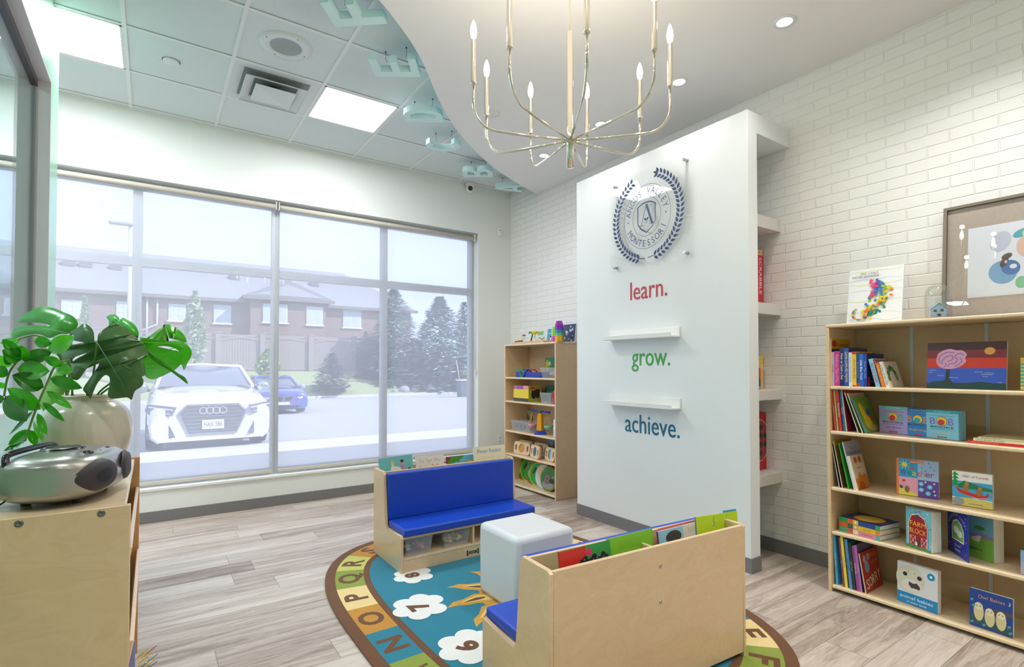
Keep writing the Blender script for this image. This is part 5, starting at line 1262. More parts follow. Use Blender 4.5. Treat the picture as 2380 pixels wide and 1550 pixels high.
# ---- boxed sets
def bobbox(cover, top, face, txt, sub, lb='#8a6ac0', subc='#f0d060'):
    def f(c, w, h):
        c.rect(0, h * .90, w, h, top); c.text('STAGE 1 - BEGINNING TO READ', w * .5, h * .93, h * .035, '#e8f0f4', align='c', w=w * .5)
        c.rect(w * .12, h * .80, w * .88, h * .807, '#20242c'); c.rect(w * .12, h * .33, w * .88, h * .337, '#20242c')
        c.text('B', w * .13, h * .50, h * .33, lb, w=w * .17); c.text('B', w * .69, h * .50, h * .33, lb, w=w * .17)
        c.ell(w * .50, h * .62, w * .165, h * .16, '#20242c', 28); c.ell(w * .50, h * .62, w * .155, h * .148, '#f0c028', 28); c.ell(w * .48, h * .58, w * .11, h * .10, face)
        c.text('BOOKS', w * .5, h * .38, h * .10, '#20242c', align='c', w=w * .7); c.text(txt, w * .5, h * .20, h * .10, subc, align='c', w=w * .55); c.rect(w * .35, h * .05, w * .65, h * .09, '#c8384c')
    return f
def boxset(label, x0, x1, yt, X, cover, side, top, face, txt, lb, subc, yaw=-14, depth=.06):
    A, B = at(x0, 970, X=X), at(x1, 970, X=X); w_ = (A.y - B.y); h = at(x0, yt, X=X).z - Z2
    o = thing('boxed_book_set', label, 'boxed set', (X, A.y, Z2), (0, 0, radians(-90 + yaw)), 'boxed early reader sets'); b = MB(); b.box(0, w_, 0, depth, 0, h, M(cover, .3, coat=.3), bev=.003)
    bobbox(cover, top, face, txt, '', lb, subc)(Cv(b, (0, 0, 0), (1, 0, 0), (0, 0, 1), (0, -1, 0)), w_, h)
    c = Cv(b, (0, depth, 0), (0, -1, 0), (0, 0, 1), (-1, 0, 0)); c.rect(depth * .1, h * .05, depth * .9, h * .9, side); c.ell(depth * .5, h * .82, depth * .28, h * .07, '#f0cc30'); c.rect(depth * .3, h * .25, depth * .7, h * .6, '#e8ecf4')
    b.obj('slipcase', o)
boxset('lilac boxed set of readers, leftmost of the three boxes on the second shelf', 2043, 2118, 942, 3.42, '#a596cf', '#9a88c8', '#62b8b0', '#c83040', 'Sight Words', '#3ab8a4', '#c84070')
boxset('deep blue boxed set of readers, between the lilac and light blue boxes', 2100, 2176, 948, 3.39, '#1c7cc4', '#1874bc', '#1c6ca8', '#28a0a8', 'Beginning', '#e88c28', '#e8b070')
boxset('light blue boxed set of readers, nearest the stacked books on the second shelf', 2152, 2236, 951, 3.36, '#7cc0dc', '#6cb8d4', '#2c9cac', '#c83840', 'First Stories', '#8468b8', '#f0d878')
# ---- flat stack at the right edge
for k, (z0, t_, col, sp_, tx, lab) in enumerate(((0, .012, '#d42c20', '#d42c20', 'AFRICAN PREMIER POETS', 'red book lying flat at the bottom of the small stack, second shelf right'), (.0125, .012, '#f2efe4', '#ece6c8', 'DAVID BEYERS, ENGINEER', 'white book lying flat in the middle of the small stack, second shelf right'), (.025, .009, '#cdb98a', '#e4dc9c', "The Quiltmaker's Journey", 'cream book lying flat on top of the small stack, second shelf right'))):
    A = at(2250 + 12 * k, 1010, X=3.30); o = thing('picture_book', lab, 'book', (3.30, A.y, Z2 + z0), (0, 0, radians(-90)), 'flat stack on the second shelf'); b = MB()
    b.box(0, .27, 0, .21, 0, .0015, M(col, .3)); b.box(0, .27, 0, .21, t_ - .0015, t_, M(col, .3)); b.box(0, .27, 0, .0015, .0015, t_ - .0015, M(sp_, .3)); c = Cv(b, (0, 0, 0), (1, 0, 0), (0, 0, 1), (0, -1, 0)); c.text(tx, .01, t_ * .25, t_ * .75, '#f0a088' if k == 0 else '#7a7460'); b.obj('cover', o)
    b = MB(); b.box(.003, .266, .0017, .206, .0016, t_ - .0016, PAGE); b.obj('pages', o)

# ---- shelf 3
L3 = 'leaning books on the third shelf'
upright(1927, 1930, 1024, Z3, '#3a3c38', 'dark thin book first in the leaning row of the third shelf', lean=9, group=L3, pb=1949, depth=.2, tt=.004, spine='#d8d8e0')
upright(1931, 1934, 1023, Z3, '#b07a40', 'brown covered book second in the leaning row of the third shelf', lean=10, group=L3, pb=1956, depth=.22, tt=.004, spine='#e8e0d0', front=lambda c, w, h: (c.rect(0, h * .9, w, h, '#c8a030'), c.rect(0, 0, w, h * .5, '#8a5a30')))
upright(1935, 1938, 1028, Z3, '#48c048', 'bright green edged thin book in the leaning row of the third shelf', lean=11, group=L3, pb=1970, depth=.2, tt=.004, spine='#48c048')
upright(1939, 1942, 1025, Z3, '#9fa8bc', 'grey-blue picture book with dark lettering leaning on the third shelf', lean=13, group=L3, pb=1984, depth=.2, tt=.005, spine='#e4e4ea', front=lambda c, w, h: (c.rect(0, 0, w, h, '#a4abc0'), c.ell(w * .7, h * .4, w * .3, h * .25, '#c8a894'), c.text("If You're", w * .5, h * .82, h * .08, '#24283c', align='c'), c.text('Thankful and', w * .5, h * .73, h * .08, '#24283c', align='c', w=w * .85), c.text('You Know It', w * .5, h * .64, h * .08, '#24283c', align='c')))
upright(1962, 1966, 1058, Z3, '#dcc8a4', 'small cream book with orange autumn leaves cover, rightmost leaning on the third shelf', lean=13, group=L3, pb=1992, depth=.15, tt=.016, spine='#ece6dc', front=lambda c, w, h: (c.rect(0, 0, w, h, '#dcc8a8'), c.poly([(0, 0), (w, 0), (w, h * .35), (w * .8, h * .45), (w * .6, h * .38), (w * .4, h * .5), (w * .2, h * .3), (0, h * .35)], '#d8842c'), c.poly([(w * .1, 0), (w * .7, 0), (w * .6, h * .2), (w * .3, h * .25)], '#b85c1c'), c.ell(w * .35, h * .85, w * .14, h * .09, '#a8683c'), c.ell(w * .7, h * .85, w * .14, h * .1, '#a8683c'), c.text('Leaves', w * .5, h * .6, h * .1, '#5a4a3c', align='c')))
def weather(c, w, h):
    c.rect(0, 0, w * .06, h, '#e8803c'); c.rect(w * .06, h * .5, w * .52, h, '#3aa0d8'); c.rect(w * .52, h * .46, w, h, '#a4c0e8'); c.rect(w * .06, h * .0, w * .52, h * .5, '#f0a8c0'); c.rect(w * .52, 0, w, h * .46, '#6c48a8'); c.poly([(w * .06, 0), (w * .52, 0), (w * .5, h * .06), (w * .3, h * .13), (w * .06, h * .2)], '#f0dc58')
    x, y = w * .2, h * .84
    for i in range(8): a = i * pi / 4 + .3; c.line([(x, y), (x + w * .13 * cos(a), y + h * .13 * sin(a))], .0018, '#fff4b0')
    c.ell(x, y, w * .065, h * .06, '#f8dc28'); c.rect(w * .34, h * .90, w * .66, h * .98, '#e87840'); c.text('HELLO, WORLD!', w * .5, h * .92, h * .04, '#fff0e0', align='c')
    X_ = w * .10
    for ch, col, wd in zip('Weather', ('#5a48b0', '#1c8c6c', '#f0d838', '#e04838', '#e88030', '#7850b8', '#e03848'), (.17, .11, .11, .09, .11, .12, .09)): c.text(ch, X_, h * (.56 if ch != 't' else .55), h * .23, col, w=w * wd * .88); X_ += w * wd * 1.02
    for x, y in ((.6, .2), (.8, .3), (.76, .12), (.6, .36)):
        c.ell(w * x, h * y, w * .065, h * .06, '#5cc0e8'); [c.line([(w * x - w * .05 * cos(a), h * y - h * .05 * sin(a)), (w * x + w * .05 * cos(a), h * y + h * .05 * sin(a))], .0012, '#f4fcff') for a in (0, 1.05, 2.1)]
    for x, y in ((.92, .1), (.7, .42), (.9, .4), (.9, .2)): c.ell(w * x, h * y, w * .025, h * .022, '#f4f0fc')
    for x, y in ((.62, .8), (.7, .72), (.82, .84), (.9, .76), (.78, .94)): c.ell(w * x, h * y, w * .012, h * .022, '#3c78c0')
    c.ell(w * .26, h * .17, w * .05, h * .09, '#8a6a4c'); c.ell(w * .12, h * .22, w * .04, h * .045, '#5c5c60'); c.ell(w * .18, h * .4, w * .04, h * .03, '#d83848'); c.ell(w * .38, h * .76, w * .04, h * .03, '#e04c38')
face_out('square board book with the word Weather and a sun, third shelf', 2083, 2178, 1065, 1150, 3.38, .026, '#b8a0d0', '#e8803c', weather, zs=Z3, tilt=2, yaw=8, sx=1.0)
def canoe(c, w, h):
    c.rect(0, h * .72, w, h, '#f4f2f0'); c.rect(0, h * .24, w, h * .72, '#4ca8d8'); c.poly([(0, 0), (w, 0), (w, h * .2), (w * .6, h * .26), (w * .3, h * .24), (0, h * .2)], '#e0cc70'); c.ell(w * .15, h * .12, w * .16, h * .12, '#a0a0a4')
    c.poly([(w * .15, h * .6), (w * .3, h * .74), (w * .5, h * .68), (w * .75, h * .62), (w, h * .58), (w, h * .5), (w * .15, h * .52)], '#2c7c50')
    for i in range(4): c.poly([(-0 + w * .0, h * (.55 + i * .11)), (w * .18, h * (.58 + i * .1)), (w * .06, h * (.72 + i * .09))], '#249c48')
    c.text('ABC of Canada', w * .58, h * .84, h * .10, '#c83848', align='c', w=w * .66)
    c.poly(smooth_curve([(w * .1, h * .5), (w * .2, h * .38), (w * .5, h * .30), (w * .8, h * .27), (w * .92, h * .42), (w * .88, h * .44), (w * .78, h * .36), (w * .4, h * .42), (w * .2, h * .48), (w * .1, h * .55)], 3), '#d82c30')
    for x, y in ((.35, .52), (.68, .44)): c.ell(w * x, h * y, w * .075, h * .10, '#a87844'); c.ell(w * (x + .02), h * (y + .13), w * .055, h * .055, '#b88850')
    c.ell(w * .68, h * .61, w * .05, h * .02, '#7858b0'); c.text('by the riverside', w * .6, h * .07, h * .05, '#5a6a50', align='c')
    for y in (.3, .35): c.line([(w * .5, h * y - .01), (w * .65, h * y - .014), (w * .8, h * y - .008), (w, h * y - .012)], .0016, '#e8f4fc')
face_out('board book showing a red canoe and the words ABC of Canada, third shelf', 2213, 2305, 1094, 1180, 3.36, .034, '#e8eef0', front=canoe, zs=Z3, tilt=2, yaw=4)

# ---- shelf 4: stack of three board books, barn block, open board book
for k, (cc, mid, lab) in enumerate(((('#5aa87c', '#d85a50', '#f0d8b0', '#e88aa8'), '#60b8b0', 'pink spined board book at the bottom of the stack of three, fourth shelf'), (('#e8642c', '#2c6c48', '#e0a080', '#f0c428'), '#e88840', 'yellow spined board book in the middle of the stack of three, fourth shelf'), (('#2c9c58', '#e06838', '#f0c030', '#2c4c9c'), '#3ca858', 'blue board book with yellow oval on top of the stack of three, fourth shelf'))):
    A = at(1951, 1230, X=3.33); B_ = at(2057, 1230, X=3.33); w_ = .225; z0 = Z4 + .0272 * k; o = thing('board_book', lab, 'book', (3.32 + .0, A.y - .002, z0), (0, 0, radians(-90 - 9)), 'stack of board books'); b = MB(); hh = .0265; dp = .19
    b.box(0, w_, 0, dp, 0, .0015, M(cc[0], .3)); b.box(0, w_, 0, dp, hh - .0015, hh, M('#2c3c80' if k == 2 else cc[3], .3)); b.box(0, w_, 0, .001, .0015, hh - .0015, M(cc[3], .3)); c = Cv(b, (0, 0, 0), (1, 0, 0), (0, 0, 1), (0, -1, 0))
    for x0, x1, col in ((0, .23, cc[0]), (.23, .36, cc[1]), (.36, .49, cc[2]), (.49, .9, cc[3]), (.9, 1, mid)): c.rect(w_ * x0, 0, w_ * x1, hh, col)
    c.text(('strawberries', 'pizza chef', 'pancakes')[k], w_ * .7, hh * .35, hh * .42, '#4a4a5c', align='c'); c.ell(w_ * .425, hh * .5, .007, .007, '#f4ecd0')
    if k == 2: c2 = Cv(b, (0, 0, hh), (1, 0, 0), (0, 1, 0), (0, 0, 1)); c2.rect(.002, .002, w_ - .002, dp - .002, '#34407c'); c2.ell(w_ * .52, dp * .5, w_ * .36, dp * .40, '#d8602c', 28); c2.ell(w_ * .52, dp * .5, w_ * .32, dp * .35, '#e8c048', 28)
    b.obj('cover', o); b = MB(); b.box(.001, w_ - .002, .0015, dp - .002, .0016, hh - .0016, PAGE); b.obj('pages', o)
def farm(c, w, h):
    c.rect(0, 0, w, h, '#7cc4d8'); rr = random.Random(4)
    for i in range(40): c.ell(rr.uniform(.02, .98) * w, rr.uniform(.05, .98) * h, .0035, .003, rr.choice(['#2c4858', '#f0d048', '#f4f4f0', '#d85848']), 6)
    c.poly([(w * .12, h * .06), (w * .12, h * .62), (w * .24, h * .82), (w * .5, h * .9), (w * .76, h * .8), (w * .88, h * .6), (w * .88, h * .06)], '#f4f0ea'); c.poly([(w * .14, h * .06), (w * .14, h * .61), (w * .25, h * .8), (w * .5, h * .87), (w * .75, h * .78), (w * .86, h * .59), (w * .86, h * .06)], '#a81c2c')
    c.text('FARM', w * .5, h * .56, h * .17, '#f4c428', align='c', w=w * .62); c.text('BLOCK', w * .5, h * .38, h * .17, '#f4c428', align='c', w=w * .66)
    for x in (.2, .64): c.line([(w * x, h * .08), (w * (x + .2), h * .08), (w * (x + .2), h * .3), (w * x, h * .3)], .002, '#f4ece4', True); c.line([(w * x, h * .08), (w * (x + .2), h * .3)], .0018, '#f4ece4'); c.line([(w * (x + .2), h * .08), (w * x, h * .3)], .0018, '#f4ece4')
    c.ell(w * .52, h * .16, w * .07, h * .10, '#5a3c28'); c.ell(w * .44, h * .12, w * .04, h * .05, '#f0ece4'); c.rect(0, 0, w, h * .05, '#4c9c48'); c.rect(w * .44, h * .74, w * .54, h * .82, '#3c4474')
face_out('chunky barn-shaped board book with yellow words FARM BLOCK, fourth shelf', 2106, 2172, 1186, 1262, 3.34, .062, '#6cc0c8', front=farm, zs=Z4, tilt=0, yaw=-24, sx=1.12)
def bluec(c, w, h):
    c.rect(0, 0, w, h, '#2438a8')
    c.poly([(w * .22, h * .32), (w * .22, h * .62), (w * .3, h * .74), (w * .5, h * .8), (w * .7, h * .72), (w * .8, h * .58), (w * .8, h * .32)], '#f4f4f4'); c.poly([(w * .25, h * .345), (w * .25, h * .61), (w * .33, h * .72), (w * .5, h * .77), (w * .68, h * .70), (w * .77, h * .57), (w * .77, h * .345)], '#7cb05c')
    for x, y in ((.42, .56), (.6, .5)): c.ell(w * x, h * y, w * .13, h * .08, '#e4e8e0')
    for i, ch in enumerate('BARNYARD DANCE!'):
        if ch != ' ': a = radians(165 - i * 10.5); c.text(ch, w * .5 + w * .40 * cos(a), h * .6 + h * .26 * sin(a), h * .075, '#f4f4f8', rot=a - pi / 2, align='c')
    c.text('by Sandra', w * .5, h * .2, h * .07, '#f4f4f8', align='c'); c.text('Boynton', w * .5, h * .1, h * .08, '#f4f4f8', align='c')
    for x, y in ((.1, .9), (.9, .9), (.1, .5), (.92, .4), (.12, .2), (.9, .12), (.2, .05), (.7, .27), (.3, .28)): c.ell(w * x, h * y, w * .035, h * .02, '#d84070')
def greenc(c, w, h):
    c.rect(0, 0, w, h, '#8cc050'); c.rect(0, h * .5, w, h, '#7cb8d8'); c.poly([(w * .45, h * .5), (w * .75, h * .58), (w, h * .54), (w, h * .48), (w * .5, h * .46)], '#a888c0'); c.ell(w * .3, h * .84, w * .08, h * .045, '#f0c838'); c.ell(w * .7, h * .68, w * .12, h * .05, '#5a9c48')
    c.text('DANCE!', w * .42, h * .9, h * .07, '#28323c', align='c', w=w * .6)
    for x, y, cl in ((.1, .6, '#f4f4f4'), (.35, .52, '#ecdce0'), (.62, .42, '#f4ece4'), (.12, .42, '#f4f4f4')): c.ell(w * x, h * y, w * .1, h * .055, cl); c.ell(w * (x + .07), h * (y + .06), w * .05, h * .03, cl); c.line([(w * x, h * y), (w * (x + .06), h * (y - .09))], .003, cl)
    c.text('Boynton', w * .45, h * .18, h * .08, '#28323c', align='c', w=w * .6)
Hq, Cq, Pq = at(2205, 1250, X=3.45), at(2252, 1250, X=3.279), at(2309, 1250, X=3.37)
ww, pw_ = hypot(Cq.x - Hq.x, Cq.y - Hq.y), hypot(Pq.x - Hq.x, Pq.y - Hq.y); hh = .228
o = thing('board_book', 'open board book, blue front cover swung out beside a green farm page, fourth shelf', 'book', (Hq.x, Hq.y, Z4), (0, 0, 0), 'books displayed face out on the wide bookcase')
b = MB(); b.mtx = Matrix.Rotation(atan2(Pq.y - Hq.y, Pq.x - Hq.x), 4, 'Z')
for i in range(6): b.box(0, pw_, .002 + i * .0105, .002 + i * .0105 + .0099, 0, hh - .004, PAGE)
greenc(Cv(b, (0, .002, 0), (1, 0, 0), (0, 0, 1), (0, -1, 0)), pw_, hh - .004); b.obj('pages', o)
b = MB(); b.mtx = Matrix.Rotation(atan2(Cq.y - Hq.y, Cq.x - Hq.x), 4, 'Z'); b.box(0, ww, -.003, -.001, 0, hh, M('#2438a8', .3, coat=.3)); bluec(Cv(b, (0, -.003, 0), (1, 0, 0), (0, 0, 1), (0, -1, 0)), ww, hh); b.obj('front_cover', o)
face_out('lilac and white book just entering the photo at the right edge, fourth shelf', 2372, 2420, 1280, 1348, 3.30, .014, '#a8a4c8', front=plain((0, .5, '#b8b0cc'), (.5, 1, '#8cb0d8')), board=False, name='picture_book', zs=Z4, yaw=8)

# ---- shelf 5
L5 = 'upright books on the bottom shelf'
for px0, px1, pt, pb, col, spc, tx, tc_, lean, d, lab in ((1930, 1935.5, 1238, 1943, '#3aa4dc', '#54b0e0', 'My First Words', '#e8f4fc', 3, .21, 'sky blue book at the left end of the bottom shelf'), (1937, 1941, 1246, 1958, '#e8e0e4', '#a83848', 'Tales', '#e8d0d0', 5, .2, 'thin dark red spined book on the bottom shelf'), (1941, 1947, 1243, 1965, '#f0dc3c', '#f0e050', 'The Busy Day', '#4a6ab0', 5, .21, 'yellow spined book on the bottom shelf'), (1949, 1956, 1249, 1976, '#2c68b8', '#5a90d0', 'Ocean Friends', '#1c3c80', 5.5, .2, 'mid blue book right of the yellow one on the bottom shelf'), (1957, 1963, 1257, 1983, '#1c6c50', '#243c3c', 'Night Garden', '#88c040', 5.5, .2, 'dark green spined book on the bottom shelf'), (1964, 1970, 1265, 1992, '#f0e8d8', '#a84494', 'Numbers Play', '#f4e0f0', 6, .19, 'purple and cream spined book on the bottom shelf'), (1972, 1978, 1263, 1999, '#5a4c7c', '#b070b8', 'Bedtime', '#f4e0f4', 6.5, .2, 'lilac spined book on the bottom shelf, left of the mouse book')):
    upright(px0, px1, pt, Z5, col, lab, tx, tc_, lean=lean, group=L5, pb=pb, depth=d, spine=spc, tt=(at(px0, 900, X=XS).y - at(px1, 900, X=XS).y) * .95)
def mouse(c, w, h):
    c.rect(0, 0, w, h, '#b03420'); c.ell(w * .28, h * .62, w * .13, h * .16, '#8c98b4'); c.ell(w * .2, h * .82, w * .09, h * .09, '#b09cb0'); c.ell(w * .42, h * .85, w * .09, h * .09, '#b09cb0'); c.text('MOUSE', w * .93, h * .82, h * .13, '#e88c28', align='r', w=w * .45); c.text('SAYS', w * .93, h * .64, h * .13, '#e88c28', align='r', w=w * .4)
    for i, ch in enumerate('SORRY'): c.text(ch, w * (.10 + i * .17), h * (.08 + .035 * i), h * (.34 - .0 * i), '#f4ece4', w=w * .15)
upright(1981, 1985, 1282, Z5, '#b03420', 'red-orange book with a grey mouse and the word SORRY, bottom shelf', lean=9, group=L5, pb=2008, depth=.215, tt=.006, spine='#d8c8b8', front=mouse)
def seal(c, w, h):
    c.rect(0, 0, w, h, '#e4e6ea'); c.ell(w * .33, h * .62, w * .36, h * .34, '#dcd8c8', 28); c.ell(w * .36, h * .46, w * .26, h * .16, '#e8e4d8', 24)
    for x, y in ((.20, .72), (.56, .7)): c.ell(w * x, h * y, w * .058, h * .05, '#2c2430')
    c.poly([(w * .3, h * .56), (w * .4, h * .53), (w * .5, h * .56), (w * .58, h * .48), (w * .56, h * .41), (w * .44, h * .42), (w * .36, h * .41), (w * .29, h * .48)], '#4c3c4c')
    for x, y in ((.28, .8), (.44, .79)): c.ell(w * x, h * y, w * .012, h * .014, '#5c5450')
    c.rect(0, 0, w, h * .27, '#1c8cd0'); c.text('animal babies', w * .48, h * .13, h * .11, '#f4f8fc', align='c', w=w * .82); c.text('in polar lands', w * .5, h * .04, h * .065, '#f4f8fc', align='c', w=w * .48); c.ell(w * .84, h * .82, w * .095, h * .085, '#1c94c8', 24); c.ell(w * .84, h * .82, w * .035, h * .032, '#e8f4fc')
face_out('large board book with a white seal pup photo and words animal babies, bottom shelf', 2085, 2180, 1306, 1412, 3.34, .032, '#7ca8cc', front=seal, zs=Z5, tilt=2, yaw=-8, sx=1.04)
def owls(c, w, h):
    c.rect(0, 0, w, h, '#20489c'); c.poly([(0, h * .1), (w, h * .02), (w, h * .2), (0, h * .3)], '#2c5a60'); c.poly([(w * .3, h * .5), (w * .7, h * .62), (w, h * .6), (w, h * .5), (w * .5, h * .4)], '#5c4c50')
    for x, y in ((.22, .42), (.48, .34), (.74, .34)): c.ell(w * x, h * y, w * .12, h * .25, '#dccf9c', 24); c.ell(w * x, h * (y + .14), w * .10, h * .10, '#ece4c4'); [c.ell(w * (x + s * .04), h * (y + .15), w * .014, h * .014, '#241c18') for s in (-1, 1)]
    for x, y in ((.06, .7), (.1, .55), (.92, .25), (.06, .1), (.35, .1), (.95, .1)): c.ell(w * x, h * y, w * .05, h * .03, '#58a0a8', rot=.8)
    c.text('Owl Babies', w * .52, h * .79, h * .13, '#e8a088', align='c', w=w * .62); c.ell(w * .92, h * .84, w * .035, h * .05, '#f0f0e4'); c.ell(w * .905, h * .845, w * .03, h * .045, '#20489c')
face_out('dark blue board book with three pale owls on its cover, bottom shelf right', 2253, 2355, 1366, 1465, 3.32, .02, '#28406c', '#1c1c28', owls, zs=Z5, tilt=2, yaw=-4)

# ================================================================== TOP OF THE WIDE BOOKCASE
ZT = 1.53 + .020
def rainbow(c, w, h):
    c.rect(0, 0, w, h, '#eceef2')
    for y, col in ((.8, '#b8cce8'), (.6, '#bcd0ec'), (.2, '#bcd0ec'), (.08, '#b4c8e4'), (.95, '#dce070'), (.72, '#dce070'), (.42, '#d4dc80')): c.line(smooth_curve([(w * a, h * (y + .02 * sin(a * 13 + y * 20))) for a in (.02, .25, .5, .75, .98)], 4), [.002, .003, .003, .003, .004, .004, .003, .003, .003, .003, .003, .003, .002, .002, .002, .002, .001], col)
    cs = ['#e85088', '#d83c80', '#3c60b8', '#2c80c0', '#8cc030', '#d8d020', '#f09820', '#e87820', '#2c9c60', '#1c8088', '#58a838', '#f0c020']
    rr = random.Random(8)
    for i in range(130):   # loose mosaic in a slanting comma of colour, warm to cool
        u = rr.random(); a = -1.0 + u * 3.4; cx_ = w * (.50 + .12 * sin(a * 1.4)); cy_ = h * (.14 + .62 * u); rad = w * (.07 + .15 * sin(pi * u) ** 1.2)
        x = cx_ + rr.uniform(-1, 1) * rad; y = cy_ + rr.uniform(-.6, .6) * rad; k = int(min(11, max(0, (1 - u) * 8 + (x - cx_) / rad * 2.5 + 1))); c.ell(x, y, w * .035, w * .028, cs[k], 7, rr.uniform(0, 3))
    for i in range(26): a = 2.2 + i * .16; c.ell(w * (.25 + .13 * cos(a)), h * (.19 + .105 * sin(a)), w * .024, w * .02, cs[(i * 5) % 12], 7)
    c.text('ERIC CARLE', w * .56, h * .885, h * .052, '#3c4048', align='r'); c.text('MISTER SEAHORSE', w * .58, h * .835, h * .052, '#20242c', align='r', w=w * .5)
A, B = at(1972, 690, X=3.50), at(2099, 690, X=3.50); hh = at(1972, 631, X=3.50).z - ZT + .008
book('large white picture book with a rainbow mosaic shape, standing on the bookcase top', (3.47, A.y, ZT), (radians(-9), 0, radians(-90)), A.y - B.y, hh, .01, '#eceef2', front=rainbow, name='picture_book')
# glass dome with little house
p = at(2181, 740, X=3.42)
t = thing('glass_dome', 'small glass dome on an orange wooden base on the bookcase top', 'dome', (3.42, p.y, ZT))
b = MB(); b.lathe([(0, 0), (.064, 0), (.066, .004), (.064, .009), (0, .009)], M('#c87438', .4), n=40); b.obj('base', t)
b = MB(); b.lathe(smoothprof([(.056, .0095), (.056, .08), (.056, .125), (.05, .155), (.032, .178), (.012, .188), (.0, .189)]), DOME, n=40); b.obj('glass_cover', t)
t = thing('toy_house', 'tiny pale blue house inside the glass dome', 'ornament', (3.42, p.y, ZT + .0095), (0, 0, radians(-62)))
b = MB(); HB = M('#9cc0dc', .5); b.prism([(-.03, 0), (.03, 0), (.03, .05), (0, .075), (-.03, .05)], -.018, .018, HB, axis='y', bev=.0008); b.obj('walls', t)
b = MB(); b.prism([(-.035, .047), (0, .077), (.035, .047), (.035, .05), (0, .0805), (-.035, .05)], -.021, .021, M('#b4d0e4', .5), axis='y'); b.obj('roof', t)
for x, z in ((-.017, .036), (.012, .038), (0, .014)): b = MB(); b.box(x - .007, x + .007, -.0192, -.018, z - .006, z + .006, M('#3c4048')); b.obj('window', t)
# framed art leaning on the wall
FZ = ZT; y0f = at(2191, 700, X=3.56).y; fw, fh = .86, .625
t = thing('framed_picture', 'large grey framed abstract watercolour leaning on the wall above the bookcase', 'picture', (3.545, y0f, FZ), (radians(-5.5), 0, radians(-90)))
b = MB(); FR = M('#7c7268', .4, .3)
for a in ((0, fw, 0, .016), (0, fw, fh - .016, fh)): b.box(a[0], a[1], -.012, .018, a[2], a[3], FR, bev=.001)
for a in ((0, .016), (fw - .016, fw)): b.box(a[0], a[1], -.012, .018, .016, fh - .016, FR, bev=.001)
b.obj('frame', t)
LIN = M('#c0ae9c', .9, noise=.12)
b = MB(); b.box(.0165, fw - .0165, .004, .012, .0165, fh - .0165, LIN); b.obj('linen_mat', t)
b = MB(); c = Cv(b, (.105, .0038, .115), (1, 0, 0), (0, 0, 1), (0, -1, 0)); pw, ph = fw - .21, fh - .25; c.rough = .6; c.rect(0, 0, pw, ph, '#f0f0f2')
for x, y, ra, rb, col, r_ in ((.13, .28, .04, .055, '#cfd0dc', -.3), (.21, .31, .035, .02, '#58b0bc', .4), (.24, .24, .05, .06, '#f0c4b0', 0), (.26, .345, .03, .025, '#e89c98', 0), (.30, .22, .075, .075, '#ec8ca8', .3), (.30, .15, .075, .04, '#f4b890', .2), (.33, .10, .06, .02, '#f4d8bc', 0), (.14, .12, .055, .06, '#88b0d0', .2), (.17, .14, .035, .04, '#5c7cb4', .5), (.18, .145, .014, .012, '#f0f0f4', 0), (.21, .06, .022, .03, '#90c898', 0), (.225, .30, .012, .022, '#e8e070', .3), (.155, .20, .022, .014, '#6a5c54', .5), (.145, .17, .014, .026, '#5c4c48', -.4), (.152, .172, .006, .009, '#e0b8b8', 0), (.33, .31, .04, .014, '#6cc0a8', -.2), (.48, .22, .06, .05, '#b8c8e0', 0), (.46, .12, .04, .05, '#f0d090', 0)): c.ell(x, y, ra, rb, col, 26, r_)
b.obj('artwork', t)
b = MB(); b.box(.016, fw - .016, -.004, -.002, .016, fh - .016, GLASS); b.obj('glazing', t)

# ================================================================== GAME BOXES ON THE FLOATING SHELVES
def gbox(label, px, pyt, Y, zs, w, h, d, cover, draw, nm='board_game', lean=0, rotz=0, side=None):
    A = at(px, pyt, Y=Y); hh = A.z - zs; o = thing(nm, label, 'board game', (A.x - w, Y, zs), (0, 0, radians(rotz)), 'board game boxes behind the pier')
    b = MB(); b.box(0, w, 0, d, 0, hh, M(cover, .35, coat=.2), bev=.002); draw(Cv(b, (0, 0, 0), (1, 0, 0), (0, 0, 1), (0, -1, 0)), w, hh); b.obj('box', o); return o
def dn(c, s, x, y, size, col, w=None): c.text(s, x, y, size, col, rot=-pi / 2, w=w)
def scr(c, w, h):
    c.rect(0, 0, w, h, '#c8283c'); dn(c, 'SCRABBLE', w - .055, h * .86, .045, '#f4e8e8', w=h * .66); c.rect(w - .07, h * .90, w - .01, h, '#d8b484'); c.text('A', w - .06, h * .93, .03, '#3c2c20'); c.rect(w - .06, 0, w - .005, h * .055, '#d8b484'); c.text('E', w - .035, .002, .02, '#3c2c20')
gbox('red word game box standing on the second floating shelf', 1774, 582, 2.08, 1.737, .22, 0, .05, '#c8283c', scr, rotz=0)
def gam(c, w, h):
    c.rect(0, 0, w, h, '#e8c860'); c.rect(w - .10, h * .02, w - .006, h * .97, '#8c6cb0'); c.rect(w - .05, h * .75, w - .012, h * .95, '#8a5aa0'); c.rect(w - .1, h * .78, w - .06, h * .95, '#7cb048'); c.ell(w - .025, h * .84, .012, .02, '#c86c38'); c.text('ARE', w - .035, h * .58, .06, '#f4ecf4', align='r'); c.text('ES', w - .04, h * .40, .05, '#f4ecf4', align='r'); c.rect(w - .06, h * .28, w - .03, h * .34, '#6c3c78'); c.rect(w - .06, h * .05, w - .012, h * .24, '#88c058'); c.text('GAME', w - .055, h * .08, .012, '#f0f4e8')
    c.ell(w - .022, h * .55, .010, .014, '#e8e4dc'); c.ell(w - .022, h * .34, .010, .014, '#8c5cb0')
gbox('yellow edged purple game box on the third floating shelf', 1792, 828, 2.10, 1.144, .2, 0, .03, '#e8c860', gam)
def red2(c, w, h): c.rect(0, 0, w, h, '#c83038'); c.ell(w * .8, h * .3, .03, .05, '#2c3c64'); c.rect(w * .6, 0, w, h * .15, '#7c9cc8')
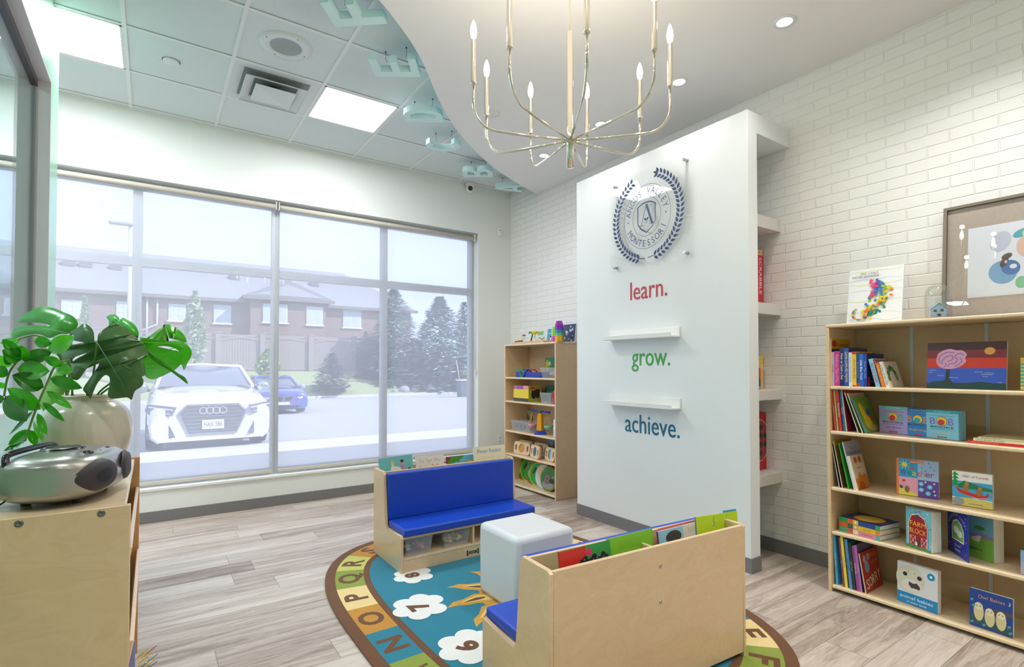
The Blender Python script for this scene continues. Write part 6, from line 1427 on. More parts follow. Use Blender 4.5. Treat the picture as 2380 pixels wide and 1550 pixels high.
gbox('small red game box in front of the purple one on the third floating shelf', 1767.5, 855, 2.045, 1.144, .15, 0, .025, '#c83038', red2)
def chk(c, w, h):
    c.rect(0, 0, w, h, '#c81c24'); c.ell(w - .19, h * .52, .135, .15, '#f0e4e0', 40); c.ell(w - .19, h * .52, .131, .146, '#a83c3c', 40)
    for i in range(-4, 5):
        for j in range(-4, 5):
            x, y = w - .19 + (i - j) * .026, h * .52 + (i + j) * .03
            if ((x - w + .19) / .12) ** 2 + ((y - h * .52) / .135) ** 2 < .8: c.poly([(x, y - .027), (x + .023, y), (x, y + .027), (x - .023, y)], '#2c3834' if (i + j) % 2 else '#b84444')
    dn(c, 'Checkers', w - .048, h * .72, .042, '#f4ecec', w=h * .42); c.rect(w - .09, h * .04, w - .04, h * .22, '#e8ecf4'); c.rect(w - .084, h * .05, w - .046, h * .21, '#b0604c'); c.rect(w - .06, h * .86, w - .056, h * .97, '#e8a0a0'); c.rect(w - .075, h * .8, w - .072, h * .97, '#e8a0a0'); c.rect(w - .09, h * .88, w - .087, h * .97, '#e8a0a0')
gbox('red checkers box with a round board picture on the lowest floating shelf', 1797, 957, 2.09, .573, .27, 0, .045, '#c81c24', chk)

# ================================================================== BOOKS IN THE BENCH SLOTS
ZB = RT + .313
def slotbook(label, x0, x1, ytL, ybase, Y, cover, front, tilt=8, rz=0, ry=0, t=.006, h=None, group='picture books in the back of the window bench', zfloor=ZB, back=None):
    A, B = at(x0, ytL, Y=Y), at(x1, ytL, Y=Y); w_ = B.x - A.x; zt = A.z; hh = zt - zfloor
    return book(label, (A.x, Y - sin(radians(tilt)) * hh, zfloor), (radians(-tilt), radians(ry), radians(rz)), w_, hh / cos(radians(tilt)), t, cover, front=front, group=group, back=back)
H_ = lambda c, w, h: None
def kids(c, w, h):
    c.rect(0, 0, w, h, '#74c4c8'); c.ell(w * .48, h * .56, w * .24, h * .24, '#f0eef4', 28)
    for x, y, hc, sk, bd in ((.4, .86, '#e8c070', '#f0c8a0', '#f0f0f4'), (.68, .86, '#2c2028', '#e09c88', '#d878b0'), (.24, .6, '#282020', '#e8c088', '#d8d0a0'), (.88, .68, '#503048', '#a86858', '#8c5cb0')): c.ell(w * x, h * (y - .09), w * .055, h * .06, bd); c.ell(w * x, h * y, w * .05, h * .045, sk); c.ell(w * x, h * (y + .03), w * .05, h * .03, hc)
slotbook('aqua picture book with round-faced children, leftmost in the window bench slot', 884, 962, 1066, 0, 3.55, '#74c4c8', kids, ry=-2.5)
def tiger(c, w, h):
    c.rect(0, 0, w, h, '#ece6e6'); c.text('The Tiger Who', w * .1, h * .86, h * .11, '#b8aca0', w=w * .76); c.text('Came', w * .1, h * .72, h * .11, '#b8aca0', w=w * .3); c.text('to Tea', w * .12, h * .58, h * .11, '#c8bcb0', w=w * .34)
    c.ell(w * .66, h * .7, w * .11, h * .07, '#d86828'); [c.ell(w * (.66 + s * .05), h * .72, w * .02, h * .018, '#f8e8d8') for s in (-1, 1)]; [c.poly([(w * (.66 + s * .1), h * .78), (w * (.66 + s * .05), h * .78), (w * (.66 + s * .09), h * .82)], '#c85820') for s in (-1, 1)]; c.ell(w * .9, h * .66, w * .06, h * .04, '#e8c088')
slotbook('white picture book with a small orange animal face, second in the window bench slot', 966, 1031, 1062, 0, 3.55, '#ece6e6', tiger, t=.005)
def sunny(c, w, h):
    c.rect(0, 0, w, h, '#6cb8e0'); c.poly([(0, h), (w * .55, h), (w * .5, h * .92), (w * .42, h * .90), (w * .4, h * .84), (w * .28, h * .86), (w * .2, h * .76), (w * .12, h * .8), (w * .05, h * .7), (0, h * .72)], '#4c9838'); c.poly([(0, h), (w * .18, h), (w * .05, h * .85), (0, h * .8)], '#a03830')
    x, y = w * .76, h * .74
    c.poly([(x + w * (.18 if i % 2 else .125) * cos(pi * i / 11), y + h * (.16 if i % 2 else .11) * sin(pi * i / 11)) for i in range(22)], '#f4cc20'); c.text('the Sun', x, y - h * .03, h * .09, '#d87818', align='c', w=w * .24)
slotbook('bright blue picture book with a yellow sun, third in the window bench slot', 1036, 1111, 1062, 0, 3.56, '#6cb8e0', sunny)
def rabbit(c, w, h):
    c.rect(0, 0, w, h, '#ece6c8'); c.text('Peter Rabbit', w * .5, h * .86, h * .12, '#5878a0', align='c', w=w * .74); c.text('Lift-the-flap', w * .45, h * .76, h * .06, '#dccfa8', align='c'); [c.ell(w * x, h * .62, w * .035, h * .07, '#c8a47c') for x in (.3, .37)]
slotbook('cream picture book titled in blue, tallest and rightmost in the window bench slot', 1099, 1172, 1040, 0, 3.515, '#ece6c8', rabbit, tilt=10, t=.005)
# foreground bench: covers face the camera over the back panel
FB = 'picture books in the back of the foreground bench'
# slot runs from the bench origin (2.235,1.862) turned 176.8 degrees
def fb(label, x0, x1, yt0, yt1, Y, cover, front, t, rz, tilt, back=None, ry=0):
    A = at(x0, yt0, Y=Y); B = at(x1, yt1, Y=Y + .0); w_ = hypot(B.x - A.x, B.y - A.y); hh = A.z - ZB
    return book(label, (A.x, Y + .0, ZB), (radians(-tilt), radians(ry), radians(rz)), w_, hh, t, cover, front=front, group=FB, spine=back or cover)
def bush(c, w, h):
    c.rect(0, 0, w, h, '#e89428'); c.rect(0, h * .82, w * .62, h, '#cc2c24'); c.rect(0, 0, w * .08, h, '#cc2c24'); c.rect(w * .5, h * .8, w, h, '#2c9444')
    for i in range(9): c.ell(w * (.42 + .06 * i), h * (.80 + .03 * sin(i * 2)), w * .06, h * .06, '#24242c', 9)
    c.ell(w * .56, h * .92, w * .06, h * .045, '#d8246c'); rr = random.Random(3)
    for i in range(14): c.ell(w * (.45 + rr.random() * .5), h * (.76 + .1 * rr.random()), .004, .003, '#8c78c0', 6)
fb('red and orange picture book with black shapes, leftmost in the foreground bench slot', 1316, 1433, 1290, 1264, 1.452, '#2c9444', bush, .007, -1, 8, '#cc2c24')
def lime(c, w, h):
    c.rect(0, 0, w, h, '#7cbc2c')
    for k in range(5): c.line([(w * .22, h * (.93 - k * .022)), (w * (.8 - .05 * (k % 2)), h * (.93 - k * .022))], .0009, '#4c8c20')
fb('lime green picture book back cover, second in the foreground bench slot', 1432, 1534, 1259, 1236, 1.462, '#7cbc2c', lime, .009, -1, 9, '#2c9484')
def blob(c, w, h):
    c.rect(0, 0, w, h, '#8cc0d8'); c.rect(w * .5, 0, w, h, '#d8d0c4'); c.ell(w * .3, h * .88, w * .16, h * .09, '#3c3840')
    for k in range(4): c.line([(w * .6, h * (.95 - k * .02)), (w * .92, h * (.95 - k * .02))], .0008, '#8c8478')
fb('pale blue and cream picture book with dark round shape, foreground bench slot', 1545, 1652, 1240, 1214, 1.446, '#c8c8c8', blob, .01, -1, 7, '#5c4c8c')
fb('thin coral picture book behind the pale blue one in the foreground bench slot', 1549, 1650, 1233, 1212, 1.468, '#d87060', None, .005, -1, 8)
def spring(c, w, h):
    c.rect(0, 0, w, h, '#b8d424')
    for x in (.42, .74): c.line(smooth_curve([(w * x, h * .97), (w * (x - .03), h * .92), (w * (x + .01), h * .88), (w * (x - .04), h * .84)], 3), .004, '#4c8ca0')
fb('yellow-green picture book at the right end of the foreground bench slot', 1628, 1722, 1207, 1189, 1.436, '#b8d424', spring, .007, -1, 7, '#3c94c0', ry=3.5)
fb('thin blue picture book behind the yellow-green one in the foreground bench slot', 1692, 1721, 1191, 1186, 1.452, '#48a0d0', None, .004, -1, 7, ry=3.5)

# books in the left display cabinet
t_ = at(300, 1489, Y=2.05)
for X0, Y0, zt_, w_, cov, fr, lab in ((-.052, 1.94, None, .16, '#8c90cc', None, 'lavender picture book low in the left display cabinet'), (-.03, 2.35, None, .16, '#78c0b4', 1, 'multicoloured picture book low in the left display cabinet, further back')):
    if fr is None: zt_ = at(308, 1489, Y=Y0).z
    else: zt_ = at(331, 1514, Y=Y0).z
    hh = .22
    def cf(c, w, h):
        c.rect(0, 0, w, h, '#e8f0ec')
        rr = random.Random(2)
        for i in range(24): a, d = rr.random() * w, h * (.5 + .5 * rr.random()); c.line([(a, d), (a + .03, d + .02)], .003, rr.choice(['#c06cb0', '#3cb09c', '#e8c030', '#4888c8']))
        c.rect(0, h * .3, w, h * .5, '#e8c030'); c.rect(0, 0, w, h * .3, '#2c9c9c')
    o = book(lab, (X0 - w_ * .5, Y0, zt_ - hh), (0, 0, radians(-6)), w_ * (.62 if fr is None else .68), hh, .006, cov, front=cf if fr else None, group='picture books in the left display cabinet')
    b = MB()
# ================================================================== THINGS ON THE CORNER BOOKCASE
def ax(px, X=3.30, py=900): return at(px, py, X=X).y
def az(px, py, X=3.30): return at(px, py, X=X).z
def simple(name, label, cat, mb, loc=None, group=None, kind=None):
    o = mb.obj(name, None, loc); return tag(o, label, cat, group, kind)
# --- top
YA, YBt = ax(1189, 3.27), ax(1263, 3.27)
t = thing('wooden_tray', 'shallow wooden tray of science toys on top of the corner bookcase', 'tray', (3.36, (YA + YBt) / 2, ZT)); L_ = (YA - YBt) / 2
b = MB(); W_ = M('#dcb88c', .5); b.box(-.09, .09, -L_, L_, 0, .006, W_); 
for a in ((-.09, -.084, -L_, L_), (.084, .09, -L_, L_), (-.084, .084, -L_, -L_ + .006), (-.084, .084, L_ - .006, L_)): b.box(*a, .006, .022, W_, bev=.001)
b.box(-.084, .084, -.003, .003, .006, .020, W_); b.obj('tray_body', t)
zt_ = ZT + .0065
t = thing('toy_truck', 'tiny blue and yellow toy truck at the left of the wooden tray', 'toy', (3.33, ax(1206, 3.33), zt_), (0, 0, radians(20)))
b = MB(); b.box(-.02, .02, -.045, .045, .012, .03, M('#2038a0', .4), bev=.004); b.box(-.018, .018, -.04, .0, .03, .042, M('#f0b020', .4), bev=.004); b.obj('body', t)
for sx in (-.022, .022):
    for sy in (-.03, .03): b = MB(); b.mtx = Matrix.Translation((sx, sy, .010)) @ Matrix.Rotation(pi / 2, 4, 'Y'); b.lathe([(0, -.005), (.0105, -.005), (.0105, .005), (0, .005)], M('#28305c'), n=14); b.obj('wheel', t)
t = thing('sample_bottle', 'small clear bottle with a red cap in the wooden tray', 'bottle', (3.36, ax(1218, 3.36), zt_))
b = MB(); b.lathe([(0, 0), (.018, 0), (.018, .075), (.014, .08), (.014, .084)], CLEAR, n=20); b.obj('bottle_body', t); b = MB(); b.lathe([(0, .084), (.019, .084), (.019, .098), (0, .099)], M('#d02838', .4), n=20); b.obj('cap', t)
t = thing('horseshoe_magnet', 'green and red horseshoe magnet leaning in the wooden tray', 'magnet', (3.35, ax(1233, 3.35), zt_), (0, radians(0), radians(90)))
b = MB(); b.tube([(.034 * cos(a), 0, .085 + .034 * sin(a)) for a in (radians(40 + i * 22) for i in range(8))] + [(-.02, 0, .045)], .008, M('#128a50', .4), n=10); b.obj('green_arm', t)
b = MB(); b.tube([(-.02, 0, .045), (-.008, 0, .02), (.0, 0, .010)], .010, M('#c84050', .4), n=10); b.obj('red_arm', t)
t = thing('flask_with_funnel', 'clear flask under a yellow funnel in the wooden tray', 'flask', (3.34, ax(1243, 3.34), zt_))
b = MB(); b.lathe([(0, .0), (.034, .0), (.034, .004), (.012, .052), (.011, .07)], CLEAR, n=24); b.obj('flask', t); b = MB(); b.lathe([(.005, .06), (.006, .085), (.030, .102), (.033, .125), (.031, .125), (.027, .104), (.003, .088)], M('#f4cc18', .35), n=24); b.obj('funnel', t)
simple('green_marble', 'small yellow-green ball beside the flask in the wooden tray', 'ball', (lambda m: (m.ball((0, 0, .011), .011, M('#c8d870', .3)), m)[1])(MB()), (3.31, ax(1231, 3.31), zt_))
TB_ = 'books and toys standing on the corner bookcase'
def whitec(c, w, h): c.rect(0, 0, w, h, '#dfe6e0'); c.rect(0, h * .7, w * .6, h, '#88b868'); [c.ell(w * x, h * y, w * .07, h * .04, '#5c6470') for x, y in ((.4, .4), (.55, .35), (.7, .45), (.25, .5))]
face_out('white and green nature book on top of the corner bookcase, behind the flask', 1246, 1270, 771, 801, 3.44, .006, '#dfe6e0', front=whitec, board=False, name='picture_book', group=TB_, zs=ZT, tilt=9)
def skyc(c, w, h): c.rect(0, 0, w, h, '#4ca4cc'); c.rect(0, 0, w, h * .12, '#3c9858'); c.ell(w * .5, h * .45, w * .12, h * .06, '#2c2430'); c.rect(w * .42, h * .18, w * .58, h * .4, '#e8d8c0'); c.text('BUSY', w * .15, h * .78, h * .12, '#2c6cb0', w=w * .6); c.text('EARTH', w * .15, h * .64, h * .12, '#e8f4f8', w=w * .7)
face_out('sky blue picture book on top of the corner bookcase, left of the towers', 1270, 1287, 765, 801, 3.42, .008, '#4ca4cc', front=skyc, board=False, name='picture_book', group=TB_, zs=ZT, tilt=8)
def plantc(c, w, h):
    c.rect(0, 0, w, h, '#e4e6ea'); c.rect(w * .14, 0.004, w * .97, h * .70, '#3c4464'); c.text('Plant Life', w * .5, h * .76, h * .06, '#8a8c94', align='c', w=w * .4); c.rect(w * .3, h * .86, w * .7, h * .862, '#b0b4bc')
    rr = random.Random(6)
    for i in range(13): c.ell(w * rr.uniform(.25, .9), h * rr.uniform(.05, .62), w * rr.uniform(.03, .08), h * rr.uniform(.015, .05), rr.choice(['#c8ccd8', '#a8b0c4', '#e0dce0']), 10, rr.uniform(0, 3))
face_out('tall grey book titled Plant Life at the right end on top of the corner bookcase', 1301, 1336, 738, 801, 3.44, .012, '#d8dade', front=plantc, board=False, name='picture_book', group=TB_, zs=ZT, tilt=8)
def tower(label, px, X, h, r, bands):
    t = thing('stacking_tower', label, 'toy', (X, ax(px, X), ZT), (0, 0, radians(22)), 'rainbow stacking towers'); b = MB(); n = 6
    for z0, z1, col in bands:
        r0 = r if z0 < .8 else r * (1 - (z0 - .8) * 1.6); r1 = r if z1 <= .8 else r * (1 - (z1 - .8) * 1.6)
        b.lathe([(0, z0 * h), (r0, z0 * h), (r1, z1 * h), (0, z1 * h)], M(col, .4), n=n, smooth=False)
    b.obj('tower_body', t)
tower('tall six-sided tower of purple, blue and yellow blocks on the corner bookcase', 1300, 3.31, .205, .041, [(0, .3, '#e0b020'), (.3, .42, '#68b870'), (.42, .56, '#2c88c0'), (.56, .8, '#8028b0'), (.8, 1, '#a020a8')])
tower('short six-sided tower of green and pink blocks beside the tall purple one', 1288, 3.335, .155, .028, [(0, .35, '#e060d0'), (.35, .42, '#d890b0'), (.42, .8, '#a8e050'), (.8, 1, '#90e070')])
# --- shelf 1
def tray(nm, label, px0, px1, X0, X1, z, h, col, cat='tray'):
    y1, y0 = ax(px0, X0), ax(px1, X0); t = thing(nm, label, cat, ((X0 + X1) / 2, (y0 + y1) / 2, z)); m = M(col, .35) if isinstance(col, str) else col; a, d = (X1 - X0) / 2, (y1 - y0) / 2
    b = MB(); b.box(-a, a, -d, d, 0, .003, m)
    for q in ((-a, -a + .003, -d, d), (a - .003, a, -d, d), (-a, a, -d, -d + .003), (-a, a, d - .003, d)): b.box(*q, .003, h, m, bev=.001)
    b.obj('tray_body', t); return t
tray('blue_tray', 'royal blue plastic tray of magnifiers on the top shelf of the corner bookcase', 1199, 1257, 3.29, 3.50, Z1, .055, '#1234a0')
def magnifier(px, X, col, label, z=Z1 + .004, rz=0, tilt=50, ring=.036):
    t = thing('magnifying_glass', label, 'magnifier', (X, ax(px, X), z + .03), (radians(tilt), 0, radians(rz)), 'toy magnifiers in the blue tray'); m = M(col, .35)
    b = MB(); b.tube([(0, ring * cos(a), ring * sin(a)) for a in (2 * pi * i / 20 for i in range(20))], .006, m, n=8, closed=True); b.obj('ring', t)
    b = MB(); b.mtx = Matrix.Rotation(pi / 2, 4, 'Y'); b.lathe([(0, -.001), (ring - .004, -.001), (ring - .004, .001), (0, .001)], CLEAR, n=20); b.obj('lens', t)
    b = MB(); b.tube([(0, 0, -ring), (0, 0, -ring - .02), (0, 0, -ring - .06), (0, 0, -ring - .075)], [.006, .009, .010, .006], m, n=10); b.obj('handle', t)
for px, X, col, w_, dz, tl in ((1213, 3.28, '#149060', 'green', .012, 118), (1228, 3.40, '#2060c8', 'blue', .02, 110), (1237, 3.42, '#b020a0', 'magenta', .018, 108), (1243, 3.44, '#d02030', 'red', .016, 108), (1249, 3.41, '#f08c18', 'orange', .010, 106)):
    magnifier(px, X, col, w_ + ' plastic magnifying glass with its handle up in the blue tray', Z1 + dz, 0, tl + 0)
CL2 = frosted('#e4e8ec', .28)
y0_ = ax(1291, 3.29); y1_ = ax(1255, 3.29)
open_bin('storage_bin', 'clear open bin of small figures on the top shelf of the corner bookcase', 'bin', 3.29, 3.48, y0_ if y0_ > 4.03 else 4.03, y1_, Z1, .10, CL2, 'clear tubs on the corner bookcase')
toys(3.38, 4.12, Z1 + .006, .05, .05, ('#d8a890', '#c89880', '#a8a8a8', '#88a898'), 26, 'heap of small beige figures in the clear bin, corner bookcase', seed=9)
def dayc(c, w, h): c.rect(0, 0, w, h, '#2c8c50'); c.ell(w * .22, h * .6, w * .18, h * .3, '#e0c020'); c.ell(w * .5, h * .7, w * .1, h * .12, '#f0f0e8'); c.text('At Rest', w * .5, h * .1, h * .2, '#c8e080', align='c')
face_out('small green book with yellow shape at the back of the top shelf, corner bookcase', 1266, 1287, 832, 880, 3.53, .012, '#2c8c50', front=dayc, board=False, group='books behind the tubs, corner bookcase', name='picture_book', zs=Z1, tilt=3)
face_out('small dark blue book right of the green one, top shelf of the corner bookcase', 1288, 1300, 832, 880, 3.54, .012, '#3c506c', board=False, group='books behind the tubs, corner bookcase', name='picture_book', zs=Z1, tilt=3)
# --- shelf 2: yellow readers
def rd(k):
    cs = ['#d83c30', '#8c8cc8', '#5060b0', '#d04080', '#7858a8', '#c84860', '#d8a8c0', '#e09080', '#c8a0b8']
    def f(c, t, h): c.rect(0, h * .78, t, h, cs[k % 9]); c.rect(0, 0, t, h * .22, '#5c5430'); c.rect(t * .2, h * .04, t * .8, h * .18, '#201c14'); c.rect(t * .3, h * .3, t * .6, h * .7, '#e8b820')
    return f
def bears(c, w, h): c.rect(0, 0, w, h, '#b0b020'); c.rect(w * .12, h * .1, w * .95, h * .95, '#a8b468'); c.rect(w * .12, h * .78, w * .5, h * .95, '#d85028'); c.ell(w * .4, h * .45, w * .2, h * .26, '#3c2c28'); c.ell(w * .68, h * .5, w * .18, h * .28, '#48342c'); [c.ell(w * x, h * y, w * .05, h * .05, '#2c2020') for x, y in ((.28, .68), (.5, .7), (.58, .76), (.8, .76))]
pxs = [1193.5 + 3.87 * k for k in range(10)]
for k in range(9):
    A, B_ = ax(pxs[k], 3.27), ax(pxs[k + 1], 3.27)
    place = ('yellow spined thin reader, leftmost of the row on the second shelf, corner bookcase', 'yellow spined thin reader with lilac top, second of the corner bookcase row', 'yellow spined thin reader with blue top, third of the corner bookcase row', 'yellow spined thin reader with pink top, fourth of the corner bookcase row', 'yellow spined thin reader with purple top, fifth of the corner bookcase row', 'yellow spined thin reader with crimson top, sixth of the corner bookcase row', 'yellow spined thin reader with pale pink top, seventh of the corner bookcase row', 'yellow spined thin reader with salmon top, eighth of the corner bookcase row', 'yellow reader whose dark animal cover faces the camera, end of the corner bookcase row')[k]
    book(place, (3.27, B_, Z2), (0, 0, 0), .175, .168, (A - B_) * .97, '#e8c818', '#f0d420', bears if k == 8 else None, rd(k), 'row of thin yellow readers', 'reader_book')
def lidtub(label, px0, px1, X0, X1, z, h, y0=None):
    t = open_bin('storage_tub', label, 'tub', X0, X1, y0 or ax(px1, X0), ax(px0, X0), z, h, CL2, 'clear tubs on the corner bookcase')
    a, d = (X1 - X0) / 2, (ax(px0, X0) - (y0 or ax(px1, X0))) / 2; b = MB(); b.box(-a - .004, a + .004, -d - .004, d + .004, h, h + .012, CL2, bev=.004); b.obj('lid', t)
lidtub('lidded clear tub on the second shelf of the corner bookcase', 1255, 1280, 3.29, 3.42, Z2, .095)
t = thing('red_ring_toy', 'red plastic ring toy with blue inside at the end of the second shelf, corner bookcase', 'toy', (3.285, 4.062, Z2 + .072), (0, 0, radians(-25)))
b = MB(); b.tube([(0, .036 * cos(a), .055 * sin(a)) for a in (2 * pi * i / 24 for i in range(24))], .014, M('#d0203c', .35), n=10, closed=True); b.obj('ring', t); b = MB(); b.tube([(.004, .024 * cos(a), .036 * sin(a)) for a in (2 * pi * i / 24 for i in range(24))], .006, M('#3040b0', .35), n=8, closed=True); b.obj('inner_ring', t)
def gob(c, w, h): c.rect(0, 0, w, h, '#146050'); c.text("LET'S GO", w * .5, h * .76, h * .13, '#88d8b0', align='c', w=w * .7); c.text('OUTSIDE', w * .5, h * .6, h * .13, '#88d8b0', align='c', w=w * .7)
face_out('dark green book titled in pale letters behind the tub, second shelf, corner bookcase', 1264, 1286, 895, 940, 3.50, .012, '#146050', front=gob, board=False, group='books behind the tubs, corner bookcase', name='picture_book', zs=Z2, tilt=8)
# --- shelf 3
lidtub('wide lidded clear tub with blue pieces on the third shelf, corner bookcase', 1187, 1231, 3.31, 3.47, Z3, .095)
toys(3.39, ax(1209, 3.38), Z3 + .006, .04, .07, ('#5078c0', '#6c90d0', '#4060a8'), 16, 'small blue pieces inside the wide lidded tub, corner bookcase', seed=12)
def cardc(c, w, h): c.rect(0, 0, w, h, '#bcc0a0'); c.ell(w * .5, h * .5, w * .3, h * .3, '#5c5c48'); c.ell(w * .4, h * .6, w * .1, h * .12, '#d8c8a0')
face_out('small picture card standing behind the balance, third shelf, corner bookcase', 1214, 1234, 952, 1000, 3.55, .003, '#c0c4a8', front=cardc, board=False, group='books behind the tubs, corner bookcase', name='picture_card', zs=Z3, tilt=3)
Yc_ = ax(1254, 3.33)
t = thing('balance_scale', 'blue and yellow toy balance with two hanging pans, third shelf, corner bookcase', 'scale', (3.34, Yc_, Z3), (0, 0, radians(8)))
BL_, YL_ = M('#1434b8', .35), M('#f0a818', .35)
b = MB(); b.lathe([(0, 0), (.088, 0), (.088, .008), (.058, .036), (0, .036)], BL_, n=4, smooth=False); b.obj('base', t)
b = MB(); b.lathe([(0, .036), (.040, .036), (.030, .20), (.022, .215), (0, .215)], YL_, n=6, smooth=False); b.obj('column', t)
b = MB(); b.box(-.010, .010, -.135, .135, .222, .242, BL_, bev=.003); b.prism([(-.03, .245), (.03, .245), (0, .19)], -.018, -.011, M('#186040', .4), axis='x'); b.obj('beam', t)
for s, col, nm_ in ((1, '#e8a0b0', 'pink pan'), (-1, '#90c8b0', 'pale green pan')):
    cl = frosted(col, .75); b = MB(); y_ = s * .118; b.lathe([(0, .058), (.036, .06), (.052, .10), (.054, .10), (.037, .056), (0, .054)], cl, c=(0, y_, -.0), n=4 * 5); o = b.obj('pan', t); o['label'] = nm_
    b = MB(); b.tube([(0, y_, .225), (0, y_ - .03, .10)], .0028, YL_, n=6); b.tube([(0, y_, .225), (0, y_ + .02, .10)], .0028, YL_, n=6); b.tube([(0, y_, .225), (-.03, y_, .10)], .0028, YL_, n=6); b.obj('hanger', t)
t = thing('white_bottle', 'white plastic bottle at the right end of the third shelf, corner bookcase', 'bottle', (3.30, 4.055, Z3)); b = MB(); b.lathe([(0, 0), (.026, 0), (.027, .01), (.027, .17), (.012, .185), (.012, .195)], M('#e4e8ee', .4), n=20); b.obj('bottle_body', t); b = MB(); b.lathe([(0, .195), (.014, .195), (.014, .215), (0, .217)], M('#f0f2f4', .4), n=16); b.obj('cap', t)
# --- shelf 4: wooden sensory frames
PINE = wood('pine', '#ecd2b0', '#dcb88c', scale=(4, 4, 6), coat=0, rough=.5)
def frame(px0, px1, X, disc, label, rx=-8, rz=0):
    A, B_ = ax(px0, X), ax(px1, X); w_ = A - B_; h = .135; t = thing('sensory_frame', label, 'toy', (X, (A + B_) / 2, Z4), (0, radians(8), radians(rz)), 'wooden sensory frames with coloured discs')
    b = MB(); es = []; loops = []
    def rr(cx, cz, hw, hh, r, n=6):
        P_ = []
        for qx, qz, a0 in ((1, 1, 0), (-1, 1, 90), (-1, -1, 180), (1, -1, 270)):
            for i in range(n + 1): a = radians(a0 + 90 * i / n); P_.append((cx + qx * (hw - r) + r * cos(a), cz + qz * (hh - r) + r * sin(a)))
        return P_
    loops = [rr(0, h / 2, w_ / 2, h / 2, .035), [(w_ * .19 * cos(2 * pi * i / 24), h / 2 + h * .36 * sin(2 * pi * i / 24)) for i in range(24)], rr(-w_ * .36, h / 2, w_ * .055, h * .22, .007, 3), rr(w_ * .36, h / 2, w_ * .055, h * .22, .007, 3)]
    top = []
    for x in (-.011, .011):
        es = []
        for Lp in loops:
            vs = [b.v((x, y, z)) for y, z in Lp]; top.append(vs); es += [b.bm.edges.new((vs[i], vs[(i + 1) % len(vs)])) for i in range(len(vs))]
        bmesh.ops.triangle_fill(b.bm, edges=es, use_beauty=True)
    for i in range(4):
        A_, C_ = top[i], top[i + 4]
        for j in range(len(A_)): b.bm.faces.new([A_[j], A_[(j + 1) % len(A_)], C_[(j + 1) % len(C_)], C_[j]])
    b.mi(PINE); b.obj('wooden_frame', t)
    b = MB(); pts = [(w_ * .2 * cos(2 * pi * i / 24), h / 2 + h * .37 * sin(2 * pi * i / 24)) for i in range(24)]; b.prism(pts, -.003, .003, disc, axis='x'); b.obj('disc', t)
frame(1205, 1236, 3.43, M('#c8a080', .4), 'wooden sensory frame standing behind the amber one, fourth shelf')
frame(1197, 1229, 3.33, M('#c88c10', .15), 'wooden sensory frame with an amber disc, leftmost on the fourth shelf', rz=6)
frame(1240, 1272, 3.44, M('#d8dcde', .05, 1), 'wooden sensory frame with a mirror disc standing at the back, fourth shelf')
frame(1230, 1256, 3.30, M('#14647c', .15), 'wooden sensory frame with a teal blue disc at the middle front of the fourth shelf', rz=-10)
frame(1266, 1290, 3.33, M('#88b0d0', .05, 1), 'wooden sensory frame with a bluish mirror disc, rightmost on the fourth shelf', rz=-4)
face_out('small light blue book at the back of the fourth shelf, corner bookcase', 1273, 1285, 1020, 1060, 3.52, .004, '#58a8d8', front=lambda c, w, h: (c.rect(0, 0, w, h, '#58a8d8'), c.ell(w * .5, h * .6, w * .25, h * .15, '#e8d0a0')), board=False, group='books behind the tubs, corner bookcase', name='picture_book', zs=Z4, tilt=5)
face_out('dark red book at the back of the fourth shelf, corner bookcase', 1286, 1296, 1022, 1060, 3.53, .01, '#8c2830', board=False, group='books behind the tubs, corner bookcase', name='picture_book', zs=Z4, tilt=3)
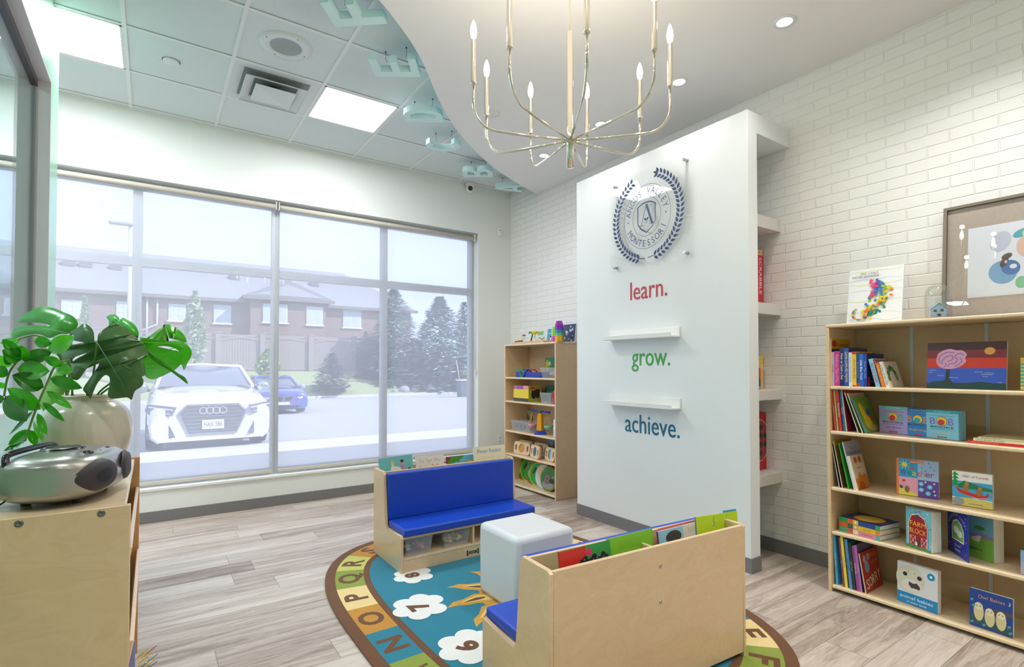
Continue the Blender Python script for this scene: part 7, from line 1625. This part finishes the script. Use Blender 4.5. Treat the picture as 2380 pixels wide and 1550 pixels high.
# --- bottom shelf: round picture cushions / discs
def disc(pxc, X, rimc, k, label, r=.125):
    t = thing('picture_disc', label, 'picture disc', (X, ax(pxc, X), Z5 + r * .96), (0, radians(10), radians(4)), 'round picture discs on the bottom shelf')
    b = MB(); b.mtx = Matrix.Rotation(-pi / 2, 4, 'Y'); b.lathe([(0, -.012), (r * .97, -.012), (r, -.008), (r, .008), (r * .97, .012), (0, .012)], M(rimc, .35), n=44); b.obj('rim', t)
    b = MB(); c = Cv(b, (-.0121, 0, 0), (0, -1, 0), (0, 0, 1), (-1, 0, 0)); rp = r * .9
    if k == 'grass':
        c.ell(0, 0, rp, rp, '#1c8c30', 40); c.line([(-rp * .7, -rp * .2), (-rp * .2, rp * .7)], .005, '#90d050'); c.line([(-rp * .4, -rp * .6), (rp * .5, rp * .6)], .008, '#50b840'); c.ell(-rp * .45, -rp * .2, rp * .2, rp * .35, '#a8b060', 16, .4); c.line([(0, -rp * .8), (rp * .8, rp * .1)], .006, '#88cc48')
    elif k == 'bug': c.ell(0, 0, rp, rp, '#1c9c38', 40); c.ell(-rp * .4, rp * .3, rp * .16, rp * .4, '#243028', 16, -.5); c.ell(rp * .1, rp * .7, rp * .2, rp * .1, '#98c040', 12); c.line([(-rp * .3, -rp * .8), (rp * .3, rp * .5)], .005, '#70d060')
    elif k == 'plain': c.ell(0, 0, rp * 1.04, rp * 1.04, '#c8ccd0', 40); c.ell(0, rp * .3, rp * .9, rp * .6, '#d8bc90', 30)
    else:
        c.ell(0, 0, rp * .98, rp * .98, '#2c7c2c', 40); c.ell(0, -rp * .55, rp * .75, rp * .38, '#8c8c88', 24); c.ell(-rp * .1, 0, rp * .52, rp * .46, '#5c4840', 30); c.ring(-rp * .12, 0, rp * .4, rp * .36, .006, '#9c8878', 30); c.ring(-rp * .14, -.0, rp * .22, rp * .2, .005, '#b8a898', 24); c.ell(rp * .5, -rp * .15, rp * .35, rp * .22, '#342820', 20); c.line([(rp * .5, rp * .1), (rp * .8, rp * .35)], .004, '#d8d0b8'); c.line([(-rp * .8, rp * .5), (-rp * .1, rp * .85)], .006, '#58b048')
    b.obj('picture', t)
for (px, X, col, k, lab) in ((1208, 3.50, '#c8a888', 'plain', 'hindmost pale wooden picture disc at the left of the bottom shelf'), (1217, 3.47, '#d02420', 'grass', 'red rimmed grass picture disc, left one of the two red ones'), (1228, 3.46, '#f0cc20', 'bug', 'yellow rimmed picture disc between the two red ones'), (1240, 3.42, '#d02420', 'grass', 'red rimmed grass picture disc, right one of the two red ones'), (1250, 3.40, '#f0c41c', 'bug', 'yellow rimmed picture disc next to the plain grey one'), (1264, 3.38, '#c4c8cc', 'plain', 'plain grey disc between the yellow one and the snail one'), (1276, 3.35, '#8c8c30', 'snail', 'olive rimmed snail picture disc at the right end of the bottom shelf')): disc(px, X, col, k, lab)
